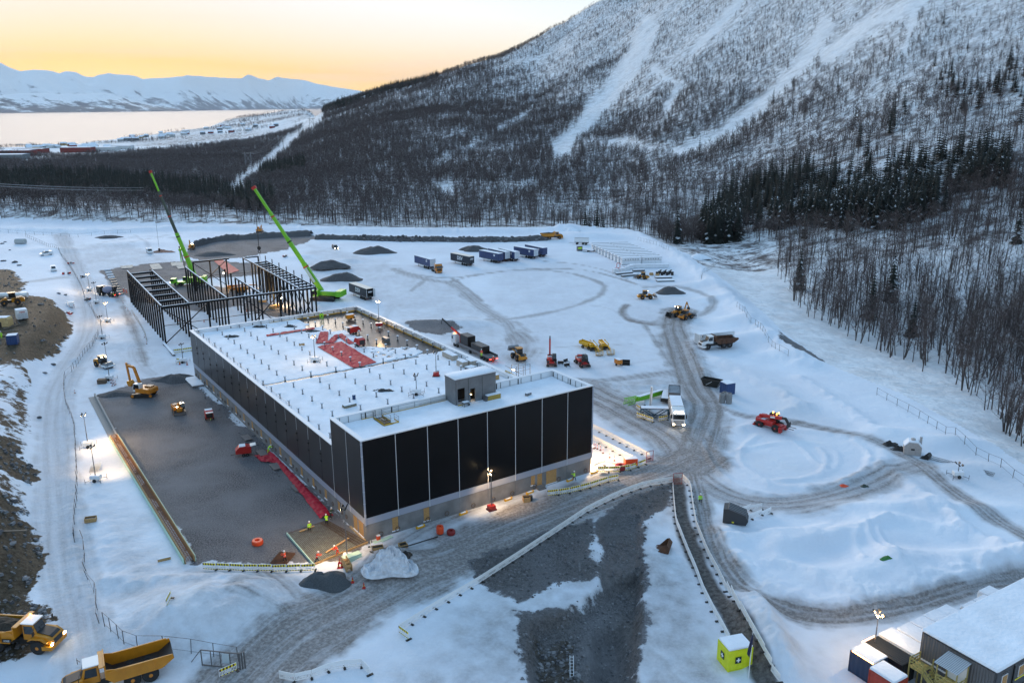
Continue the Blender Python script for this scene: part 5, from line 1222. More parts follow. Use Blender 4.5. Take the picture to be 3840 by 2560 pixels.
def heater(label, loc, rz, opened=True):
    t = T('ground_heater', label, 'heater', loc, rz, 'red ground heaters')
    b = t.p('body', bevel=.05); b.prism([(-1.5,.6),(1.2,.55),(1.2,1.75),(.3,1.95),(-.9,1.85),(-1.5,1.2)], -.75, .75, RD)
    d = t.p('rear_opening', b); d.box(1.19, 1.23, -.62, .62, .65, 1.6, BLK)
    if opened: f = t.p('flap'); f.cbox((1.55,0,1.9), (1.0,1.4,.05), WHT, ry=-.12)
    s_ = t.p('top_snow', b); s_.box(-.8, .25, -.7, .7, 1.92, 1.98, SNOW)
    for x in (-.2, .45):
        for y in (-.72, .72): t.wheel(x, y, .3, .2, GRY)
    w_ = t.p('drawbar'); w_.bar((-1.4,0,.45), (-2.3,0,.4), .1, BLK)
    return t.done()
def pile(name, label, vx, vy, rx, ry, h, m, seed=0, cat='gravel heap', group='heaps of crushed rock', rough=.22, base=None, n=34):
    """loose heap: cone with a rough surface"""
    c = base if base is not None else G(vx, vy); R = random.Random(seed); mb = MB(); vs = []; fs = []; k = 16
    for i in range(k+1):
        f = i/k
        for j in range(n):
            a = 2*math.pi*j/n; q = 1+.14*math.sin(a*3+seed)+.08*math.sin(a*5+seed*2)
            nn = float(fbm(np.array([f*rx*math.cos(a)+seed*13]), np.array([f*ry*math.sin(a)]), max(rx, ry)*.35, 4, seed)[0])
            z = h*(1-f)**.95*(1-.25*math.exp(-(f*5)**2))+nn*h*rough*(1-f**3)-.12+(R.uniform(-1,1)*.06*h*rough*4 if rough > .5 else 0)
            vs.append((math.cos(a)*rx*f*q, math.sin(a)*ry*f*q, z if i < k else -.35))
    for i in range(k):
        for j in range(n): fs.append((i*n+j, (i+1)*n+j, (i+1)*n+(j+1) % n, i*n+(j+1) % n))
    mb.add(vs, fs, m); o = obj(name, rawmesh(mb, name), None, c, 0, label, cat, group); o.data.polygons.foreach_set('use_smooth', [rough < .5]*len(o.data.polygons)); return o
# ---------------------------------------------------------------- people
SKIN = mat('skin', (0.45, 0.27, 0.20), .6)
def suit_mat(name, jacket, trousers):
    m = bpy.data.materials.new(name); m.use_nodes = True; t = m.node_tree; b = t.nodes['Principled BSDF']; L = t.links.new
    tc = N(t, 'ShaderNodeTexCoord'); sx = N(t, 'ShaderNodeSeparateXYZ'); L(tc.outputs['Object'], sx.inputs[0])
    cr = N(t, 'ShaderNodeValToRGB'); cr.color_ramp.interpolation = 'CONSTANT'; L(sx.outputs[2], cr.inputs[0])
    sv = (.55, .57, .6); st = [(0, (.02,.02,.02)), (.045, trousers), (.10, sv), (.13, trousers), (.46, jacket), (.57, sv), (.60, jacket), (.775, (0.45,.27,.2))]
    mr = N(t, 'ShaderNodeMath', operation='DIVIDE'); mr.inputs[1].default_value = 1.85; L(sx.outputs[2], mr.inputs[0]); L(mr.outputs[0], cr.inputs[0])
    while len(cr.color_ramp.elements) < len(st): cr.color_ramp.elements.new(.5)
    for e, (p, c) in zip(cr.color_ramp.elements, st): e.position = p; e.color = (*c, 1)
    L(cr.outputs[0], b.inputs['Base Color']); b.inputs['Roughness'].default_value = .7; return m
HVY = (0.42, 0.85, 0.02); HVR = (0.85, 0.07, 0.02); DK = (0.015, 0.016, 0.02)
SUITS = {'yy': suit_mat('suit_yellow', HVY, HVY), 'yd': suit_mat('suit_yellow_dark', HVY, DK), 'rr': suit_mat('suit_red', HVR, HVR), 'rd': suit_mat('suit_red_dark', HVR, DK), 'ry': suit_mat('suit_red_yellow', HVR, HVY), 'dd': suit_mat('suit_dark', (.03,.05,.02), DK)}
def person(label, loc, rz, suit='yd', pose='stand', helmet=WHT, bend=0.0):
    root = thing('person', label, 'person', loc, rz, 'people at work')
    st = .0 if pose == 'stand' else .22
    J = {'pel': (0,0,.95), 'waist': (bend*.15,0,1.12), 'chest': (bend*.42,0,1.36-bend*.12), 'neck': (bend*.62,0,1.50-bend*.22), 'head': (bend*.70+.02,0,1.60-bend*.25), 'top': (bend*.78+.02,0,1.74-bend*.29)}
    E_ = [('pel','waist'),('waist','chest'),('chest','neck'),('neck','head'),('head','top')]; Rr_ = {'pel': .15, 'waist': .15, 'chest': .18, 'neck': .07, 'head': .10, 'top': .07}
    for s_, n in ((1,'l'), (-1,'r')):
        f = st*s_
        J['hip'+n] = (0, s_*.10, .90); J['knee'+n] = (f*.6+.03, s_*.11, .50); J['ank'+n] = (f*1.1-.04, s_*.12, .09); J['toe'+n] = (f*1.1+.14, s_*.13, .04)
        J['sho'+n] = (J['chest'][0]+.02, s_*.20, J['chest'][2]+.05)
        if pose == 'work': J['elb'+n] = (J['chest'][0]+.18, s_*.27, J['chest'][2]-.18); J['wri'+n] = (J['chest'][0]+.42, s_*.16, J['chest'][2]-.16)
        else: J['elb'+n] = (J['chest'][0]-f*.5-.03, s_*.29, J['chest'][2]-.24); J['wri'+n] = (J['chest'][0]-f*.7+.08, s_*.29, J['chest'][2]-.48)
        E_ += [('pel','hip'+n),('hip'+n,'knee'+n),('knee'+n,'ank'+n),('ank'+n,'toe'+n),('chest','sho'+n),('sho'+n,'elb'+n),('elb'+n,'wri'+n)]
        Rr_.update({'hip'+n: .115, 'knee'+n: .08, 'ank'+n: .06, 'toe'+n: .05, 'sho'+n: .085, 'elb'+n: .06, 'wri'+n: .04})
        w = Vector(J['wri'+n]); d = (w-Vector(J['elb'+n])).normalized(); J['palm'+n] = tuple(w+d*.07); E_.append(('wri'+n,'palm'+n)); Rr_['palm'+n] = .035
        for k, (o_, l) in enumerate(((-.035,.075),(-.012,.09),(.012,.085),(.035,.065))):
            a = w+d*.08+Vector((0,o_,0)); J['f%d%s' % (k,n)] = tuple(a+d*l*.5); J['g%d%s' % (k,n)] = tuple(a+d*l+Vector((.02,0,-.01)))
            E_ += [('palm'+n,'f%d%s' % (k,n)),('f%d%s' % (k,n),'g%d%s' % (k,n))]; Rr_['f%d%s' % (k,n)] = .010; Rr_['g%d%s' % (k,n)] = .008
        J['th'+n] = tuple(w+d*.06+Vector((.06,0,0))); E_.append(('wri'+n,'th'+n)); Rr_['th'+n] = .011
    ks = list(J); me = bpy.data.meshes.new('body'); me.from_pydata([J[k] for k in ks], [(ks.index(a), ks.index(b)) for a, b in E_], [])
    o = obj('body', me, root); sk = o.modifiers.new('skin', 'SKIN'); me.materials.append(SUITS[suit])
    if not me.skin_vertices: me.skin_vertices.new() if hasattr(me.skin_vertices, 'new') else None
    for k, v in zip(ks, me.skin_vertices[0].data): v.radius = (Rr_[k], Rr_[k]); v.use_root = (k == 'pel')
    ss = o.modifiers.new('sub', 'SUBSURF'); ss.levels = 1; ss.render_levels = 1
    h = Vector(J['top']); q = MB(); q.lathe([(.135,-.05),(.13,.0),(.12,.06),(.075,.12),(.02,.135)], helmet, h+Vector((0,0,-.01)), n=12); q.box(h.x+.08, h.x+.18, -.09, .09, h.z-.05, h.z-.03, helmet); q.build('helmet', root)
    f = MB(); hd = Vector(J['head']); 
    for s_ in (-.035, .035): f.box(hd.x+.092, hd.x+.10, s_-.012, s_+.012, hd.z+.02, hd.z+.035, BLK)
    f.prism([(hd.x+.09,hd.z+.01),(hd.x+.125,hd.z-.02),(hd.x+.09,hd.z-.025)], -.012, .012, SKIN); f.box(hd.x+.088, hd.x+.097, -.025, .025, hd.z-.058, hd.z-.048, RD); f.build('face', root)
    return root
# ================================================================ VEHICLES AND PLANT IN PLACE
def at(fv, rv): return heading(fv, rv)
c, a = at((118,1486), (-40,1478)); hauler('loaded orange dump truck with amber beacon at the foot of the soil slope', c, a, PY, PY, True, 1.0, 'A35E', True)
c, a = at((178,1600), (368,1540)); hauler('empty dump truck with open dark body, cut off by the bottom of the frame', c, a, PY, PY, False, 1.0, 'A30E')
c, a = at((1604,800), (1690,796)); hauler('white cabbed dump truck parked in front of the long white container', c, a, RST, WHT, False, .92)
c, a = at((1283,548), (1252,550)); hauler('small far dump truck at the end of the long rock berm', c, a, PY, PY, True, .95)
c, a = at((-12,702), (64,698)); loader('yellow wheel loader on the upper terrace at the left edge', c, a, PY, 1.1)
c, a = at((1176,815), (1206,836)); loader('wheel loader with raised fork frame beside the warehouse', c, a, PY, .95, 1.2)
c, a = at((1503,686), (1464,687)); loader('yellow loader with work lamps carrying a bucket of snow', c, a, PY, .85, .3, True, True, True)
c, a = at((1594,728), (1558,737)); loader('orange wheel loader nose to tail with the backhoe', c, a, PO, .85, .1)
c, a = at((1462,639), (1488,642)); loader('small yellow telescopic loader by the stacked building material', c, a, PY, .75, .0)
c, a = at((1536,730), (1574,722))
bh = loader('yellow backhoe with rear digging arm raised beside the orange loader', c, a, PY, .9, .0, True); bh.name = 'backhoe'; bh['category'] = 'backhoe'; bh['group'] = 'wheel loaders'
q = MB(); q.bar((-3.2,0,1.4), (-4.3,0,4.2), .22, PY, .4); q.bar((-4.3,0,4.2), (-5.2,0,2.4), .2, PY, .3); q.prism([(-5.4,2.4),(-4.9,2.3),(-4.9,1.6),(-5.6,1.5)], -.35, .35, BLK); q.build('rear_arm', bh)
p = G(331,909); excavator('orange excavator with white cab and raised boom on the gravel pad', p, math.radians(4), PO, WHT, 1.05, math.radians(158), (3.1, 4.6, -3.4), bucketm=PY)
p = G(411,948); excavator('small excavator with bright work lamps on the gravel pad', p, math.radians(-62), PO, BLK, .78, math.radians(6), (1.9, 1.5, -1.3), True, bucketm=PY, blade=True)
p = G(440,573); excavator('far excavator with a lit lamp behind the green crane', p, math.radians(-80), PY, PY, .85, 0, (2.2, 3.2, -2.2), True)
p = G(597,534); excavator('orange excavator seen from behind on the far edge of the yard', p, math.radians(92), PO, PO, .95, 0, (3.0, 1.4, -1.6))
# roller
c, a = at((256,848), (222,838)); t = T('soil_roller', 'yellow soil roller with smooth steel drum on the snow', 'roller', c, a)
t.p('drum').lathe([(.2,-1.0),(.78,-1.0),(.78,1.0),(.2,1.0)], STE, (1.9,0,.78), 'Y', 20)
f = t.p('drum_frame'); f.box(.8, 3.0, -1.2, -1.05, .6, 1.0, WHT); f.box(.8, 3.0, 1.05, 1.2, .6, 1.0, WHT); f.box(2.85, 3.0, -1.2, 1.2, .6, 1.0, WHT); f.box(.4, .95, -1.0, 1.0, .6, 1.2, BLK)
b = t.p('engine_hood', bevel=.06); b.prism([(-2.9,.8),(-.9,.8),(-.9,2.0),(-2.5,1.9),(-2.9,1.5)], -.9, .9, PY)
k = t.p('cab', bevel=.04); k.box(-1.0, .45, -.75, .75, 1.1, 2.75, BLK); g = t.p('cab_window', k); g.box(-.85, .48, -.78, .78, 1.7, 2.6, GLS); r = t.p('cab_roof', k); r.box(-1.1, .6, -.85, .85, 2.75, 2.9, PY)
for y in (-.5, .5): l = t.p('work_lamp', k); l.box(.5, .6, y-.12, y+.12, 2.55, 2.72, LED)
for y in (-.85, .85): t.wheel(-1.7, y, .74, .5, PY)
t.done()
# concrete mixer
c, a = at((228,676), (272,683)); t = T('concrete_mixer', 'concrete mixer truck with grey drum at the strip footing', 'concrete mixer', c, a)
for x in (3.0, 1.4, -1.8, -3.1):
    for y in (-1.0, 1.0): t.wheel(x, y, .5, .4, GRY)
f = t.p('chassis'); f.box(-4.2, 4.0, -.45, .45, .7, 1.1, BLK)
k = t.p('cab', bevel=.06); k.box(2.4, 4.3, -1.2, 1.2, .8, 3.1, mat('cab_black', (.03,.03,.025), .4)); g = t.p('windscreen', k); g.box(4.28, 4.33, -1.05, 1.05, 1.8, 2.8, GLS)
for y in (-.9, .9): l = t.p('headlight', k); l.box(4.3, 4.34, y-.2, y+.2, .95, 1.15, LED)
d = t.p('mixing_drum', smooth=True); P0 = Vector((1.9,0,1.9)); P1 = Vector((-2.9,0,2.75)); GB = mat('drum_grey_blue', (.24,.25,.34), .45); n_ = 18
dirv = (P1-P0).normalized(); up_ = Vector((0,1,0)); e2 = dirv.cross(up_); vs = []; prof = [(0,.45),(.06,.95),(.25,1.2),(.5,1.22),(.75,.95),(1.0,.5)]
for f_, r_ in prof:
    for i in range(n_): th = 2*math.pi*i/n_; vs.append(P0.lerp(P1, f_)+up_*(r_*math.cos(th))+e2*(r_*math.sin(th)))
d.add(vs, [(k_*n_+i, k_*n_+(i+1) % n_, (k_+1)*n_+(i+1) % n_, (k_+1)*n_+i) for k_ in range(5) for i in range(n_)]+[tuple(range(n_)), tuple(5*n_+i for i in range(n_))], GB)
h = t.p('hopper'); h.prism([(-3.6,2.5),(-2.9,2.5),(-2.7,3.5),(-3.9,3.6)], -.6, .6, BLK); h.box(-3.2, -2.8, -.7, .7, 1.0, 2.5, BLK)
ch = t.p('chute'); ch.bar((-3.4,0,2.0), (-5.6,.5,1.1), .5, BLK, .12)
for y in (-.9, .9): l = t.p('tail_light'); l.box(-4.25, -4.2, y-.15, y+.15, .8, .95, TAIL)
t.done()
# cars
car('white pickup with canopy on the upper track at the left', (91,588), (122,584), WHT, 'pickup')
car('white van beside the heap of crumpled tarpaulin', (349,585), (338,577), WHT, 'van', name='van')
car('small white car parked on the track near the site fence', (126,628), (121,616), WHT, 'suv')
car('white car parked beside the curved snowy road', (160,698), (166,710), WHT, 'suv')
car('black pickup with lit headlamps driving across the far yard', (776,575), (764,568), BLK, 'pickup', True)
# trailers
DW = mat('door_white', (.62,.65,.70), .5); WRM = mat('roof_snow_warm', (.78,.70,.62), .7)
trailer('dark DSV box trailer with open rear doors beside the warehouse roof', (843,692), (804,677), (863,690), DTP, 'DSV', L=12.6, opened=True, roofc=WRM)
trailer('blue trailer with pale doors behind the orange truck', (988,620), (954,610), (998,617), NAV, None, True, DW, L=12.0)
trailer('dark DSV trailer standing alone, between the blue trailers', (1078,613), (1044,605), (1089,610), DTP, 'DSV', L=12.0, roofc=WRM)
trailer('leftmost of the three blue trailers parked side by side', (1145,606), (1110,599), (1154,603), NAV, None, True, L=12.0)
trailer('middle one of the three blue trailers, with white doors', (1160,602), (1127,594), (1170,600), NAV, None, True, DW, L=12.0)
trailer('rightmost of the three blue trailers, with white doors', (1182,602), (1148,593), (1193,599), NAV, None, True, DW, L=12.0)
trailer('blue trailer with white doors in the far pair', (1226,596), (1193,590), (1237,592), NAV, None, True, DW, L=12.0)
trailer('rear dark blue trailer of the far pair', (1246,592), (1214,585), (1258,589), NAV, None, True, L=12.0)
tractor('orange truck tractor with folded crane in front of a blue trailer', (1017,633), (990,617), PO)
# tipper trailer
c, a = at((1322,561), (1350,562)); t = T('tipper_trailer', 'white tipper trailer with draw bar on the far yard', 'trailer', c, a)
b = t.p('tipper_body'); 
for y in (-1.25, 1.2): b.box(-3.2, 3.2, y, y+.06, 1.2, 2.9, WHT)
for x in (-3.2, 3.14): b.box(x, x+.06, -1.2, 1.2, 1.2, 2.9, WHT)
b.box(-3.14, 3.14, -1.2, 1.2, 1.2, 1.35, GRY); f = t.p('load', b); f.box(-3.1, 3.1, -1.18, 1.18, 1.4, 2.5, BLK)
t.p('chassis').box(-3.2, 3.2, -.5, .5, .8, 1.15, BLK); t.p('drawbar').bar((3.1,0,.8), (5.6,0,.7), .14, STE)
for x in (-2.0, -.7, 2.0):
    for y in (-1, 1): t.wheel(x, y, .48, .36, GRY)
t.done()
# crane truck with two black crates
p0 = G(1046,790); p1 = G(1134,832); c, a = (p0+p1)/2, math.atan2(p0.y-p1.y, p0.x-p1.x); t = T('crane_truck', 'flatbed truck with loader crane and two black crates beside the warehouse', 'truck', c, a); Lh = (p0-p1).length/2
for x in (Lh-1.6, Lh-3.0, -Lh+1.5, -Lh+2.8, -Lh+4.1, 0):
    for y in (-1.05, 1.05): t.wheel(x, y, .5, .4, GRY)
t.p('chassis').box(-Lh, Lh-1, -.5, .5, .7, 1.0, BLK); f = t.p('flatbed'); f.box(-Lh, Lh-3.4, -1.27, 1.27, 1.0, 1.2, GRY)
for y in (-1.29, 1.25): s_ = t.p('side_board', f); s_.box(-Lh+.1, Lh-4, y, y+.04, 1.2, 1.7, STE)
k = t.p('cab', bevel=.06); k.box(Lh-2.2, Lh, -1.22, 1.22, .7, 3.3, WHT); g = t.p('windscreen', k); g.box(Lh-.02, Lh+.04, -1.1, 1.1, 1.8, 2.9, GLS); g.box(Lh-1.0, Lh-.3, -1.25, 1.25, 1.9, 2.7, GLS)
q = t.p('loader_crane'); q.tube((Lh-2.8,0,1.0), (Lh-2.8,0,3.2), .25, RD); q.bar((Lh-2.8,0,3.1), (Lh+.4,.9,4.6), .34, RD, .45); q.bar((Lh+.4,.9,4.6), (Lh+3.6,1.8,6.4), .25, BLK, .32); q.bar((Lh+3.6,1.8,6.4), (Lh+3.9,1.9,4.9), .12, BLK)
for y in (-1, 1): l = t.p('tail_light'); l.box(-Lh-.04, -Lh, y*.9-.25, y*.9+.25, .75, .95, TAIL)
t.p('beacon').box(Lh-1.4, Lh-1.2, .7, 1.0, 3.3, 3.5, AMB); t.done()
DKW = mat('black_wrap', (.012,.009,.008), .35, noise=.5, nscale=1.2, bump=.05)
for nm, x0, x1, h in (('tall crate wrapped in black plastic at the front of the flatbed', Lh*.10, Lh*.52, 2.9), ('low crate wrapped in black plastic at the tail of the flatbed', -Lh*.62, -Lh*.05, 1.9)):
    m = MB(); m.box(x0, x1, -1.15, 1.15, 1.205, 1.2+h, DKW); o = m.build('wrapped_crate', None, bevel=.12, label=nm, cat='crate', group='black crates on the flatbed'); o.location = c; o.rotation_euler = (0, 0, a)
# telehandlers, lifts and attachments behind the warehouse
telehandler('telehandler with boom raised upright behind the warehouse', G(1267,836), math.radians(-92), (.5, 4.2), True, .95)
telehandler('dark red telehandler parked facing the warehouse', G(1337,838), math.radians(-75), (3.2, .9), False, .95)
for i, (fx, fy, rx, ry, lb) in enumerate(((1385,826,1362,803,'left yellow boom lift with basket towards the warehouse'), (1413,826,1388,801,'right yellow boom lift beside the orange generator'), (1392,812,1351,800,'yellow boom lift parked at the back of the row'))):
    c, a = at((fx,fy), (rx,ry)); boomlift(lb, G(rx,ry), a, 5.2 if i < 2 else 3.2)
t = T('generator', 'small orange generator on wheels beside the black bucket', 'generator', G(1420,839), math.radians(-60)); b = t.p('housing', bevel=.05); b.box(-.9, .9, -.6, .6, .5, 1.6, PO); s_ = t.p('top_snow', b); s_.box(-.88,.88,-.58,.58,1.6,1.68,SNOW); f = t.p('drawbar'); f.bar((.8,0,.5),(1.7,0,.4),.1,BLK)
for y in (-.6,.6): t.wheel(0,y,.3,.2,GRY)
t.done()
def bucket_(label, loc, rz, sc=1.0, m=None, name='digger_bucket'):
    m = m or BLK; t = T(name, label, 'bucket', loc, rz, 'loose digger buckets', sc); b = t.p('shell')
    b.prism([(-.7,.05),(.6,.0),(.75,.05),(-.55,.15),(-.75,.6),(-.45,1.05),(-.5,1.1),(-.85,.65)], -.85, .85, m)
    for y in (-.9, .85): b.prism([(-.7,.05),(.65,.0),(-.2,1.0),(-.5,1.1),(-.85,.65)], y, y+.05, m)
    for k in range(5): e = t.p('tooth'); y = -.75+k*.375; e.prism([(.6,.0),(.95,.02),(.6,.12)], y-.07, y+.07, m)
    return t.done()
bucket_('black loader bucket on the snow right of the orange generator', G(1438,837), math.radians(-100), 1.0)
for i, (x, y) in enumerate(((1288,835),(1302,840),(1299,830))):
    t = T('fork_attachment', ['left black fork attachment lying behind the warehouse corner', 'right black fork attachment lying behind the warehouse corner', 'black lifting frame standing behind the two fork attachments'][i], 'attachment', G(x, y), .4*i, 'attachments for the telehandlers'); f = t.p('frame'); f.box(-.7,.7,-.1,.1,0,.7,BLK); f.box(-.7,.7,-.12,.12,.7,.78,SNOW)
    for xx in (-.45,.45): k = t.p('fork'); k.box(xx-.07,xx+.07,-1.0,-.1,0,.08,BLK)
    t.done()
bucket_('large rusty digger bucket on the snow between the trench and the walkway', G(1524,1262), math.radians(160), 1.25, RST)
# red rotating telehandler in the open yard
c, a = at((1792,990), (1745,976)); telehandler('bright red rotating telehandler with lit beacon in the open yard', c, a, (4.3, .55), False, 1.08, True, True, True)
# garbage / roll-off truck
c, a = at((1560,994), (1546,932)); t = T('skip_truck', 'white refuse truck with lit headlamps driving towards the viewer', 'truck', c, a); Lh = 5.2
for x in (Lh-1.3, -2.2, -3.5):
    for y in (-1.05, 1.05): t.wheel(x, y, .52, .42, GRY)
t.p('chassis').box(-Lh, Lh-.5, -.5, .5, .7, 1.05, BLK)
k = t.p('cab', bevel=.08); k.prism([(Lh-2.2,.7),(Lh,.7),(Lh+.02,1.9),(Lh-.15,2.9),(Lh-.5,3.15),(Lh-2.2,3.25)], -1.22, 1.22, WHT)
g = t.p('windscreen', k); g.prism([(Lh+.01,1.9),(Lh+.06,1.9),(Lh-.09,2.75),(Lh-.15,2.75)], -1.1, 1.1, GLS); g.box(Lh-1.2, Lh-.3, -1.24, 1.24, 1.9, 2.7, GLS)
gr = t.p('grille', k)
for z in (.95, 1.2, 1.45): gr.box(Lh, Lh+.05, -.95, .95, z, z+.14, GRY)
for y in (-.95, .95): h = t.p('headlight', k); h.box(Lh, Lh+.06, y-.18, y+.18, .72, .9, LED); m = t.p('mirror', k); m.box(Lh-.2, Lh-.1, y*1.5-.1, y*1.5+.1, 2.0, 2.8, BLK)
r = t.p('roof_lamp_bar', k); r.box(Lh-.45, Lh-.35, -.8, .8, 3.2, 3.3, LED)
b = t.p('refuse_body', bevel=.1); b.prism([(-Lh,1.05),(Lh-2.5,1.05),(Lh-2.5,3.2),(Lh-3.6,3.3),(-Lh+.6,3.2),(-Lh,2.4)], -1.25, 1.25, WHT)
for x in np.arange(-4.2, 2.4, 1.1): j = t.p('body_rib', b); j.box(x-.05, x+.05, -1.3, 1.3, 1.1, 3.34, GRY)
s_ = t.p('roof_snow', b); s_.box(-Lh+.8, Lh-3.6, -1.15, 1.15, 3.36, 3.42, SNOW); t.done()
c, a = at((1537,905), (1528,938)); t = T('low_trailer', 'dark low trailer under snow behind the refuse truck', 'trailer', c, a); t.p('deck').box(-2.8,2.8,-1.2,1.2,.8,1.5,BLK); t.p('deck_snow').box(-2.7,2.7,-1.1,1.1,1.5,1.62,SNOW); t.p('drawbar').bar((2.8,0,.8),(4.2,0,.6),.15,BLK)
for x in (-.7,.7):
    for y in (-1,1): t.wheel(x,y,.45,.35,GRY)
t.done()
c, a = at((1548,905), (1548,935)); t = T('roll_off_bin', 'tall pale snow topped bin standing behind the refuse truck', 'container', c, a); b = t.p('bin_wall'); 
for y in (-1.2, 1.15): b.box(-2.6,2.6,y,y+.05,.2,2.6,GRY)
for x in (-2.6,2.55): b.box(x,x+.05,-1.15,1.15,.2,2.6,GRY)
t.p('bin_snow').box(-2.5,2.5,-1.12,1.12,1.9,2.4,SNOW)
for x in np.arange(-2.2,2.4,.8): r = t.p('rib', b); r.box(x-.05,x+.05,-1.25,1.25,.25,2.55,GRY)
t.done()
# ---- cranes
def boom(t, base, tip, secs, cols):
    b0 = Vector(base); b1 = Vector(tip); n = len(secs)
    for i, w_ in enumerate(secs):
        p = b0.lerp(b1, i/n*.98); q = b0.lerp(b1, min(1, (i+1)/n+.03)); m = t.p('boom_section'); m.bar(p, q, w_, cols[i], w_*1.25)
        if i: k = t.p('boom_collar'); k.bar(p-(q-p).normalized()*.1, p+(q-p).normalized()*.3, w_*1.45, RD if i == n-1 or i % 2 else BLK, w_*1.7)
    h = t.p('boom_head'); d = (b1-b0).normalized(); h.bar(b1, b1+d*.9, secs[-1]*1.5, RD, secs[-1]*2.2)
    for s_ in (-.2,.2): h.lathe([(.1,-.06),(.4,-.06),(.4,.06),(.1,.06)], BLK, (b1+d*.8)+Vector((0,s_,0)), 'Y', 12)
    return h
DG = mat('boom_dark_green', (.035,.06,.05), .4)
base = G(438,655); t = T('truck_crane', 'green truck crane with tall boom inside the steel frame', 'crane', base, math.radians(188))
for x in (4.6, 3.0, -1.0, -2.6, -4.2):
    for y in (-1.1, 1.1): t.wheel(x, y, .68, .5, GRY)
f = t.p('carrier'); f.box(-5.6, 6.2, -1.2, 1.2, .9, 1.5, GRN); k = t.p('cab', bevel=.05); k.box(4.6, 6.4, -1.2, 1.2, 1.4, 2.6, GRN); g = t.p('cab_window', k); g.box(5.2,6.43,-1.23,1.23,1.9,2.45,GLS)
for y in (-.9,.9): l = t.p('headlight', k); l.box(6.4,6.45,y-.18,y+.18,1.45,1.65,LED)
for x in (3.9,-4.9):
    for y in (-1,1): o_ = t.p('outrigger'); o_.bar((x,y*1.0,1.0),(x,y*3.4,1.0),.3,GRN); o_.tube((x,y*3.4,0),(x,y*3.4,1.1),.14,STE); o_.tube((x,y*3.4,0),(x,y*3.4,.12),.5,BLK)
s_ = t.p('superstructure', bevel=.06); s_.box(-4.4, 1.8, -1.3, 1.3, 1.7, 2.9, GRN); s_.tube((-1,0,1.4),(-1,0,1.75),1.1,BLK); cw = t.p('counterweight'); cw.box(-5.6,-4.2,-1.5,1.5,1.6,3.2,GRN)
oc = t.p('operator_cab', bevel=.05); oc.box(.2,1.9,1.3,2.2,1.8,3.4,GRN); og = t.p('operator_window', oc); og.box(.35,1.93,1.27,2.23,2.3,3.2,GLS)
M_ = Matrix.Rotation(-math.radians(188), 4, 'Z'); tipw = Vector((-9.6, 1.0, 38.6)); tl = M_ @ tipw
cyl = t.p('lift_cylinder'); cyl.tube((.6,0,2.2), (tl*.30)+Vector((-.2,0,2.2)), .25, STE)
boom(t, (-1.8,0,2.9), tl, (1.05,.85,.68,.55,.42), (GRN,GRN,DG,DG,GRN)); w_ = t.p('auxiliary_winch', None); w_.bar(tl*.24+Vector((0,-1.4,3.4)), tl*.24+Vector((0,1.4,3.4)), .7, GRN); w_.bar(tl*.24+Vector((0,1.2,3.4)), tl*.20+Vector((0,2.0,.9)), .3, GRN)
r = t.p('hoist_rope'); hp = tl+Vector((.2,.5,.6)); r.tube(hp, (hp.x, hp.y, 13), .035, BLK, n=4); hk = t.p('hook_block', r); hk.box(hp.x-.3,hp.x+.3,hp.y-.2,hp.y+.2,11.9,13,BLK); t.done()
base = G(748,688); t = T('crawler_crane', 'green crawler crane with slanting boom and hook beside the warehouse roof', 'crane', base, math.radians(168))
for y in (-2.3, 2.3):
    k = t.p('track'); k.prism([(-4.2,.5),(-3.8,.05),(3.8,.05),(4.2,.5),(4.2,.8),(3.8,1.25),(-3.8,1.25),(-4.2,.8)], y-.45, y+.45, BLK)
    for x in np.arange(-3.6,3.8,.6): p = t.p('track_shoe', k); p.box(x-.2,x+.2,y-.48,y+.48,1.25,1.32,STE)
t.p('undercarriage').box(-2.2,2.2,-2.0,2.0,.7,1.3,BLK); s_ = t.p('superstructure', bevel=.08); s_.box(-4.6,3.0,-1.5,1.5,1.6,3.0,GRN); ss = t.p('deck_snow', s_); ss.box(-4.4,1.0,-1.4,1.4,3.0,3.1,SNOW)
cw = t.p('counterweight', bevel=.08); cw.box(-6.4,-4.4,-2.3,2.3,1.5,3.3,GRN); k = t.p('cab', bevel=.05); k.box(1.4,3.3,1.5,2.6,1.5,3.4,GRN); g = t.p('cab_window', k); g.box(1.6,3.33,1.47,2.63,2.1,3.2,GLS)
M_ = Matrix.Rotation(-math.radians(168), 4, 'Z'); tl = M_ @ Vector((-20.2, 1.5, 35.2)); bb = Vector((1.0,0,2.6)); cyl = t.p('lift_cylinder'); cyl.tube((2.4,0,2.0), bb.lerp(tl,.30), .28, STE)
boom(t, bb, tl, (1.1,.92,.78,.62), (GRN,GRN,GRN,GRN)); pl = t.p('name_plate'); pl.bar(bb.lerp(tl,.10)+Vector((0,.82,0)), bb.lerp(tl,.24)+Vector((0,.82,0)), .03, mat('plate_blue_white',(.35,.5,.55),.5), .8)
r = t.p('hoist_rope'); hp = tl+Vector((.3,0,.4)); r.tube(hp, (hp.x,hp.y,17.0), .06, BLK, n=4); r.tube(hp+Vector((0,.25,0)), (hp.x,hp.y+.25,17.0), .06, BLK, n=4)
hk = t.p('hook_block', r); hk.lathe([(.1,-.15),(.6,-.15),(.6,.15),(.1,.15)], BLK, (hp.x,hp.y,16.6), 'Y', 14); hk.torus((hp.x,hp.y,15.5), .45, .1, BLK, 'Y'); hk.bar((hp.x,hp.y,16.2),(hp.x,hp.y,15.9),.12,BLK)
sl = t.p('sling', r)
for d in (-.5,.5): sl.tube((hp.x,hp.y,15.1),(hp.x+d,hp.y,10.6),.04,STE,n=4)
t.done()
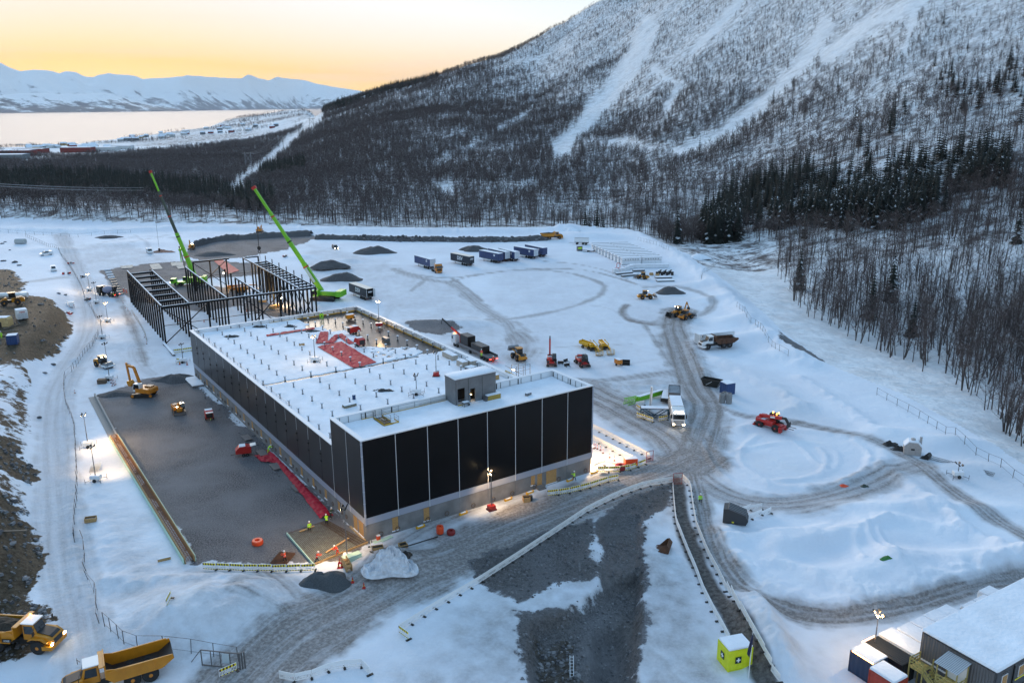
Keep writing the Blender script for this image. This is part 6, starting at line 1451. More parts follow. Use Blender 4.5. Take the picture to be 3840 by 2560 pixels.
# boom lift working inside the frame, orange
for lb, x, y, hd, e in (('orange boom lift reaching up inside the steel frame', 540,668,20,7.0), ('second orange boom lift standing low inside the steel frame', 552,672,200,3.5)):
    LYs = LY; LY = PO; o = boomlift(lb, G(x,y), math.radians(hd), e); LY = LYs; o['group'] = 'orange lifts inside the frame'
# ================================================================ SMALL THINGS
BW = mat('barrier_white', (.76,.78,.80), .55); RFY = mat('reflex_yellow', (.85,.72,.02), .5); RFR = mat('reflex_dark_red', (.07,.012,.01), .5)
def barrier_mesh(w, striped):
    body, st = MB(), MB()
    body.box(-w/2, w/2, -.025, .025, .62, 1.06, BW); body.box(-w/2, w/2, -.025, .025, .10, .24, BW)
    n = 11
    for i in range(n+1): x = -w/2+.03+(w-.06)*i/n; body.box(x-.035, x+.035, -.02, .02, .24, .62, BW)
    body.box(-.35, .35, -.022, .022, .36, .52, BW)
    if striped:
        k = 10
        for i in range(k):
            x0 = -w/2+.05+(w-.1)*i/k
            for s_ in (-1, 1): st.box(x0, x0+(w-.1)/k, s_*.031-.004, s_*.031+.004, .72, 1.02, RFY if i % 2 else RFR); st.box(x0, x0+(w-.1)/k, s_*.031-.004, s_*.031+.004, .12, .22, RFY if i % 2 else RFR)
    f = MB(); f.box(-.13, .13, -.38, .38, 0, .11, BLK); f.box(-.05, .05, -.05, .05, .11, .2, BLK)
    return body.mesh('board'), (st.mesh('reflective_strip') if striped else None), f.mesh('foot')
_bm = {}
def barrier(a, b, label, striped, group):
    a, b = Vector(a), Vector(b); w = round((b-a).length, 1); key = (w, striped)
    if key not in _bm: _bm[key] = barrier_mesh(w-.02, striped)
    bd, st, ft = _bm[key]; m = (a+b)/2
    t = thing('traffic_barrier', label, 'barrier', m, math.atan2(b.y-a.y, b.x-a.x), group); o = obj('board', bd, t)
    if st: obj('reflective_strip', st, o)
    obj('foot', ft, t, (w/2-.02, 0, 0)); return t
def barrier_line(vpts, label, striped, group, w=2.0):
    pts = [G(*p) for p in vpts]; pos = pts[0]; i = 0; n = 0
    # walk along the polyline in steps of w
    seg = [(p, q) for p, q in zip(pts[:-1], pts[1:])]; tot = sum((q-p).length for p, q in seg); k = max(1, round(tot/w)); st_ = tot/k
    def along(d):
        for p, q in seg:
            L = (q-p).length
            if d <= L+1e-6: return p.lerp(q, min(1, d/L))
            d -= L
        return seg[-1][1]
    ordn = ['first','second','third','fourth','fifth','sixth','seventh','eighth','ninth','tenth']
    for j in range(k):
        a, b = along(j*st_), along((j+1)*st_); a = a.copy(); b = b.copy(); a.z = gz1(a.x, a.y); b.z = gz1(b.x, b.y); z = max(a.z, b.z); 
        lb = label if k > 12 else '%s, %s from left' % (label, ordn[j] if j < 10 else 'eleventh')
        if j == 0: lb = label+', left end'
        elif j == k-1: lb = label+', right end'
        barrier((a.x,a.y,z), (b.x,b.y,z), lb, striped, group)
barrier_line([(916,1452),(1000,1398),(1100,1340),(1200,1275),(1290,1215),(1350,1175),(1420,1140),(1480,1118),(1545,1108)], 'white slatted barrier along the road past the trench', False, 'white barriers along the road', 2.1)
barrier_line([(1545,1120),(1548,1160),(1552,1200),(1575,1260),(1597,1310),(1615,1360),(1640,1410),(1660,1445),(1675,1475)], 'white slatted barrier on the trench side of the dark walkway', False, 'white barriers left of the walkway', 2.1)
barrier_line([(1568,1102),(1585,1118),(1592,1170),(1600,1215),(1625,1275),(1655,1330),(1690,1385),(1720,1430),(1740,1470),(1765,1530),(1790,1580)], 'white slatted barrier on the yard side of the dark walkway', False, 'white barriers right of the walkway', 2.1)
barrier_line([(1362,985),(1400,1003),(1440,1025),(1475,1043),(1492,1053)], 'white barrier on the road side of the path by the warehouse corner', False, 'white barriers by the corner path', 2.0)
barrier_line([(1362,1010),(1395,1028),(1430,1047),(1462,1063)], 'white barrier on the building side of the path by the corner', False, 'white barriers by the corner path', 2.0)
barrier_line([(1364,1078),(1390,1068),(1414,1075)], 'low white barrier in front of the orange power unit', False, 'white barriers by the corner path', 2.0)
barrier_line([(466,1308),(560,1311),(640,1313),(725,1310)], 'yellow striped barrier below the gravel pad', True, 'striped barriers below the pad', 1.95)
barrier_line([(1256,1139),(1300,1134),(1350,1122),(1395,1107),(1420,1102)], 'yellow striped barrier along the road before the warehouse', True, 'striped barriers before the front', 1.95)
barrier_line([(1372,1084),(1405,1084),(1440,1082),(1483,1066)], 'yellow striped barrier near the warehouse corner', True, 'striped barriers at the corner', 1.95)
barrier_line([(1461,938),(1475,950)], 'yellow striped barrier left of the blue frame', True, 'striped barriers round the blue frame', 1.95)
barrier_line([(1461,957),(1480,963),(1500,970)], 'yellow striped barrier in front of the blue frame', True, 'striped barriers round the blue frame', 1.95)
barrier_line([(1511,968),(1533,964)], 'yellow striped barrier beside the refuse truck', True, 'striped barriers round the blue frame', 1.95)
barrier_line([(1461,935),(1480,930)], 'white barrier left of the blue frame', False, 'striped barriers round the blue frame', 1.95)
barrier_line([(642,1558),(680,1566),(720,1556),(770,1535),(830,1530),(850,1550)], 'half buried white barrier at the bottom edge', False, 'half buried barriers', 2.0)
barrier_line([(1678,1185),(1720,1175),(1750,1170)], 'snowed in white barrier behind the dark waste bin', False, 'half buried barriers', 2.2)
barrier_line([(1700,1200),(1730,1192),(1770,1180)], 'snowed in white barrier beyond the dark waste bin', False, 'half buried barriers', 2.2)
for a, b, lb in (((504,1556),(541,1540),'yellow and red striped barrier by the site gate'), ((382,1393),(400,1368),'striped barrier leaning against the snow mound'), ((853,1268),(852,1262),'striped barrier behind the foam boards'), ((916,1452),(938,1468),'striped barrier closing the end of the white barriers')):
    pa, pb = G(*a), G(*b); d = (pb-pa).normalized(); barrier(pa, pa+d*2.0, lb, True, 'single striped barriers')
# ---- steel gates at the walkway ends
def gate(label, p, rz, m, w=1.5, h=2.0):
    t = T('walkway_gate', label, 'gate', p, rz, 'red walkway gates'); f = t.p('frame')
    for x in (-w/2, w/2): f.bar((x,0,0),(x,0,h),.07,m)
    f.bar((-w/2,0,h),(w/2,0,h),.07,m); d = t.p('gate_leaf')
    for x in np.linspace(-w/2+.1, w/2-.1, 9): d.bar((x,.05,.1),(x,.05,1.05),.03,m)
    for z in (.1,1.05): d.bar((-w/2,.05,z),(w/2,.05,z),.05,m)
    return t.done()
GR = mat('gate_red', (.30,.045,.04), .5)
gate('red pedestrian gate at the head of the dark walkway', G(1556,1112), math.radians(8), GR); gate('red pedestrian gate at the corner of the striped barriers', G(1492,1060), math.radians(30), GR); 
# ---- people
def who(label, vx, vy, suit, pose='stand', rz=0, z=None, helmet=WHT, bend=0):
    p = G(vx, vy) if z is None else Vector(onz(vx, vy, z)); return person(label, p, math.radians(rz), suit, pose, helmet, bend)
who('person in yellow jacket walking beside the dark walkway', 1608,1157,'yd','walk',-95)
who('person in yellow jacket standing at the front wall of the warehouse', 1319,1104,'yd','work',150)
who('person in yellow working at the opened red heater', 484,964,'yy','work',80)
who('person in yellow leaning over the end of the red tarpaulin', 617,1041,'yy','work',30, bend=.7)
who('person in yellow walking across the rebar mat', 712,1222,'yd','walk',120)
who('person in yellow crouching at the edge of the rebar mat', 751,1206,'yd','work',110, bend=.5)
who('person in dark clothes at the end of the red tarpaulin', 760,1190,'dd','work',60, bend=.3)
who('person in orange kneeling on the near side of the rebar mat', 776,1275,'rr','work',200, bend=.5)
who('person in orange with dark trousers at the corner of the rebar mat', 728,1292,'rd','work',20, bend=.3)
who('person in orange jacket behind the rusty mesh stack', 655,1291,'rd','work',160)
who('left one of two people in yellow on the wet roof', 736.5,734.0,'yy','work',-60, 10.24); who('right one of two people in yellow on the wet roof', 742,733.5,'yy','work',-120, 10.24)
who('person in orange behind the flatbed truck', 1133,833,'rr','stand',-80); who('person in orange jacket standing on the tail of the flatbed', 1106,818,'ry','stand',-90, 1.2)
who('person in yellow beside the blue container on the terrace', 4,777,'yy','stand',-90)
who('person in orange by the concrete mixer chute', 285,673,'rr','work',170); who('person in orange next to the mixer crew', 291,675,'rr','work',190); who('person in yellow at the tail of the concrete mixer', 262,683,'yd','stand',200); who('person in orange at the tail of the concrete mixer', 267,683,'rd','stand',180)
# ---- light towers
def LT(label, vx, vy, rz=0, h=7, lit=0, aim=None, z=None, energy=900, trailer_=True, red=False):
    p = G(vx, vy) if z is None else Vector(onz(vx, vy, z)); a = None
    if aim is not None: a = G(*aim) if len(aim) == 2 else Vector(aim)
    return lighttower(label, p, math.radians(rz), h, lit, a, trailer_, energy=energy, red=red)
LT('light tower with lit head beside the snowy road, left of the footing', 203,1027,20,6.2,2,(262,1025),None,520)
LT('light tower with lit head beside a stack of barriers', 221,1105,0,6.0,1,(255,1070),None,520)
LT('small light tower in front of the warehouse wall', 1129,1170,30,6.0,1,tuple(Bw(21.5,-.2,1.8)),None,800,False,True)
LT('light tower over the rebar mat', 798,1283,0,7.6,1,(760,1258),None,700,False)
LT('light tower on the snowy roof beside the red tarpaulin', 724,832,0,5.2,1,None,10.25,110)
LT('lit light tower on the wet roof by the right parapet', 871,752,10,6.0,3,None,10.25,260,True,True)
LT('unlit light tower on the roof before the stair tower', 957,907,0,3.6,0,None,10.25)
LT('unlit light tower with red base near the wrapped crates on the roof', 1002,864,0,4.6,0,None,10.25,300,False,True)
LT('light tower with glowing head on the snow left of the steel frame', 248,740,0,5.5,2,None,None,260)
LT('lit lamp mast beside the site fence near the concrete mixer', 206,668,0,5.5,2,None,None,220)
LT('dark lamp mast left of the concrete mixer', 222,697,0,6.5,0)
LT('dark lamp mast on the snow above the roller', 236,778,0,6.0,0)
LT('light tower near the far corner of the warehouse', 421,833,0,4.5,0)
LT('light mast above the bundle of marker posts', 252,873,0,8.5,0)
LT('snowed in pump with branches on the right snow field', 2199,1096,0,2.2,0)
lamp(None, 'POINT', Bw(44.0, 2.0, 3.2), 560, size=.6)
b_ = T('wall_floodlight', 'floodlight post behind the warehouse corner lighting the snow', 'light tower', Bw(43.6,2.6,0), 0); b_.p('post').tube((0,0,0),(0,0,3.3),.05,STE); b_.p('lamp_head').cbox((0,0,3.4),(.5,.3,.3),LED); b_.done()
lamp(None, 'POINT', Bw(41.0, 150, 3.0), 420, size=.5); lamp(None, 'POINT', Bw(34, 186, 6.0), 300, size=.5); lamp(None, 'POINT', Bw(45, 24, 4), 500, size=.4)
for k, (a, b, h) in enumerate(((41.0,150,3.0),(34,186,6.0))):
    q = T('work_lamp', ['work lamp on a post under the right bay of the steel frame', 'work lamp on a post by the far red tarpaulin'][k], 'lamp', Bw(a,b,0), 0); q.p('post').tube((0,0,0),(0,0,h-.3),.05,STE); q.p('lamp_head').cbox((0,0,h-.15),(.4,.3,.25),LED); q.done()
# ---- heaters
heater('red heater with raised flap on the gravel pad', G(562,1045), math.radians(20)); heater('red heater opened in front of a person in yellow', G(481,962), math.radians(-65))
def HB(label, a, b, rz, op): heater(label, Bw(a, b, 10.24), YB+math.radians(rz), op)
HB('red heater with raised hood on the wet roof', 30.5,71.2,185,True); HB('red heater with pale front beside the roof tarpaulin', 27.5,61.2,-90,False)
c_ = T('compressor', 'yellow compressor on the wet roof', 'compressor', Bw(35.4,84.2,10.24), YB); k = c_.p('housing', bevel=.08); k.box(-1.0,1.0,-.6,.6,.35,1.35,PY); c_.p('top_snow').box(-.9,.9,-.5,.5,1.35,1.42,SNOW)
for y in (-.6,.6): c_.wheel(0,y,.28,.18,GRY)
c_.done()
# ---- red tarpaulins
TRP = mat('red_tarpaulin', (.40,.016,.04), .62, spec=.15, noise=.25, nscale=1.2)
def tarp(label, quad_, z, amp=.14, n=30, m=34, seed=1, to_world=True, hump=0.0, group='red tarpaulins'):
    q = [Vector((*p, 0)) if len(p) == 2 else Vector(p) for p in quad_]; vs = []
    for i in range(n+1):
        for j in range(m+1):
            u, v = i/n, j/m; p = (q[0]*(1-u)+q[1]*u)*(1-v)+(q[3]*(1-u)+q[2]*u)*v; vs.append((p.x, p.y))
    vs = np.array(vs); nn = fbm(vs[:,0], vs[:,1], 1.3, 4, seed); rid = 1-np.abs(fbm(vs[:,0]*1.0, vs[:,1]*.6, .9, 3, seed+3)); u_ = np.repeat(np.arange(n+1)/n, m+1); 
    zz = z+.05+amp*(np.abs(nn)*.8+np.clip(rid-.55, 0, 1)*.9)+hump*np.sin(u_*math.pi)
    e = fbm(vs[:,0], vs[:,1], 2.0, 2, seed+9)*.15
    mb = MB(); V = [(a+d, b-d, c) for (a, b), c, d in zip(vs, zz, e)]
    mb.add(V, [(i*(m+1)+j, (i+1)*(m+1)+j, (i+1)*(m+1)+j+1, i*(m+1)+j+1) for i in range(n) for j in range(m)], TRP); o = mb.build('tarpaulin', None, label=label, cat='tarpaulin', group=group)
    sol = o.modifiers.new('thick', 'SOLIDIFY'); sol.thickness = .02; return o
def tb(*pts): return [tuple(Bw(a, b)[:2]) for a, b in pts]
tarp('broad red tarpaulin laid over the middle of the snowy roof', tb((19.6,65.6),(25.5,66.6),(25.0,47.8),(19.6,47.0)), 10.36, .16, 26, 70, 2)
tarp('crumpled red tarpaulin left of the heater hood on the roof', tb((20.2,68.0),(24.8,76.8),(26.4,76.0),(22.6,67.0)), 10.36, .3, 30, 14, 3)
tarp('folded red tarpaulin strip next to the broad one on the roof', tb((21.8,67.0),(27.4,73.2),(27.6,71.6),(23.6,66.2)), 10.38, .3, 24, 8, 4)
tarp('short red tarpaulin strip near the heater hood on the roof', tb((26.8,71.8),(28.4,73.0),(27.2,63.6),(25.9,63.5)), 10.34, .2, 8, 30, 5)
tarp('long narrow red tarpaulin on the far left of the roof', tb((13.5,80.2),(13.8,81.6),(25.2,81.6),(24.9,80.2)), 10.36, .22, 6, 44, 6)
tarp('crumpled red tarpaulin along the foot of the warehouse side wall', [tuple(G(*p)[:2]) for p in ((611,1035),(640,1055),(766,1186),(735,1192))], .05, .34, 12, 90, 7, hump=.25)
tarp('loose end of the red tarpaulin spread on the gravel', [tuple(G(*p)[:2]) for p in ((584,1047),(600,1062),(645,1066),(620,1040))], .05, .3, 14, 18, 8)
tarp('far red tarpaulin on the ground behind the steel frame', [tuple(G(*p)[:2]) for p in ((488,597),(507,594),(550,622),(524,630))], .05, .15, 12, 30, 9)
# ---- rebar mat and slab in the corner
RB = mat('rebar', (.10,.055,.03), .7); FOAM = mat('green_foam', (.45,.62,.50), .7)
P4 = [G(*p) for p in ((659,1228),(752,1197),(845,1247),(720,1298))]; P4 = [Vector((p.x,p.y,.02)) for p in P4]
t = T('rebar_mat', 'lit mat of reinforcing bars on pale boards at the warehouse corner', 'rebar mat', (0,0,0), 0); s_ = t.p('foam_base'); s_.add([(p.x,p.y,z) for z in (.0,.12) for p in P4], [(0,1,2,3),(4,5,6,7),(0,1,5,4),(1,2,6,5),(2,3,7,6),(3,0,4,7)], mat('foam_slab', (.30,.36,.33), .8, noise=.3, nscale=1.5))
def q4(u, v, z): p = (P4[0]*(1-u)+P4[1]*u)*(1-v)+(P4[3]*(1-u)+P4[2]*u)*v; return (p.x, p.y, z)
for k in range(34): b = t.p('bar'); b.bar(q4(k/33,0,.22), q4(k/33,1,.22), .035, RB)
for k in range(34): b = t.p('bar'); b.bar(q4(0,k/33,.26), q4(1,k/33,.26), .035, RB)
for e in range(0, 10): b = t.p('lap_bar'); b.bar(q4(.80+e*.02,0,.30), q4(.80+e*.02,1,.30), .03, RB)
e = t.p('edge_board'); e.bar(q4(0,0,.25), q4(0,1,.25), .12, FOAM, .35); e = t.p('edge_board'); e.bar(q4(0,1,.2), q4(1,1,.2), .1, WOOD, .3); t.done()
for lb, u0, v0, u1, v1 in (('plank lying on the upper edge of the rebar mat', .25,.08,.62,.06), ('plank lying on the near part of the rebar mat', .3,.86,.85,.72)):
    m = MB(); m.bar(q4(u0,v0,.34), q4(u1,v1,.34), .3, WOOD, .06); m.build('plank', None, label=lb, cat='plank', group='planks on the rebar mat')
t = T('mesh_stack', 'stack of rusty steel mesh behind the striped barriers', 'mesh stack', G(650,1284), math.radians(80))
for z in range(5):
    for k in range(14): b = t.p('wire'); b.box(-1.6,1.6,-1.1+k*.17-.015,-1.1+k*.17+.015,.05+z*.06,.08+z*.06,RST)
t.done()
# ---- strip footing with rebar cage on the left of the pad
A0, A1, A2 = G(212,912), G(262,1008), G(437,1292)
t = T('strip_footing', 'long concrete strip footing with rusty rebar cage and timber forms', 'footing', (0,0,0), 0); FC = mat('footing_concrete', (.26,.26,.26), .85)
d = (A2-A1).normalized(); s_ = Vector((d.y,-d.x,0)); d0 = (A1-A0).normalized(); s0 = Vector((d0.y,-d0.x,0)); Z = .12
w_ = t.p('concrete_wall'); w_.bar(A0+s0*-.55+Vector((0,0,.35)), A1+s0*-.55+Vector((0,0,.35)), .3, FC, .9); g_ = t.p('footing_slab'); g_.bar(A0+Vector((0,0,.06)), A1+Vector((0,0,.06)), 1.5, FC, .12)
for off, m, h in ((-.75, FOAM, .9), (-.6, WOOD, 1.0), (.62, WOOD, 1.0), (.80, FOAM, .8)): f = t.p('form_board'); f.bar(A1+s_*off+Vector((0,0,h/2)), A2+s_*off+Vector((0,0,h/2)), .09, m, h)
CG = mat('rusty_rebar', (.30,.13,.055), .75); L = (A2-A1).length; n = int(L/.55)
for off in (-.4,-.15,.15,.4):
    for z in (.35,.95): b = t.p('long_bar'); b.bar(A1+s_*off+Vector((0,0,z)), A2+s_*off+Vector((0,0,z)), .04, CG)
for k in range(n):
    c = A1+d*(k*.55+.2); r = t.p('stirrup')
    for p, q in (((-.42,.3),(-.42,1.0)), ((.42,.3),(.42,1.0)), ((-.42,1.0),(.42,1.0))): r.bar(c+s_*p[0]+Vector((0,0,p[1])), c+s_*q[0]+Vector((0,0,q[1])), .035, CG)
    if k % 2 == 0: r.bar(c+s_*-.4+Vector((0,0,1.0)), c+d*.5+s_*.4+Vector((0,0,.4)), .03, CG)
t.done()
# ---- row of small footings by the mixer
for k in range(11):
    p = G(247+k*2.9, 621+k*5.6); m = MB(); m.box(-1.1,1.1,-.5,.5,-.1,.45,FC if k > 3 else SNOW); m.box(-1.0,1.0,-.4,.4,.45,.48,BLK if k > 3 else SNOW); o = m.build('pad_footing', None, label='dark pad footing in the row left of the steel frame' if k > 3 else 'snow covered pad footing in the row left of the steel frame', cat='footing', group='pad footings in a row' if k > 3 else 'snowy pad footings'); o.location = p; o.rotation_euler = (0,0,YB)
# ---- heaps of rock and gravel
GRV = mat('gravel_heap', (.085,.085,.092), .95, noise=.55, nscale=5, bump=.10, bscale=3.5); SND = mat('grit_heap', (.065,.073,.082), .95, noise=.3, nscale=6, bump=.06, bscale=5)
for a in ((858,580,9.5,6,3.4,'dark gravel heap between the black pickup and the trailers'), (1088,575,6.2,4.5,3.0,'dark gravel heap behind the blue trailers'), (756,612,7.5,5,3.2,'upper of two grey heaps beside the crawler crane boom'), (785,642,8.2,5,3.4,'lower of two grey heaps beside the crawler crane boom'), (1539,672,5.2,4,2.6,'smooth dark heap encircled by wheel tracks'), (402,872,5.0,3.0,1.7,'gravel heap at the far end of the gravel pad'), (250,546,6.5,4,1.8,'dark rock heap on the snowy field at the far left'), (490,585,9,5,1.8,'low grey heap behind the steel frame'), (270,905,5,2.6,1.0,'low gravel heap at the excavator bucket')):
    pile('gravel_heap', a[5], a[0], a[1], a[2], a[3], a[4], GRV, int(a[0]) % 17)
pile('grit_heap', 'smooth dark grit heap in front of the striped barriers', 748,1338,3.7,2.6,2.1,SND,4,'grit heap',None,.28)
pile('snow_heap', 'heap of dirty broken snow beside the cable reels', 895,1300,3.8,2.6,2.3,mat('dirty_snow',(.60,.63,.69),.8,noise=.25,nscale=1.5,bump=.2,bscale=1.5),9,'snow heap','heaps of snow',.7)
pile('snow_heap', 'round white snow heap beyond the far edge of the yard', 1311,527,5,4,2.4,SNOW,12,'snow heap','heaps of snow',.1)
pile('snow_heap', 'pointed white snow heap at the plateau edge before the wood', 1605,592,4.5,3.5,2.4,SNOW,14,'snow heap','heaps of snow',.1)
# ---- rock berm: angular blocks
BK = [mat('berm_rock%d' % i, c, .9, noise=.3, nscale=1.5) for i, c in enumerate(((.13,.13,.14),(.09,.091,.10),(.18,.18,.19)))]
def rockmesh(seed):
    R = random.Random(seed); bm = bmesh.new(); bmesh.ops.create_icosphere(bm, subdivisions=1, radius=.5)
    for v in bm.verts: v.co = Vector((v.co.x*R.uniform(.7,1.5), v.co.y*R.uniform(.7,1.3), v.co.z*R.uniform(.5,1.0)))
    me = bpy.data.meshes.new('rock'); bm.to_mesh(me); bm.free(); me.materials.append(R.choice(BK)); return me
RM = [rockmesh(s) for s in range(14)]
bpts = [G(*p) for p in ((725,548),(800,549),(900,552),(1000,553),(1100,554),(1180,553),(1258,549))]
cum = [0]
for p, q in zip(bpts[:-1], bpts[1:]): cum.append(cum[-1]+(q-p).length)
def berm_pt(f):
    d = f*cum[-1]
    for i in range(len(cum)-1):
        if d <= cum[i+1]+1e-6: return bpts[i].lerp(bpts[i+1], (d-cum[i])/(cum[i+1]-cum[i]))
    return bpts[-1]
ber = thing('rock_berm', 'long berm of broken rock along the far edge of the yard', 'rock berm', (0,0,0), 0)
R = random.Random(5); core = MB(); n = 90; vs = []
for i in range(n+1):
    c = berm_pt(i/n); hh = 1.9+.2*math.sin(i*.31)+R.uniform(-.3,.3)
    for o_, z in ((-6.5,-.3),(-3,hh*.75),(0,hh),(3,hh*.7),(6.5,-.3)): vs.append((c.x+R.uniform(-.3,.3), c.y+o_*.6+R.uniform(-.3,.3), c.z+z))
core.add(vs, [(i*5+k, (i+1)*5+k, (i+1)*5+k+1, i*5+k+1) for i in range(n) for k in range(4)], GRV); core.build('core', ber)
for k in range(300):
    f = .16+.84*R.random(); c = berm_pt(f); o_ = R.uniform(-1,1); s_ = R.uniform(.7,1.9); q = obj('rock', R.choice(RM), ber, (c.x+R.uniform(-1,1), c.y+o_*3.6-.4, c.z+(1-abs(o_))*2.0+R.uniform(-.2,.2)), R.uniform(0,6.3)); q.scale = (s_, s_*.9, s_*.8); q.rotation_euler = (R.uniform(-.6,.6), R.uniform(-.6,.6), R.uniform(0,6.3))
t = [G(*p) for p in ((448,566),(500,553),(560,548),(640,543),(715,540))]; core = MB(); vs = []
for i in range(61):
    f = i/60*4; j = min(3, int(f)); c = t[j].lerp(t[j+1], f-j); hh = 2.3+.25*math.sin(i*.37)+R.uniform(-.35,.35)
    for o_, z in ((-7,-.3),(-3,hh*.7),(0,hh),(4,hh*.7),(8,-.3)): vs.append((c.x+R.uniform(-.4,.4), c.y+o_*.7, c.z+z+R.uniform(-.15,.15)))
core.add(vs, [(i*5+k, (i+1)*5+k, (i+1)*5+k+1, i*5+k+1) for i in range(60) for k in range(4)], GRV); core.build('gravel_bank', None, smooth=True, label='grey bank of crushed rock at the far left end of the yard', cat='gravel bank')
# ---- loose stones: trench and slope (too many to count)
def stones(name, label, polys, n, smin, smax, seed):
    R2 = np.random.default_rng(seed); pts = []
    for pl in polys:
        bb = np.array(pl); m = int(n/len(polys)*4); x = R2.uniform(bb[:,0].min(), bb[:,0].max(), m); y = R2.uniform(bb[:,1].min(), bb[:,1].max(), m); k = inpoly(x, y, pl); pts += list(zip(x[k], y[k]))[:n//len(polys)]
    mb = MB(); R3 = random.Random(seed); xs_ = np.array([p[0] for p in pts]); ys_ = np.array([p[1] for p in pts]); zs = gz(xs_, ys_)
    for x, y, z in zip(xs_, ys_, zs):
        s_ = smin+(smax-smin)*R3.random()**3; a = R3.uniform(0,6.3); vs = [(x+s_*math.cos(a+k*1.57)*R3.uniform(.7,1.2), y+s_*math.sin(a+k*1.57)*R3.uniform(.7,1.2), z-.05) for k in range(4)]+[(x+s_*math.cos(a+.6+k*1.57)*.6, y+s_*math.sin(a+.6+k*1.57)*.6, z+s_*R3.uniform(.4,.8)) for k in range(4)]
        mb.add(vs, [(4,5,6,7),(0,1,5,4),(1,2,6,5),(2,3,7,6),(3,0,4,7)], R3.choice(BK+[BK[2], mat('stone_grey',(.20,.20,.21),.9)]))
    o = obj(name, rawmesh(mb, name), label=label, cat='stones', kind='stuff'); return o
stones('trench_stones', 'broken stones strewn through the open trench', [GRAVEL[6], GRAVEL[7]], 2200, .05, .32, 3)
stones('slope_stones', 'stones strewn over the brown soil slope', SOIL, 1800, .08, .55, 4)
stones('pad_stones', 'coarse crushed stone over the gravel pad', [GRAVEL[0]], 2600, .04, .10, 5)
# ================================================================ SITE OFFICE AND CONTAINERS, BOTTOM RIGHT
E1 = Vector((math.cos(math.radians(30.7)), math.sin(math.radians(30.7)), 0)); E2 = Vector((E1.y, -E1.x, 0)); S0 = Vector((37.4, 79.62, 0))
def S(a, b, z=0.0): return S0+E1*a+E2*b+Vector((0,0,z))
HDG = math.radians(30.7)
OG = mat('office_grey', (.105,.105,.11), .55); OG2 = mat('office_grey_dark', (.055,.057,.062), .5); PNE = mat('pressure_treated', (.36,.30,.10), .75, noise=.3, nscale=5)
t = T('site_office', 'two storey grey module office with thick snow on its flat roof', 'office', S(3.9, 5.0), HDG)      # local x = NE, y = -SE
HO = 6.2; LO = 27.0; WO = 7.9
w = t.p('wall'); w.box(0, LO, -WO, 0, 0, HO-.02, OG2); corrugated(w, -WO+.1, -.1, -.03, .1, HO-.1, OG, 'y', 52, .05, -1)
for z in (HO/2,): b = t.p('floor_joint'); b.box(-.10, -.02, -WO, 0, z-.1, z+.1, WHT)
for k in range(9):
    x0 = k*3.0+.06; 
    for s_ in range(2):
        z0 = s_*HO/2+.08; m = t.p('module_front'); m.box(x0, x0+2.88, -WO-.12, -WO-.005, z0, z0+HO/2-.14, OG2)
        f = t.p('window', m); f.box(x0+.9, x0+1.9, -WO-.17, -WO-.10, z0+1.1, z0+2.35, WHT); g = t.p('window', m); g.box(x0+.98, x0+1.82, -WO-.19, -WO-.15, z0+1.18, z0+2.27, osb)
        for q in range(4): v_ = t.p('vent_cap', m); v_.tube((x0+.85+q*.3,-WO-.12,z0+2.62),(x0+.85+q*.3,-WO-.24,z0+2.6),.06,STE,n=8)
        y_ = t.p('yellow_strip', m); y_.box(x0+.5, x0+2.5, -WO-.15, -WO-.12, z0+.82, z0+.95, RFY)
    if k: d = t.p('downpipe'); d.tube((x0-.06,-WO-.2,.1),(x0-.06,-WO-.2,HO-.2),.07,BLK,n=8)
r = t.p('roof_snow', bevel=.16); r.box(-.12, LO+.1, -WO-.2, .15, HO, HO+.38, SNOW); t.done()
COLS = [('navy blue container with snow on its roof beside the light mast', -.74, 2.40, 0, 2.99, mat('navy_steel', (.012,.030,.075), .5), .2),
 ('dark container with bare ribbed roof between the snowy ones', 1.72, 2.40, -.1, 4.7, mat('charcoal_steel', (.020,.022,.026), .5), 0),
 ('first snow roofed container next to the bare ribbed one', 4.16, 2.40, -.15, 4.75, WHT, .3), ('second snow roofed container beside the site office', 6.66, 2.40, .3, 4.4, WHT, .34), ('third snow roofed container beside the site office', 9.12, 2.40, .3, 4.4, WHT, .34),
 ('fourth snow roofed container beside the site office', 11.6, 2.36, .2, 4.4, WHT, .3), ('fifth snow roofed container, with ribs showing through', 14.0, 2.36, .15, 4.4, WHT, .12), ('sixth snow roofed container, set back from the row', 17.1, 2.36, 1.4, 3.2, WHT, .3), ('seventh snow roofed container, set back from the row', 19.5, 2.36, 1.4, 3.2, WHT, .3), ('last snow roofed container at the far end of the row', 22.0, 2.36, .6, 3.9, WHT, .3)]
for lb, a0, wd, b0, ln, m, sn in COLS:
    o = container(lb, S(a0+wd/2, b0+ln/2), HDG-RX, ln, m, W=wd, HH=2.59, snow=sn, group='containers beside the site office')
    if sn == 0:
        q = MB()
        for k in range(22): x = -ln/2+.15+k*(ln-.3)/21; q.box(x-.045, x+.045, -wd/2+.1, wd/2-.1, 2.58, 2.63, m)
        q.build('roof_rib', o)
container('red container with a pillow of snow on its roof', S(-.6, 4.65), HDG-RX, 2.99, mat('red_steel', (.36,.035,.015), .5, noise=.2, nscale=2), W=2.3, snow=.32, group='containers beside the site office')
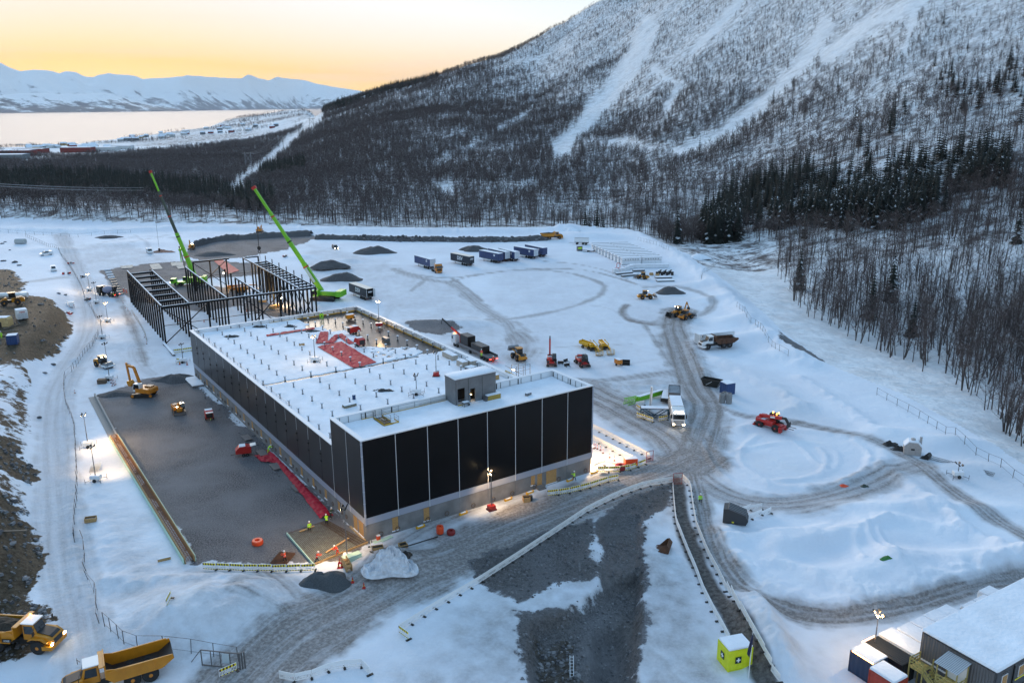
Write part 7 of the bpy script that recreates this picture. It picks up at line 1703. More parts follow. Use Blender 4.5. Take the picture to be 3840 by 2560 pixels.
# timber stairs and landings at the gable of the office
t = T('timber_stair', 'yellowish timber stair with two landings and a clear canopy at the office gable', 'staircase', S(3.72, 5.0), HDG)
def lx(a, b, z): return (a, -b, z)
def landing(a0, a1, b0, b1, z):
    for k in range(int((b1-b0)/.16)): p = t.p('deck_board'); p.box(a0, a1, -(b0+k*.16+.145), -(b0+k*.16), z-.05, z, PNE)
    for a in (a0+.05, a1-.12):
        for b in (b0+.05, b1-.05): p = t.p('post'); p.bar(lx(a,b,0), lx(a,b,z+1.1), .12, PNE)
def rail(p, q, n=3):
    for k in range(n): b = t.p('rail'); h = .3+k*.36; b.bar((p[0],p[1],p[2]+h), (q[0],q[1],q[2]+h), .05, PNE, .14)
landing(-2.0, -.1, .3, 1.9, 3.0); landing(-2.0, -.1, 3.3, 5.4, 3.0)
rail(lx(-2.0,.3,3.0), lx(-2.0,1.9,3.0)); rail(lx(-2.0,.3,3.0), lx(-.1,.3,3.0)); rail(lx(-2.0,3.3,3.0), lx(-2.0,5.4,3.0)); rail(lx(-2.0,5.4,3.0), lx(-.1,5.4,3.0))
for s_ in (0, 1): st_ = t.p('stringer'); st_.bar(lx(-1.9+s_*1.1,1.9,2.95), lx(-1.9+s_*1.1,5.6,.1), .06, PNE, .28)
for k in range(13): f = k/13; tr = t.p('tread'); tr.box(-1.9, -.8, -(2.0+f*3.6+.24), -(2.0+f*3.6), 2.75-f*2.7, 2.80-f*2.7, PNE)
rail(lx(-1.95,1.9,3.0), lx(-1.95,5.6,.15), 2); rail(lx(-.75,1.9,3.0), lx(-.75,3.2,2.0), 2)
cv = mat('clear_corrugated', (.55,.58,.62), .25)
for a in (-2.0, -.15):
    for b in (3.3, 5.4): p = t.p('post'); p.bar(lx(a,b,3.0), lx(a,b,5.4 if a < -1 else 5.75), .1, PNE)
c = t.p('canopy'); c.add([lx(-2.4,3.1,5.42), lx(0,3.1,5.85), lx(0,5.6,5.85), lx(-2.4,5.6,5.42)], [(0,1,2,3)], cv)
for k in range(14): r = t.p('canopy_rib', c); b = 3.1+k*2.5/13; r.bar(lx(-2.4,b,5.45), lx(0,b,5.88), .03, GRY)
s_ = t.p('side_screen'); s_.box(-.14, -.10, -5.35, -3.4, 3.05, 5.5, WHT); t.done()
LT('light mast with a bright lamp between the red and navy containers', 2004,1520,0,6.0,2,None,None,150,False)
# strings of warm light along the container edges
for k, (a, b, a2, b2) in enumerate(((-.78,.3,-.78,2.9), (1.5,-.2,3.6,-.2))):
    m = MB(); m.bar(S(a,b,2.66), S(a2,b2,2.66), .07, mat('warm_strip', (1,.5,.15), .5, emit=3, ecol=(1,.42,.10)), .05); m.build('light_strip', None, label=['warm light strip along the edge of the navy container', 'warm light strip along the edge of the bare roofed container'][k], cat='light strip')
# ---- first aid container and flag
FA = mat('first_aid_yellow', (.66,.72,.015), .5, noise=.08, nscale=2); a, b, c = G(1671,1543), G(1722,1527), G(1648,1513); hd = math.atan2(b.y-a.y, b.x-a.x)
ctr = Vector((a.x,a.y,a.z))+Vector((math.cos(hd),math.sin(hd),0))*1.5+Vector((-math.sin(hd),math.cos(hd),0))*1.2
fa = container('bright yellow first aid container with white crosses by the walkway', ctr, hd, 2.99, FA, snow=.25, doors=False)
DGN = mat('sign_dark_green', (.004,.03,.022), .5); LWH = mat('lettering_white', (.8,.82,.85), .6)
def cross(par, loc, rz):
    m = MB(); m.box(-.36,.36,-.015,.015,-.40,.40,DGN); o = m.build('first_aid_sign', par); o.location = loc; o.rotation_euler = (0,0,rz); k = MB(); k.box(-.24,.24,-.03,.03,-.08,.08,LWH); k.box(-.08,.08,-.032,.032,-.26,.26,LWH); k.build('white_cross', o)
cross(fa, (-.3,-1.27,1.35), 0); cross(fa, (-1.52,.05,1.35), RX)
p = G(1719,1556); t = T('flagpole', 'white flagpole with dark blue furled flag beside the first aid container', 'flagpole', p, 0); m = t.p('pole'); m.tube((0,0,0),(.1,0,6.2),.06,WHT,.04); m.lathe([(.02,-.08),(.09,0),(.02,.08)],WHT,(.1,0,6.25)); f = t.p('flag'); f.prism([(.1,5.6),(-.12,4.6),(-.3,3.6),(-.35,3.0),(-.1,2.6),(.02,3.4),(.12,4.6)], -.06, .06, mat('flag_navy',(.01,.015,.06),.7)); t.done()
# ---- white container, blue container, skip, pipes, waste bin
a, b = G(1606,794), G(1686,781); hd = math.atan2(b.y-a.y, b.x-a.x); ctr = (a+b)/2+Vector((-math.sin(hd),math.cos(hd),0))*1.2; container('long white container behind the white cabbed dump truck', ctr, hd, (b-a).length, WHT, snow=.15)
a, b, c = G(1667,908), G(1685,905), G(1654,902); hd = math.atan2(b.y-a.y, b.x-a.x); ctr = a+Vector((math.cos(hd),math.sin(hd),0))*1.2+Vector((-math.sin(hd),math.cos(hd),0))*1.1
container('small blue container behind the concrete pipes', ctr, hd-RX, 2.3, mat('blue_steel', (.015,.05,.16), .5), W=2.3, HH=2.45)
t = T('waste_skip', 'dark open waste skip at the edge of the haul road', 'skip', G(1634,886), math.radians(-35)); k = t.p('skip_wall')
vs = [(-1.5,-.8,0),(1.5,-.8,0),(1.5,.8,0),(-1.5,.8,0),(-2.2,-1.0,1.6),(2.2,-1.0,1.6),(2.2,1.0,1.6),(-2.2,1.0,1.6)]
k.add(vs, [(0,1,2,3),(0,1,5,4),(1,2,6,5),(2,3,7,6),(3,0,4,7)], mat('skip_dark', (.02,.02,.018), .6)); q = t.p('rubbish'); q.box(-1.7,1.7,-.8,.8,.6,1.1,RST); rm = t.p('rim'); 
for p0, p1 in (((-2.2,-1,1.6),(2.2,-1,1.6)),((2.2,-1,1.6),(2.2,1,1.6)),((2.2,1,1.6),(-2.2,1,1.6)),((-2.2,1,1.6),(-2.2,-1,1.6))): rm.bar(p0,p1,.08,BLK)
for y in (-1.03,1.03): e = t.p('lug'); e.bar((-.9,y,.4),(.4,y,1.3),.08,WHT)
t.done()
CP = mat('pipe_concrete', (.26,.26,.265), .85, noise=.2, nscale=3)
for i, (x, y, h, lb) in enumerate(((1658,924,2.1,'left upright concrete manhole ring'), (1674,926,2.3,'right upright concrete manhole ring'), (1664,917,1.7,'rear concrete manhole ring behind the two'))):
    t = T('concrete_pipe', lb, 'concrete pipe', G(x,y), 0, 'concrete manhole rings'); m = t.p('pipe', smooth=False); m.lathe([(.62,0),(.62,h*.8),(.45,h),(.36,h),(.36,.05)], CP, n=18); i_ = t.p('pipe_hole', m); i_.lathe([(.34,h-.05),(.34,h-.02)], BLK, n=16); t.done()
t = T('waste_bin', 'dark grey waste compactor with sloping ribbed lid, half in the snow', 'waste bin', G(1688,1196), math.radians(-18)); b = t.p('body'); b.prism([(-1.7,0),(1.6,0),(1.9,.7),(1.5,1.5),(-1.0,2.3),(-1.7,2.2)], -1.1, 1.1, mat('bin_grey',(.035,.036,.04),.5)); l = t.p('lid', b); l.prism([(-1.05,2.32),(1.55,1.52),(1.6,1.58),(-1.0,2.40)], -1.1, 1.1, mat('lid_grey',(.14,.145,.16),.5))
for k in range(5): r = t.p('lid_rib', l); y = -1.0+k*.5; r.bar((-1.0,y,2.42),(1.58,y,1.61),.06,BLK)
for y in (-1.12,1.08): w = t.p('warning_patch'); w.box(-.4,-.1,y,y+.04,.2,.4,RFY)
t.done()
# ---- blue frame, white column and crane jib by the refuse truck
BF = mat('frame_blue', (.02,.075,.13), .5); t = T('lattice_truss', 'blue steel lattice frame standing inside the striped barriers', 'frame', G(1503,957), math.radians(-5))
for y in (-.7,.7):
    f = t.p('truss')
    for p, q in (((-2.7,y,0),(-2.7,y,1.9)),((2.7,y,0),(2.7,y,1.9)),((-2.7,y,1.9),(2.7,y,1.9)),((-2.7,y,.15),(2.7,y,.15)),((-2.7,y,1.9),(0,y,.2)),((0,y,.2),(2.7,y,1.9))): f.bar(p,q,.16,BF)
for x in (-2.7,0,2.7): c = t.p('cross_tie'); c.bar((x,-.7,1.9),(x,.7,1.9),.14,BF)
s_ = t.p('top_snow'); s_.box(-2.7,2.7,-.7,.7,1.98,2.1,SNOW); t.done()
t = T('white_panel_column', 'tall white column leaning up behind the blue frame', 'column', G(1494,944), 0); m = t.p('column_body'); m.cbox((0,0,2.6),(.35,.8,5.4),WHT,ry=.04); e = t.p('column_edge', m); e.cbox((-.2,-.42,2.6),(.1,.04,5.3),GRY,ry=.04); t.done()
a, b = G(1437,930), G(1520,909); t = T('crane_jib', 'green crane jib lying in the snow behind the blue frame', 'crane jib', (0,0,0), 0); m = t.p('jib_box'); m.bar(a.lerp(b,.3)+Vector((0,0,.7)), b+Vector((0,0,.9)), .8, GRN, .9); q = t.p('jib_snow', m); q.bar(a.lerp(b,.3)+Vector((0,0,1.2)), b+Vector((0,0,1.4)), .75, SNOW, .16)
d = (b-a).normalized(); n_ = Vector((-d.y,d.x,0)); A_ = a; 
for sx in (-.6,.6):
    for z in (.1,1.3): c = t.p('chord'); c.bar(A_+n_*sx+Vector((0,0,z)), a.lerp(b,.32)+n_*sx*.6+Vector((0,0,z*.9+.1)), .1, GRN)
for k in range(7):
    p = a.lerp(b, .32*k/7); q = a.lerp(b, .32*(k+1)/7); c = t.p('lacing'); c.bar(p+n_*.6+Vector((0,0,.1)), q+n_*.6+Vector((0,0,1.3)), .07, GRN); c.bar(p-n_*.6+Vector((0,0,1.3)), q-n_*.6+Vector((0,0,.1)), .07, GRN); c.bar(p+n_*.6+Vector((0,0,1.3)), q-n_*.6+Vector((0,0,1.3)), .07, GRN)
t.done()
# ================================================================ WRAPPED MODULES AND MATERIAL STORE
WRP = mat('white_wrap', (.72,.75,.79), .5, noise=.08, nscale=1.0); NBL = mat('print_black', (.02,.02,.022), .6)
nl, nr_, fl = G(1429,609), G(1520,606), G(1356,574); hx = (nr_-nl); Lx = hx.length; hx.normalize(); hy = (fl-nl); Ly = hy.length; hy = Vector((-hx.y,hx.x,0)); hy = hy if hy.y > 0 else -hy
sk = (fl-nl)-hy*(fl-nl).dot(hy); sk = sk/10; D = (fl-nl).dot(hy)/10; WM = Lx/2-.18; NTX = text_mesh('N   N   N   N   N   N', .62, NBL, .02); hdm = math.atan2(hx.y,hx.x)
ROWN = ['front','second','third','fourth','fifth','sixth','seventh','eighth','ninth','rearmost']
for i in range(10):
    for j in range(2):
        o0 = nl+hy*(i*D)+sk*i+hx*(j*(WM+.36)); t = T('wrapped_module', '%s white wrapped building module with printed N marks in the %s row' % (ROWN[i], 'left' if j == 0 else 'right'), 'module', o0+hx*(WM/2)+hy*(D/2), hdm, 'wrapped modules in two rows')
        b = t.p('wrapping'); b.box(-WM/2,WM/2,-D/2+.3,D/2-.3,.1,2.75,WRP); s_ = t.p('top_snow', b); s_.box(-WM/2-.04,WM/2+.04,-D/2+.28,D/2-.28,2.75,2.88,SNOW); f = t.p('pallet_base'); f.box(-WM/2,WM/2,-D/2+.15,D/2-.15,0,.1,GRY)
        e_ = t.p('roof_strap', b); e_.box(-WM/2,WM/2,D/2-.42,D/2-.30,2.86,3.0,GRY)
        g = t.p('wrap_fold', b)
        for x in (-WM*.18, WM*.18): g.box(x-.012,x+.012,-D/2+.28,-D/2+.3,.15,2.7,GRY)
        h = t.p('wrap_seam', b); h.box(-WM/2,WM/2,-D/2+.275,-D/2+.3,1.55,1.62,GRY); t.done()
        q = obj('print', NTX, t.o); q.location = (0,-D/2+.265,2.05); q.rotation_euler = (RX,0,0)
        if j == 0: q = obj('print', NTX, t.o); q.location = (-WM/2-.01,0,2.05); q.rotation_euler = (RX,0,-RX); q.scale = (.42,.8,1)
def bundle(label, fv, rv, w, h, m, name='timber_bundle', n=4, snow=True, z=0, cat='bundle', group='bundles of material'):
    a, b = G(*fv), G(*rv); t = T(name, label, cat, (a+b)/2, math.atan2(b.y-a.y,b.x-a.x), group); L = (b-a).length
    for k in range(n): p = t.p('piece'); y = -w/2+w*k/n; p.box(-L/2,L/2,y+.01,y+w/n-.01,.1,.1+h,m)
    for x in (-L*.35,L*.35): q = t.p('bearer'); q.box(x-.08,x+.08,-w/2,w/2,0,.1,WOOD)
    if snow: s_ = t.p('top_snow'); s_.box(-L/2,L/2,-w/2,w/2,.1+h,.2+h,SNOW)
    return t.done()
bundle('long low stack under white sheeting before the wrapped modules', (1447,616),(1535,614),1.6,1.3,WRP,'sheeted_stack',3)
bundle('grey timber bundle left of the telescopic loader', (1415,631),(1452,627),1.4,.5,GRY); bundle('grey timber bundle nearest the haul track', (1428,636),(1465,632),1.2,.5,GRY); bundle('short grey timber bundle behind the telescopic loader', (1453,624),(1480,623),1.2,.6,GRY)
bundle('lower pair of snowy planks beside the dark heap track', (1508,646),(1547,645),2.6,.3,mat('board_dark',(.06,.06,.055),.7)); bundle('upper pair of snowy planks behind the lower ones', (1505,639),(1542,638),2.0,.4,GRY)
for k, (x, y) in enumerate(((1408,626),(1424,625),(1434,621),(1442,618))): bundle('wrapped pale insulation pack, %s from the left' % ['first','second','third','fourth'][k], (x,y),(x+11,y-1),1.6,1.3,WRP,'insulation_pack',2)
t = T('red_frame', 'red steel lifting frame behind the insulation packs', 'frame', G(1420,620), 0); f = t.p('frame_base'); f.box(-1.3,1.3,-.5,.5,0,.9,RD)
for x in (-.6,.6): u = t.p('upright'); u.bar((x,0,.9),(x,0,2.6),.18,RD)
u = t.p('crossbar'); u.bar((-.6,0,2.6),(.6,0,2.6),.16,RD); t.done()
for k in range(10):
    x = 1509+k*3.9; y = 632-(k % 3)*2.2; t = T('black_drum', 'black drum with a cap of snow, %s from the left in the drum row' % ['first','second','third','fourth','fifth','sixth','seventh','eighth','ninth','last'][k], 'drum', G(x,y), 0, 'black drums in the material store'); m = t.p('drum'); m.lathe([(.45,0),(.5,.05),(.5,.6),(.53,.63),(.5,.66),(.5,1.35),(.45,1.4)], BLK); s_ = t.p('snow_cap', m); s_.lathe([(.5,1.4),(.4,1.6),(.1,1.66)], SNOW); t.done()
def crate(label, loc, rz, dx, dy, dz, m=None, filled=True, name='wooden_crate', group='crates', snow=False):
    m = m or WOOD; t = T(name, label, 'crate', loc, rz, group); 
    for y in (-dy/2, dy/2-.04):
        for k in range(3): b = t.p('side_board'); b.box(-dx/2,dx/2,y,y+.04,.1+k*(dz-.1)/3,.1+(k+.9)*(dz-.1)/3,m)
    for x in (-dx/2, dx/2-.04):
        for k in range(3): b = t.p('end_board'); b.box(x,x+.04,-dy/2+.045,dy/2-.045,.1+k*(dz-.1)/3,.1+(k+.9)*(dz-.1)/3,m)
    f = t.p('floor_board'); f.box(-dx/2+.05,dx/2-.05,-dy/2+.05,dy/2-.05,.04,.1,m)
    if filled: c = t.p('contents'); c.box(-dx/2+.06,dx/2-.06,-dy/2+.06,dy/2-.06,.1,dz*.75,SNOW if snow else BLK)
    return t.done()
crate('wooden crate before the drums in the material store', G(1496,632),.1,1.3,1.0,.9,snow=True); crate('second wooden crate before the drums in the material store', G(1510,633),-.1,1.3,1.0,.9,snow=True)
crate('wooden crate on the snow left of the footing', G(209,1197),.3,1.6,1.0,.7); crate('wooden crate before the warehouse wall', G(1209,1151),.2,1.1,1.0,.9); 
crate('left of three open wooden boxes at the near corner', G(868,1262),.3,1.5,.8,.5); crate('middle of three open wooden boxes at the near corner', G(901,1268),.1,1.4,.8,.45); crate('right of three open wooden boxes at the near corner', G(926,1258),.5,1.1,1.0,.6)
# ================================================================ LEFT TERRACE
a, b = G(44,737), G(64,735); hd = math.atan2(b.y-a.y,b.x-a.x); ctr = (a+b)/2+Vector((-math.sin(hd),math.cos(hd),0))*1.4
t = T('site_cabin', 'white renta cabin on the edge of the soil terrace', 'cabin', ctr, hd); b_ = t.p('cabin_wall', bevel=.08); b_.box(-1.3,1.3,-1.3,1.3,.35,2.9,WHT); q = t.p('cabin_snow', b_); q.box(-1.28,1.28,-1.28,1.28,2.9,3.0,SNOW)
for x in (-.85,0,.85): d = t.p('door_leaf', b_); d.box(x-.40,x+.40,-1.34,-1.30,.5,2.0,mat('door_grey',(.5,.53,.57),.5))
f = t.p('chassis'); f.box(-1.2,1.2,-1.2,1.2,.15,.35,BLK)
for y in (-1.2,1.2): t.wheel(0,y,.3,.2,GRY)
o = t.done(); letter(o, 'renta', .62, mat('print_red',(.5,.03,.02),.5), (0,-1.36,2.35), (RX,0,0), .012)
a, b = G(16,792), G(41,792); hd = math.atan2(b.y-a.y,b.x-a.x); container('blue container with white roof on the soil terrace', (a+b)/2+Vector((-math.sin(hd),math.cos(hd),0))*1.2, hd, (b-a).length, mat('blue_steel',(.015,.05,.16),.5), W=2.4, HH=2.3, snow=.08)
t = T('tarp_shelter', 'tan tarpaulin shelter at the left edge of the terrace', 'shelter', G(8,748), .1); b = t.p('cover'); b.prism([(-2,0),(2,0),(2,1.9),(1.6,2.4),(-2,2.3)], -1.3, 1.3, mat('tan_tarp',(.52,.38,.18),.7,noise=.25,nscale=2)); q = t.p('cover_snow', b); q.box(-1.9,1.6,-1.2,1.2,2.38,2.46,SNOW); f = t.p('opening'); f.box(-1.2,.2,-1.34,-1.30,.0,1.3,BLK); t.done()
t = T('wrapped_pipe', 'long white wrapped pipe behind the wheel loader', 'pipe', G(30,685), math.radians(3)); m = t.p('pipe'); m.tube((-4.5,0,.9),(4.5,0,.9),.8,WHT,n=14); s_ = t.p('support');
for x in (-3,3): s_.box(x-.2,x+.2,-.8,.8,0,.2,WOOD)
t.done()
R = random.Random(8)
for k, (x, y, L, rz, lb) in enumerate(((18,762,5,20,'plank lying beside the tan shelter'),(30,750,6,75,'beam lying between the shelter and the white cabin'),(12,772,7,18,'long beam lying above the blue container'),(12,1222,6,4,'dark beam lying on the soil at the left edge'))):
    m = MB(); m.box(-L/2,L/2,-.15,.15,.02,.25,mat('weathered_wood',(.16,.13,.10),.85)); o = m.build('beam', None, label=lb, cat='beam', group='loose beams on the terrace'); o.location = G(x,y); o.rotation_euler = (0,0,math.radians(rz))
for k, (x, y, s_) in enumerate(((5,560,2.2),(12,556,1.6),(8,600,2.4),(35,603,2.6),(44,610,1.8),(22,575,1.2),(135,675,1.5),(150,678,1.7),(95,700,2.0),(90,960,1.2),(123,838,1.5),(103,857,1.3),(60,1330,1.1),(30,1250,1.2))):
    q = obj('boulder', RM[k % 14], None, G(x,y,.15), R.uniform(0,6), 'dark snow dusted boulder, one of those scattered at the left side', 'boulder', 'boulders at the left side'); q.scale = (s_,s_*.8,s_*.55)
t = T('wrapped_tank', 'pale tank lying half snowed in on the far left field', 'tank', G(48,560), 0); m = t.p('tank_body'); m.lathe([(.3,-2.6),(1.2,-2.3),(1.35,-1),(1.35,1),(1.2,2.3),(.3,2.6)], mat('tank_grey',(.38,.40,.40),.6), (0,0,1.1), 'X', 14); s_ = t.p('tank_snow', m); s_.box(-1.8,1.8,-.5,.5,2.3,2.5,SNOW); t.done()
tp = pile('tarpaulin_heap', 'heap of crumpled pinkish tarpaulin behind the white van', 376,579,5,2.2,1.3,mat('old_tarp',(.42,.24,.18),.7,noise=.4,nscale=1.5),21,'tarpaulin heap',None,.6)
# ================================================================ FENCES
FS = mat('fence_steel', (.10,.10,.105), .6)
def fence(label, vpts, step=3.4, h=1.6, name='site_fence', m=None, mid=True, group='site fences', tilt=.12):
    pts = [G(*p) for p in vpts]; t = T(name, label, 'fence', (0,0,0), 0, group); R = random.Random(len(vpts)*7+int(vpts[0][0])); prev = None; m = m or FS
    for p, q in zip(pts[:-1], pts[1:]):
        L = (q-p).length; n = max(1, round(L/step))
        for k in range(n+(1 if q is pts[-1] else 0)):
            c = p.lerp(q, k/n); c.z = gz1(c.x, c.y); top = c+Vector((R.uniform(-tilt,tilt),R.uniform(-tilt,tilt),h*R.uniform(.92,1.05)))
            o = t.p('post'); o.bar(c-Vector((0,0,.2)), top, .07, m)
            if prev:
                r = t.p('rail'); r.bar(prev[1], top, .035, m)
                if mid: r = t.p('rail'); r.bar(prev[0]+Vector((0,0,.3)), c+Vector((0,0,.3)), .025, m)
            prev = (c, top)
    return t.done()
fence('wire fence along the right edge of the snowy plateau', [(2014,907),(2060,932),(2110,960),(2151,985),(2215,1020),(2270,1060),(2326,1097),(2352,1116),(2420,1160)])
fence('wire fence on the bank beside the white container', [(1692,705),(1706,716),(1715,728),(1735,748),(1757,772),(1790,806),(1810,818)])
fence('wire fence curving round the far right corner of the yard', [(1465,552),(1515,566),(1535,575)]); fence('wire fence panels running down to the wrapped modules', [(1655,600),(1640,612),(1622,624),(1612,634),(1611,642)])
fence('post fence along the snowy road in the upper left', [(60,545),(95,560),(135,575),(142,590),(160,612),(172,632),(182,650),(188,662),(196,690),(210,710),(220,730),(232,745)])
fence('post fence on the inside of the road bend at the left', [(227,770),(213,795),(195,812),(180,835),(165,855),(150,868)],2.6); fence('post fence beside the long left road', [(147,875),(148,905),(152,930),(165,960),(172,985),(173,1010),(176,1060),(178,1100),(177,1150),(172,1180),(170,1230),(172,1245)],3.2)
fence('leaning post fence at the bottom of the left road', [(190,1235),(193,1290),(203,1330),(215,1360),(224,1400),(228,1430)],3.0,1.5,tilt=.35); fence('wire fence panels running to the site gate', [(241,1438),(255,1450),(272,1465),(285,1478),(316,1490),(378,1492),(439,1500),(491,1507),(548,1517)],3.4,1.9)
fence('fence line across the far left snow field', [(0,532),(60,538),(120,542),(180,545),(240,538),(300,534)],6); fence('net fence left of the steel frame', [(304,720),(322,748),(333,768),(338,785)],2.5,1.2,'net_fence',mat('net_tan',(.30,.24,.18),.8))
t = T('site_gate', 'grey steel swing gate at the bottom of the site', 'gate', (0,0,0), 0); p0, p1, p2 = G(465,1527), G(552,1536), G(440,1521)
f = t.p('gate_leaf')
for z in (.1,2.0): f.bar(p0+Vector((0,0,z)), p1+Vector((0,0,z)), .1, FS)
for k in range(5): q = p0.lerp(p1,k/4); u = t.p('gate_bar'); u.bar(q, q+Vector((0,0,2.0)), .08 if k else .1, FS)
u = t.p('gate_stay'); u.bar(p0+Vector((0,0,2.0)), p2+Vector((0,0,.1)), .08, FS); m = t.p('gate_plate'); c0 = p0.lerp(p1,.55); c1 = p0.lerp(p1,.75); m.bar(c0+Vector((0,0,1.2)), c1+Vector((0,0,1.2)), .03, mat('plate_pale',(.45,.55,.62),.5), 1.2)
for k in range(3): q = p1+Vector((.25*k,.1*k,0)); u = t.p('gate_post'); u.bar(q, q+Vector((0,0,2.1)), .14, FS)
t.done()
# ================================================================ DETAIL AROUND THE WAREHOUSE
# yellow blocks along the front wall
for k, (a, lb) in enumerate(((8.3,'first'),(15.7,'second'),(24.0,'third'),(28.2,'fourth'),(36.4,'fifth'),(41.6,'last'))):
    t = T('yellow_block', '%s yellow plastic block from the left along the warehouse wall' % lb, 'block', Bw(a,-.75), YB+.1, 'yellow blocks along the wall'); m = t.p('block', bevel=.04); m.prism([(-.75,0),(.75,0),(.75,.42),(.45,.3),(-.45,.3),(-.75,.42)], -.18, .18, mat('block_yellow',(.72,.36,.01),.45)); q = t.p('block_snow', m); q.box(-.45,.45,-.16,.16,.31,.36,SNOW); t.done()
t = T('black_barrel', 'black barrel next to the crate before the warehouse wall', 'barrel', G(1219,1149), 0); m = t.p('barrel'); m.lathe([(.28,0),(.3,.05),(.3,.85),(.27,.9)], BLK); q = t.p('lid', m); q.lathe([(.2,.9),(.05,.93)], GRY); t.done()
def reel(label, loc, r, h, m, name='hose_reel', group='hose reels'):
    t = T(name, label, 'reel', loc, 0, group); b = t.p('coil'); b.lathe([(r*.4,h*.2),(r*.95,h*.15),(r,h*.3),(r,h*.8),(r*.9,h),(r*.45,h),(r*.4,h*.6)], m, n=18); c = t.p('stand'); c.lathe([(r*.5,0),(r*.5,h*.2)], BLK, n=12); return t.done()
OR = mat('reel_orange', (.72,.07,.015), .5); DR = mat('reel_dark_red', (.22,.015,.015), .5)
reel('orange pipe coil standing on the gravel behind the barriers', G(592,1250), .8,.75, OR); reel('orange hose reel in black bin before the warehouse', G(1011,1226), .55,1.3, OR); reel('dark red hose reel beside the orange one before the warehouse', G(1036,1227), .62,.7, DR); reel('large dark red reel behind the striped barriers at the corner', G(1425,1078), .95,.9, DR)
t = T('power_unit', 'orange power unit on wheels behind the corner barriers', 'generator', G(1448,1072), .15); b = t.p('housing', bevel=.04); b.box(-1.1,1.1,-.6,.6,.4,1.7,OR); q = t.p('housing_snow', b); q.box(-1.08,1.08,-.58,.58,1.7,1.76,SNOW)
for x in (-.55,.55): l = t.p('label_plate', b); l.box(x-.35,x+.35,-.63,-.60,.55,.8,RFY)
for x in (-.6,.6): t.wheel(x,-.45,.22,.15,GRY); t.wheel(x,.45,.22,.15,GRY)
t.done()
def marker(label, loc, h=1.0, name='marker_post', group='red and white marker posts', stripe=True):
    t = T(name, label, 'marker post', loc, 0, group); 
    for k in range(4): m = t.p('band'); m.tube((0,0,.08+k*h/4),(0,0,.08+(k+1)*h/4-.004),.05,RD if k % 2 == 0 else WHT,n=8)
    f = t.p('foot'); f.tube((0,0,0),(0,0,.08),.2,BLK,n=10); return t.done()
for x, y in ((1364,1030),(1367,1029),(1372,1031),(1379,1034),(1385,1041),(1400,1051),(1411,1058)): marker('red and white marker post on the lit snow by the warehouse corner', G(x,y), 1.1)
for x, y in ((255,880),(259,882),(262,880),(266,883),(263,885),(258,886)): marker('red and white marker post in the cluster by the light mast', G(x,y), 1.1, group='cluster of marker posts')
for x, y, g_ in ((283,697,0),(288,708,0),(294,713,0),(299,720,0),(332,775,0),(337,790,0),(172,903,0)): marker('single red and white marker post beside the left tracks', G(x,y), 1.0, group='marker posts beside the left tracks')
def cone(label, loc, h=.8, group='traffic cones'):
    t = T('traffic_cone', label, 'cone', loc, 0, group); b = t.p('base'); b.box(-.22,.22,-.22,.22,0,.05,RD); c = t.p('cone_body'); c.tube((0,0,.05),(0,0,h),.16,RD,.04,n=12); s_ = t.p('reflective_band', c); s_.tube((0,0,h*.45),(0,0,h*.68),.112,RFY,.078,n=12); return t.done()
for x, y, lb in ((778,1304,'cone before the rebar mat, nearest the reels'),(785,1303,'cone before the rebar mat, next to the reels'),(810,1337,'cone beside the dark grit heap'),(836,1350,'cone at the foot of the dirty snow heap'),(413,837,'left cone by the barriers behind the warehouse'),(430,838,'right cone by the barriers behind the warehouse'),(780,1293,'cone beside the cable reels')): cone('red and yellow '+lb, G(x,y))
for k, (a, b) in enumerate(((6,120),(12,124),(20,130),(25,128),(33,133),(36,124),(16,145),(30,150),(10,150))): cone('small red and yellow cone among the columns of the steel frame', Bw(a,b), .7, 'cones inside the steel frame')
# cable reels and foam boards at the near corner
for k, (x, y, lb) in enumerate(((792,1296,'upper'),(797,1303,'middle'),(801,1311,'nearest'))):
    t = T('cable_reel', '%s wooden cable reel at the corner of the rebar mat' % lb, 'reel', G(x,y), math.radians(-60), 'wooden cable reels'); 
    for y_ in (-.35,.35): f = t.p('flange'); f.lathe([(.05,y_-.03),(.6,y_-.03),(.6,y_+.03),(.05,y_+.03)], WOOD, (0,0,.6), 'Y', 18)
    c = t.p('core'); c.lathe([(.28,-.32),(.28,.32)], WOOD, (0,0,.6), 'Y', 14); t.done()
for k, (x, y, z, rz, lb) in enumerate(((803,1287,.0,35,'lowest'),(808,1284,.26,30,'middle'),(814,1281,.52,38,'topmost'))):
    m = MB(); m.box(-1.3,1.3,-.5,.5,z,z+.24,FOAM); o = m.build('foam_board', None, label='%s pale green foam board in the stack at the near corner' % lb, cat='foam board', group='green foam boards'); o.location = G(808,1285); o.location.z += .01; o.rotation_euler = (0,0,math.radians(rz))
for k, (a, b, rz) in enumerate(((1.6,-.9,5),(2.6,-1.0,12))):
    m = MB(); m.box(-1.0,1.0,-.35,.35,.02+k*.09,.10+k*.09,FOAM); o = m.build('foam_board', None, label=['pale green foam board on the snow at the front wall','thin pale green board lying over the other at the front wall'][k], cat='foam board', group='green foam boards'); o.location = Bw(a,b); o.rotation_euler = (0,0,YB+math.radians(rz))
t = T('gas_heater', 'small red box with white lid against the front wall', 'heater box', Bw(1.6,-.5), YB); m = t.p('box', bevel=.03); m.box(-.25,.25,-.2,.2,0,.7,OR); q = t.p('lid', m); q.box(-.27,.27,-.22,.22,.7,.76,WHT); t.done()
t = T('blue_pump', 'blue pump beside black bags at the near corner', 'pump', G(912,1273), .3); m = t.p('casing', bevel=.05); m.box(-.45,.45,-.4,.4,.1,.8,mat('pump_blue',(.02,.15,.42),.5)); q = t.p('lid', m); q.box(-.46,.46,-.41,.41,.8,.88,GRY); f = t.p('skid'); f.box(-.5,.5,-.45,.45,0,.1,BLK); t.done()
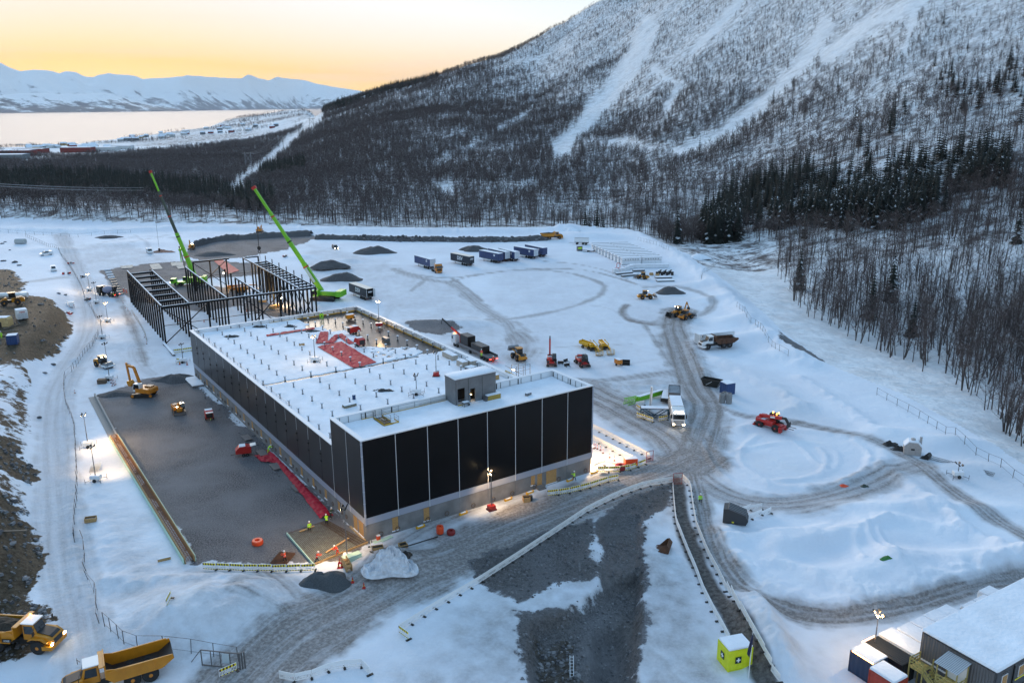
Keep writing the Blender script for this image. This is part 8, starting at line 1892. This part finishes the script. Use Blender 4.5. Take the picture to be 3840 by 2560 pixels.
pile('black_bag_heap', 'heap of black plastic bags beside the blue pump', 933,1273,.8,.7,.8,DKW,31,'bags',None,.5,n=18)
m = MB(); a, b = G(885,1272), G(1005,1233); m.tube(a+Vector((0,0,.08)), b+Vector((0,0,.08)), .09, BLK, n=6); m.build('drain_pipe', None, label='long black pipe lying across the snow to the hose reels', cat='pipe')
m = MB(); a, b = G(850,1270), G(925,1301); m.tube(a+Vector((0,0,.25)), b+Vector((0,0,.08)), .10, mat('old_pipe',(.08,.06,.05),.7), n=6); m.build('steel_pipe', None, label='rusty steel pipe lying across the dirty snow heap', cat='pipe')
# pallets of steel planks along the side wall
for k, (i, lb) in enumerate(((3.2,'nearest the red tarpaulin'),(5.2,'second from the red tarpaulin'),(6.6,'third from the red tarpaulin'),(8.3,'farthest from the red tarpaulin'))):
    t = T('plank_stack', 'grey steel plank stack by the side wall, '+lb, 'plank stack', Bw(-1.9,i*5.14+6), YB, 'plank stacks by the side wall')
    for q in range(7): p = t.p('plank'); p.box(-.7+q*.2,-.52+q*.2,-1.4,1.4,.1,.28,STE)
    for y_ in (-.9,.9): p = t.p('bearer'); p.box(-.7,.7,y_-.06,y_+.06,0,.1,WOOD)
    t.done()
t = T('concrete_plinth', 'snow covered concrete plinth at the far end of the side wall', 'plinth', Bw(-1.3,89), YB); m = t.p('slab'); m.box(-1.2,1.2,-4,3,0,.4,con); q = t.p('slab_snow', m); q.box(-1.25,1.25,-4.05,3.05,.4,.55,SNOW); t.done()
# dark drain hose of snow and stones at the wall foot
stones('wall_foot_stones', 'rubble and lumps of snow along the foot of the side wall', [[tuple(Bw(a,b)[:2]) for a, b in ((-3.2,20),(-.2,20),(-.2,92),(-2.4,92))]], 900, .08, .3, 15)
# group of barriers and gear behind the far left corner
barrier_line([(399,812),(430,808),(441,806)], 'yellow striped barrier near the far corner of the warehouse', True, 'striped barriers at the far corner', 1.95); barrier_line([(406,832),(421,833)], 'white panel with yellow bands near the far corner', True, 'striped barriers at the far corner', 1.95)
m = MB(); a, b = G(377,792), G(400,818); m.bar(a+Vector((0,0,.25)), b+Vector((0,0,.25)), .6, con, .5); m.bar(a+Vector((0,0,.53)), b+Vector((0,0,.53)), .62, SNOW, .06); m.build('kerb_beam', None, label='long snow topped concrete beam at the corner of the steel frame', cat='beam')
t = T('barrier_stack', 'stack of spare barriers leaning beside a light tower', 'barrier stack', G(220,1078), .4)
for k in range(9): p = t.p('panel'); p.cbox((k*.18-.8,0,.5),(.06,2.0,1.0),BW,ry=.35+.03*k)
t.done()
t = T('pallet_box', 'brown box of tools near the cluster of marker posts', 'box', G(235,880), .2); m = t.p('box'); m.box(-.9,.9,-.7,.7,.1,1.0,mat('box_brown',(.10,.07,.05),.8)); q = t.p('bearer'); q.box(-.9,.9,-.6,.6,0,.1,WOOD); t.done()
m = MB(); a, b = G(363,1290), G(392,1283); m.bar(a+Vector((0,0,.2)), b+Vector((0,0,.2)), .25, WOOD, .4); m.bar(a+Vector((0,0,.43)), b+Vector((0,0,.43)), .25, SNOW, .06); m.build('timber_beam', None, label='snow topped yellow timber at the near end of the footing', cat='timber')
# ladder in the trench
p = G(1313,1545); t = T('ladder', 'aluminium ladder standing in the trench at the bottom edge', 'ladder', p, math.radians(88)); 
for y in (-.2,.2): s_ = t.p('stile'); s_.bar((-1.2,y,-.6),(.6,y,1.9),.07,mat('aluminium',(.6,.62,.65),.35,metal=.6))
for k in range(9): r = t.p('rung'); f = (k+.5)/9; r.bar((-1.2+1.8*f,-.2,-.6+2.5*f),(-1.2+1.8*f,.2,-.6+2.5*f),.05,mat('aluminium',(.6,.62,.65),.35))
t.done()
# ================================================================ THINGS ON THE ROOF
WRB = mat('wrap_beige', (.42,.36,.30), .6, noise=.15, nscale=2)
def roofbox(label, a, b, dx, dy, dz, m, rz=0, z=10.3, name='wrapped_crate', snow=.12, cat='crate', group='crates on the roof'):
    t = T(name, label, cat, Bw(a,b,z), YB+rz, group); q = t.p('crate_body', bevel=.03); q.box(-dx/2,dx/2,-dy/2,dy/2,.06,dz,m); p = t.p('pallet'); p.box(-dx/2,dx/2,-dy/2,dy/2,0,.06,WOOD)
    if snow: s_ = t.p('snow_cap', q, bevel=.05); s_.box(-dx/2-.02,dx/2+.02,-dy/2-.02,dy/2+.02,dz,dz+snow,SNOW)
    return t.done()
roofbox('long beige wrapped crate near the roof edge, with snow cap', 38.8,42.2,1.3,4.2,1.0,WRB); roofbox('left of two beige crates side by side on the roof', 38.0,36.0,1.3,2.4,1.1,WRB); roofbox('right of two beige crates side by side on the roof', 39.6,35.6,1.2,2.4,1.1,WRB)
roofbox('brown cardboard box behind the stair tower', 38.8,25.2,1.1,.9,.9,mat('cardboard',(.42,.26,.10),.8)); roofbox('low snowy pallet load before the stair tower', 38.0,33.0,1.8,1.4,.6,GRY,.2,name='pallet_load'); roofbox('small wooden box left of the red tarpaulin', 17.4,69.0,1.0,.8,.5,WOOD); roofbox('snow buried pallet load on the left of the roof', 10.0,27.2,2.3,1.0,.45,mat('slate_wrap',(.18,.17,.13),.7),.1,name='pallet_load')
roofbox('grey tank of rollers on the wet roof', 33.8,61.5,1.0,2.0,.9,STE,0,10.24,'roller_rack',0,'rack'); roofbox('steel bundle on the upper roof near the front edge', 31.9,4.9,1.1,.5,.45,STE,.2,14.32,'steel_bundle',.06,'bundle')
t = T('blue_barrel', 'blue barrel on the snowy roof', 'barrel', Bw(12.2,30.2,10.3), 0); m = t.p('barrel'); m.lathe([(.28,0),(.3,.05),(.3,.8),(.27,.86)], mat('barrel_blue',(.01,.04,.12),.5)); q = t.p('snow_cap', m); q.lathe([(.27,.86),(.2,.95),(.04,.98)], SNOW); t.done()
for k, (a, b, lb) in enumerate(((18.5,31.5,'heap of snowed pipes and fittings on the roof'),(21.0,86.0,'dark crumpled sheeting by the far parapet'),(15,90,'dark sheeting at the far left of the roof'),(7,85,'dark sheeting by the left parapet'),(23.5,79,'grey sheeting beside the long red tarpaulin'))):
    pile('sheeting_heap', lb, 0,0,2.2,1.0,.5,mat('dark_sheeting',(.03,.032,.036),.5,noise=.6,nscale=1.5),40+k,'sheeting','sheeting heaps on the roof',.7,Bw(a,b,10.34),n=20)
for k, (a, b, r1, r2, h, lb) in enumerate(((18.2,89.3,2.2,1.4,.8,'swept heap of snow at the far parapet'),(23,89.5,1.8,1.2,.6,'second swept heap of snow at the far parapet'),(28.5,66.5,2.4,1.0,.4,'heap of snow between the red tarpaulins'))):
    pile('snow_heap', lb, 0,0,r1,r2,h,SNOW,50+k,'snow heap','heaps of snow on the roof',.25,Bw(a,b,10.3),n=20)
t = T('wood_bench', 'yellow boards and steel plates leaning at the stair tower', 'board stack', Bw(26.2,6.8,14.3), YB); m = t.p('board'); m.box(-1.3,1.3,-.4,.3,0,.8,mat('board_yellow',(.40,.26,.05),.7)); q = t.p('board_snow', m); q.box(-1.32,1.32,-.42,.32,.8,.92,SNOW)
for k in range(5): p = t.p('plate'); p.cbox((-1.6+k*.08,-.1,.4),(.04,.8,.8),STE,ry=.2)
t.done()
t = T('wheelbarrow', 'snow filled wheelbarrow in front of the stair tower door', 'wheelbarrow', Bw(20.8,6.3,14.3), YB); m = t.p('tray'); m.prism([(-.5,.5),(.3,.4),(.55,.75),(-.6,.75)], -.35,.35,GRY); q = t.p('tray_snow', m); q.box(-.55,.5,-.33,.33,.74,.84,SNOW); t.wheel(.55,0,.2,.1,GRY); h = t.p('handle')
for y in (-.3,.3): h.bar((-.2,y,.5),(-1.1,y,.65),.05,STE); h.bar((-.4,y,.5),(-.45,y,0),.05,STE)
t.done()
t = T('roof_stair', 'lit steel stair head at the right parapet behind the stair tower', 'staircase', Bw(42.4,24.6,0), YB)
for s_ in (-.6,.6): p = t.p('stringer'); p.bar((-1.4,s_,11.6),(1.6,s_,9.6),.08,mat('stair_yellow',(.5,.38,.18),.6),.25); r = t.p('handrail'); r.bar((-1.4,s_,12.6),(1.6,s_,10.6),.06,STE); 
for k in range(8): p = t.p('tread'); f = k/7; p.cbox((-1.3+2.8*f,0,11.6-1.9*f),(.28,1.2,.05),mat('stair_yellow',(.5,.38,.18),.6))
for x, y in ((1.8,-.8),(1.8,.8),(.2,-.8),(.2,.8),(3.4,-.8),(3.4,.8)): p = t.p('scaffold_post'); p.tube((x,y,0),(x,y,12.4),.05,STE,n=6)
for z in (4,8,11.4,12.4): p = t.p('ledger'); p.bar((.2,-.8,z),(3.4,-.8,z),.05,STE); p.bar((.2,.8,z),(3.4,.8,z),.05,STE)
p = t.p('platform'); p.box(.3,3.4,-.75,.75,9.5,9.58,WOOD); l = t.p('work_lamp'); l.cbox((.4,.3,11.5),(.2,.2,.2),LED); t.done()
# ================================================================ RIGHT SNOW FIELD
t = T('stone_oven', 'small grey shed shaped oven with chimney on the snow', 'oven', G(2094,1040), math.radians(-20)); SG = mat('oven_grey',(.40,.37,.36),.8,noise=.15,nscale=3); m = t.p('oven_wall'); m.prism([(-1.4,0),(1.4,0),(1.4,1.5),(.7,2.3),(-.7,2.3),(-1.4,1.5)], -1.0, 1.0, SG)
q = t.p('roof_snow', m); q.prism([(-1.45,1.5),(-.7,2.32),(.7,2.32),(1.45,1.5),(1.5,1.62),(.75,2.5),(-.75,2.5),(-1.5,1.62)], -1.05, 1.05, SNOW); c = t.p('chimney'); c.tube((1.3,.6,1.0),(1.3,.6,3.1),.22,SG,n=10); k = t.p('chimney_cap', c); k.lathe([(.32,3.1),(.34,3.2),(.1,3.3)], SNOW, (1.3,.6,0)); v_ = t.p('vent_drum'); v_.lathe([(.35,2.4),(.4,2.75),(.1,2.9)], SG); d = t.p('door'); d.box(-.3,.3,-1.03,-1.0,.9,1.2,BLK); t.done()
for k, (x, y) in enumerate(((2045,1021),(2064,1031))):
    pile('scrap_heap', ['left snow dusted scrap heap by the oven','right snow dusted scrap heap by the oven'][k], x,y,1.5,1.0,.8,mat('scrap_dark',(.04,.04,.042),.7,noise=.8,nscale=2),60+k,'scrap heap','scrap heaps by the oven',.8,n=16)
bucket_('black fork lying on its back near the oven', G(2126,1052), 2.4, .9)
a, b = G(2133,1056), G(2280,1096); t = T('mesh_fence_roll', 'long low strip of wire mesh half buried in the snow', 'wire mesh', (0,0,0), 0); d = (b-a); n_ = Vector((-d.y,d.x,0)).normalized()*.8
for k in range(46): p = a+d*(k/45); w_ = t.p('wire'); w_.bar(p+Vector((0,0,.25)), p+n_+Vector((0,0,.55)), .05, FS)
for s_ in (0,.5,1): w_ = t.p('wire'); w_.bar(a+n_*s_+Vector((0,0,.25+.3*s_)), b+n_*s_+Vector((0,0,.25+.3*s_)), .05, FS)
t.done()
for k, (x, y, c, lb) in enumerate(((1937,1115,OR,'orange lump of plastic in the wheel track'),(1985,1117,mat('dark_green_lump',(.02,.04,.03),.6),'dark green lump at the edge of the wheel track'),(2036,1281,mat('green_lump',(.03,.16,.03),.6),'green lump sticking out of the snow hollow'))):
    pile('debris_lump', lb, x,y,.9,.5,.5,c,70+k,'debris',None,.5,n=14)
# ================================================================ FAR THINGS
def hillhit(vx, vy, r0=500, r1=5200):
    r = np.exp(np.linspace(math.log(r0), math.log(r1), 600)); d = ray(vx, vy); q = math.hypot(d[0], d[1]); x, y, z = d[0]*r/q, d[1]*r/q, H+d[2]*r/q
    k = np.where(z <= zhill(x, y))[0]; k = k[0] if len(k) else 300
    return Vector((x[k], y[k], z[k]))
HW = [mat('house_%s' % n, c, .8) for n, c in (('white',(.55,.55,.55)),('red',(.22,.04,.035)),('ochre',(.36,.24,.10)),('grey',(.16,.17,.18)))]
R = random.Random(3)
def house(x, y, w, d, h, k, label, group):
    p = hillhit(x, y); 
    if p.z < -57.5 and w < 30: return None
    p.z = max(p.z, -58.5)
    t = T('house' if w < 30 else 'industrial_hall', label, 'house' if w < 30 else 'hall', p-Vector((0,0,.8)), R.uniform(-.5,.5) if w < 30 else .05, group); m = t.p('wall'); m.box(-w/2,w/2,-d/2,d/2,0,h+.8,HW[k]); r = t.p('roof'); e = d*.28 if w < 30 else .8; r.prism([(-d/2-.5,h+.75),(d/2+.5,h+.75),(0,h+.8+e)], -w/2-.4, w/2+.4, SNOW, 'X')
    for s_ in range(int(max(2, min(6, w/5)))): g = t.p('window', m); xx = -w/2+w*(s_+.5)/max(2,min(6,w/5)); g.box(xx-.7,xx+.7,-d/2-.05,-d/2+.01,1.8,3.2,GLS)
    return t.done()
for x, y, w, d, h, k, lb in ((20,357,75,30,8,1,'long dark red industrial hall at the left edge of the far town'),(72,352,50,28,8,1,'dark red hall next to the long one in the far town'),(180,350,52,24,9,1,'bright red hall in the middle of the far town'),(10,366,60,24,7,3,'low grey hall below the red ones in the far town'),(240,347,45,22,7,0,'pale hall right of the red hall in the far town'),(280,343,40,20,7,0,'pale low hall at the right of the far town')): house(x,y,w,d,h,k,lb,'halls in the far town')
for k in range(64):
    x = R.uniform(60,640); y = 336-(x-60)*.085+R.uniform(-7,9) if x > 250 else R.uniform(333,346)
    house(x, y, R.uniform(9,15), R.uniform(8,11), R.uniform(4,6.5), R.choice((0,0,1,2,3)), 'tiny snow roofed house in the far town by the fjord', 'houses in the far town')
m = MB(); a = Vector(onz(88,333,SEA)); m.box(-70,330,-14,14,-2,1.6,mat('quay',(.5,.52,.55),.8)); o = m.build('quay', None, label='snowy quay reaching out into the fjord', cat='quay'); o.location = a
# power line along the cleared strip
PYL = mat('pylon_grey', (.22,.22,.23), .7); tops = []
for k, (x, y, h) in enumerate(((572,391,19),(646,338,17),(691,311,17),(716,294,17))):
    p = hillhit(x,y,600,2600); t = T('power_pylon', '%s power line mast in the cleared strip through the wood' % ['nearest','second','third','farthest'][k], 'pylon', p, math.radians(-25), 'power line masts')
    for s_ in (-4,4): l = t.p('mast_leg'); l.bar((s_,0,-1),(s_,0,h),.5,PYL)
    c = t.p('cross_arm'); c.bar((-8,0,h-1.5),(8,0,h-1.5),.5,PYL); b = t.p('mast_brace'); b.bar((-4,0,h*.4),(4,0,h-2),.3,PYL); b.bar((4,0,h*.4),(-4,0,h-2),.3,PYL); t.done(); tops.append((p,h))
for k in range(3):
    t = T('power_cable', ['nearest span of power cables over the cleared strip','middle span of power cables over the cleared strip','farthest span of power cables over the cleared strip'][k], 'cable', (0,0,0), 0, 'power cables')
    for s_ in (-7,0,7):
        d = Vector((math.cos(math.radians(-25)),math.sin(math.radians(-25)),0))*s_; a, b = tops[k][0]+d+Vector((0,0,tops[k][1]-2)), tops[k+1][0]+d+Vector((0,0,tops[k+1][1]-2)); pts = [a.lerp(b,i/8)-Vector((0,0,5*math.sin(math.pi*i/8))) for i in range(9)]; w_ = t.p('conductor'); w_.path(pts,.10,PYL,3)
    t.done()
t = T('overhead_cable', 'pair of pale overhead cables before the dark wood at the left', 'cable', (0,0,0), 0)
for y0, y1 in ((419,431),(424,437)):
    a, b = Vector(atr(-60,y0,430)), Vector(atr(330,y1,560)); w_ = t.p('conductor'); w_.path([a.lerp(b,i/6)-Vector((0,0,.9*math.sin(math.pi*i/6))) for i in range(7)],.05,mat('cable_pale',(.6,.62,.65),.5),4)
t.done()

# ================================================================ ODDS AND ENDS IN THE FAR YARD
t = T('site_kiosk', 'small grey kiosk with a yellow green sign before the wrapped modules', 'kiosk', G(1331,576), math.radians(8)); m = t.p('kiosk_wall'); m.box(-1.1,1.1,-.9,.9,0,2.2,GRY); q = t.p('kiosk_snow', m); q.box(-1.15,1.15,-.95,.95,2.2,2.35,SNOW); f = t.p('sign'); f.box(-.8,.8,-.96,-.9,.9,1.7,mat('sign_lime',(.45,.62,.02),.5)); t.done()
t = T('flat_trailer', 'snow covered flat trailer beside the wrapped modules', 'trailer', G(1352,578), math.radians(-25)); m = t.p('deck'); m.box(-2.4,2.4,-1,1,.6,.8,STE); q = t.p('deck_snow', m); q.box(-2.4,2.4,-1,1,.8,.95,SNOW); f = t.p('drawbar'); f.bar((2.4,0,.6),(3.6,0,.4),.12,STE)
for y in (-.9,.9): t.wheel(0,y,.35,.25,GRY)
t.done()
for k, (x, y, lb) in enumerate(((163,606,'snow dusted machine parts beside the upper left fence'),(152,630,'brown and white machine parts on the upper left track'),(190,638,'pump set beside the upper left fence'),(203,690,'small red and grey pump by the dark lamp mast'),(655,590,'scrap and timber heap behind the right bay'),(160,722,'rusty skid with pipes beside the curved road'))):
    t = T('machine_parts', lb, 'machine parts', G(x,y), .5*k, 'loose machine parts'); R = random.Random(90+k)
    for j in range(5): p = t.p('part_block'); p.cbox((R.uniform(-1.2,1.2),R.uniform(-.7,.7),R.uniform(.2,.6)),(R.uniform(.4,1.1),R.uniform(.3,.7),R.uniform(.3,.8)),R.choice((RST,GRY,STE,RD)),rz=R.uniform(0,3)); q = t.p('part_snow', p); c = p.v[4]; q.cbox((sum(v[0] for v in p.v)/8, sum(v[1] for v in p.v)/8, max(v[2] for v in p.v)+.04),(.4,.3,.08),SNOW)
    t.done()
bundle('stack of yellow timber inside the steel hall', (622,710),(643,704),1.6,.8,WOOD,'timber_stack',5,False); bundle('small stack of boards near the right bay of the steel hall', (595,695),(612,693),1.4,.5,WOOD,'timber_stack',4,False)
GS = mat('grey_sheet', (.38,.38,.36), .7, noise=.25, nscale=1)
for k, (q_, lb) in enumerate((([(276,612),(305,609),(305,616),(280,618)],'grey ground sheet behind the row of pad footings'),([(343,608),(365,606),(374,618),(350,620)],'tan ground sheet left of the truck crane'),([(392,604),(423,602),(420,610),(395,612)],'pale folded sheet behind the truck crane'),([(404,612),(430,610),(430,616),(410,619)],'second pale folded sheet behind the truck crane'))):
    TRPs = TRP; TRP = GS; o = tarp(lb, [tuple(G(*p)[:2]) for p in q_], .05, .2, 12, 12, 80+k, group='ground sheets'); TRP = TRPs
# ================================================================ AIR
hz = bpy.data.materials.new('haze_air'); hz.use_nodes = True; ht = hz.node_tree; ht.nodes.clear()
pv = N(ht, 'ShaderNodeVolumePrincipled'); pv.inputs['Color'].default_value = (0.86, 0.92, 1.0, 1); pv.inputs['Density'].default_value = 0.0000085; pv.inputs['Anisotropy'].default_value = 0.2
mo = N(ht, 'ShaderNodeOutputMaterial'); ht.links.new(pv.outputs[0], mo.inputs['Volume'])
m = MB(); m.box(-45000, 30000, -2500, 42000, -140, 1500, hz); m.build('haze', None, kind='stuff')
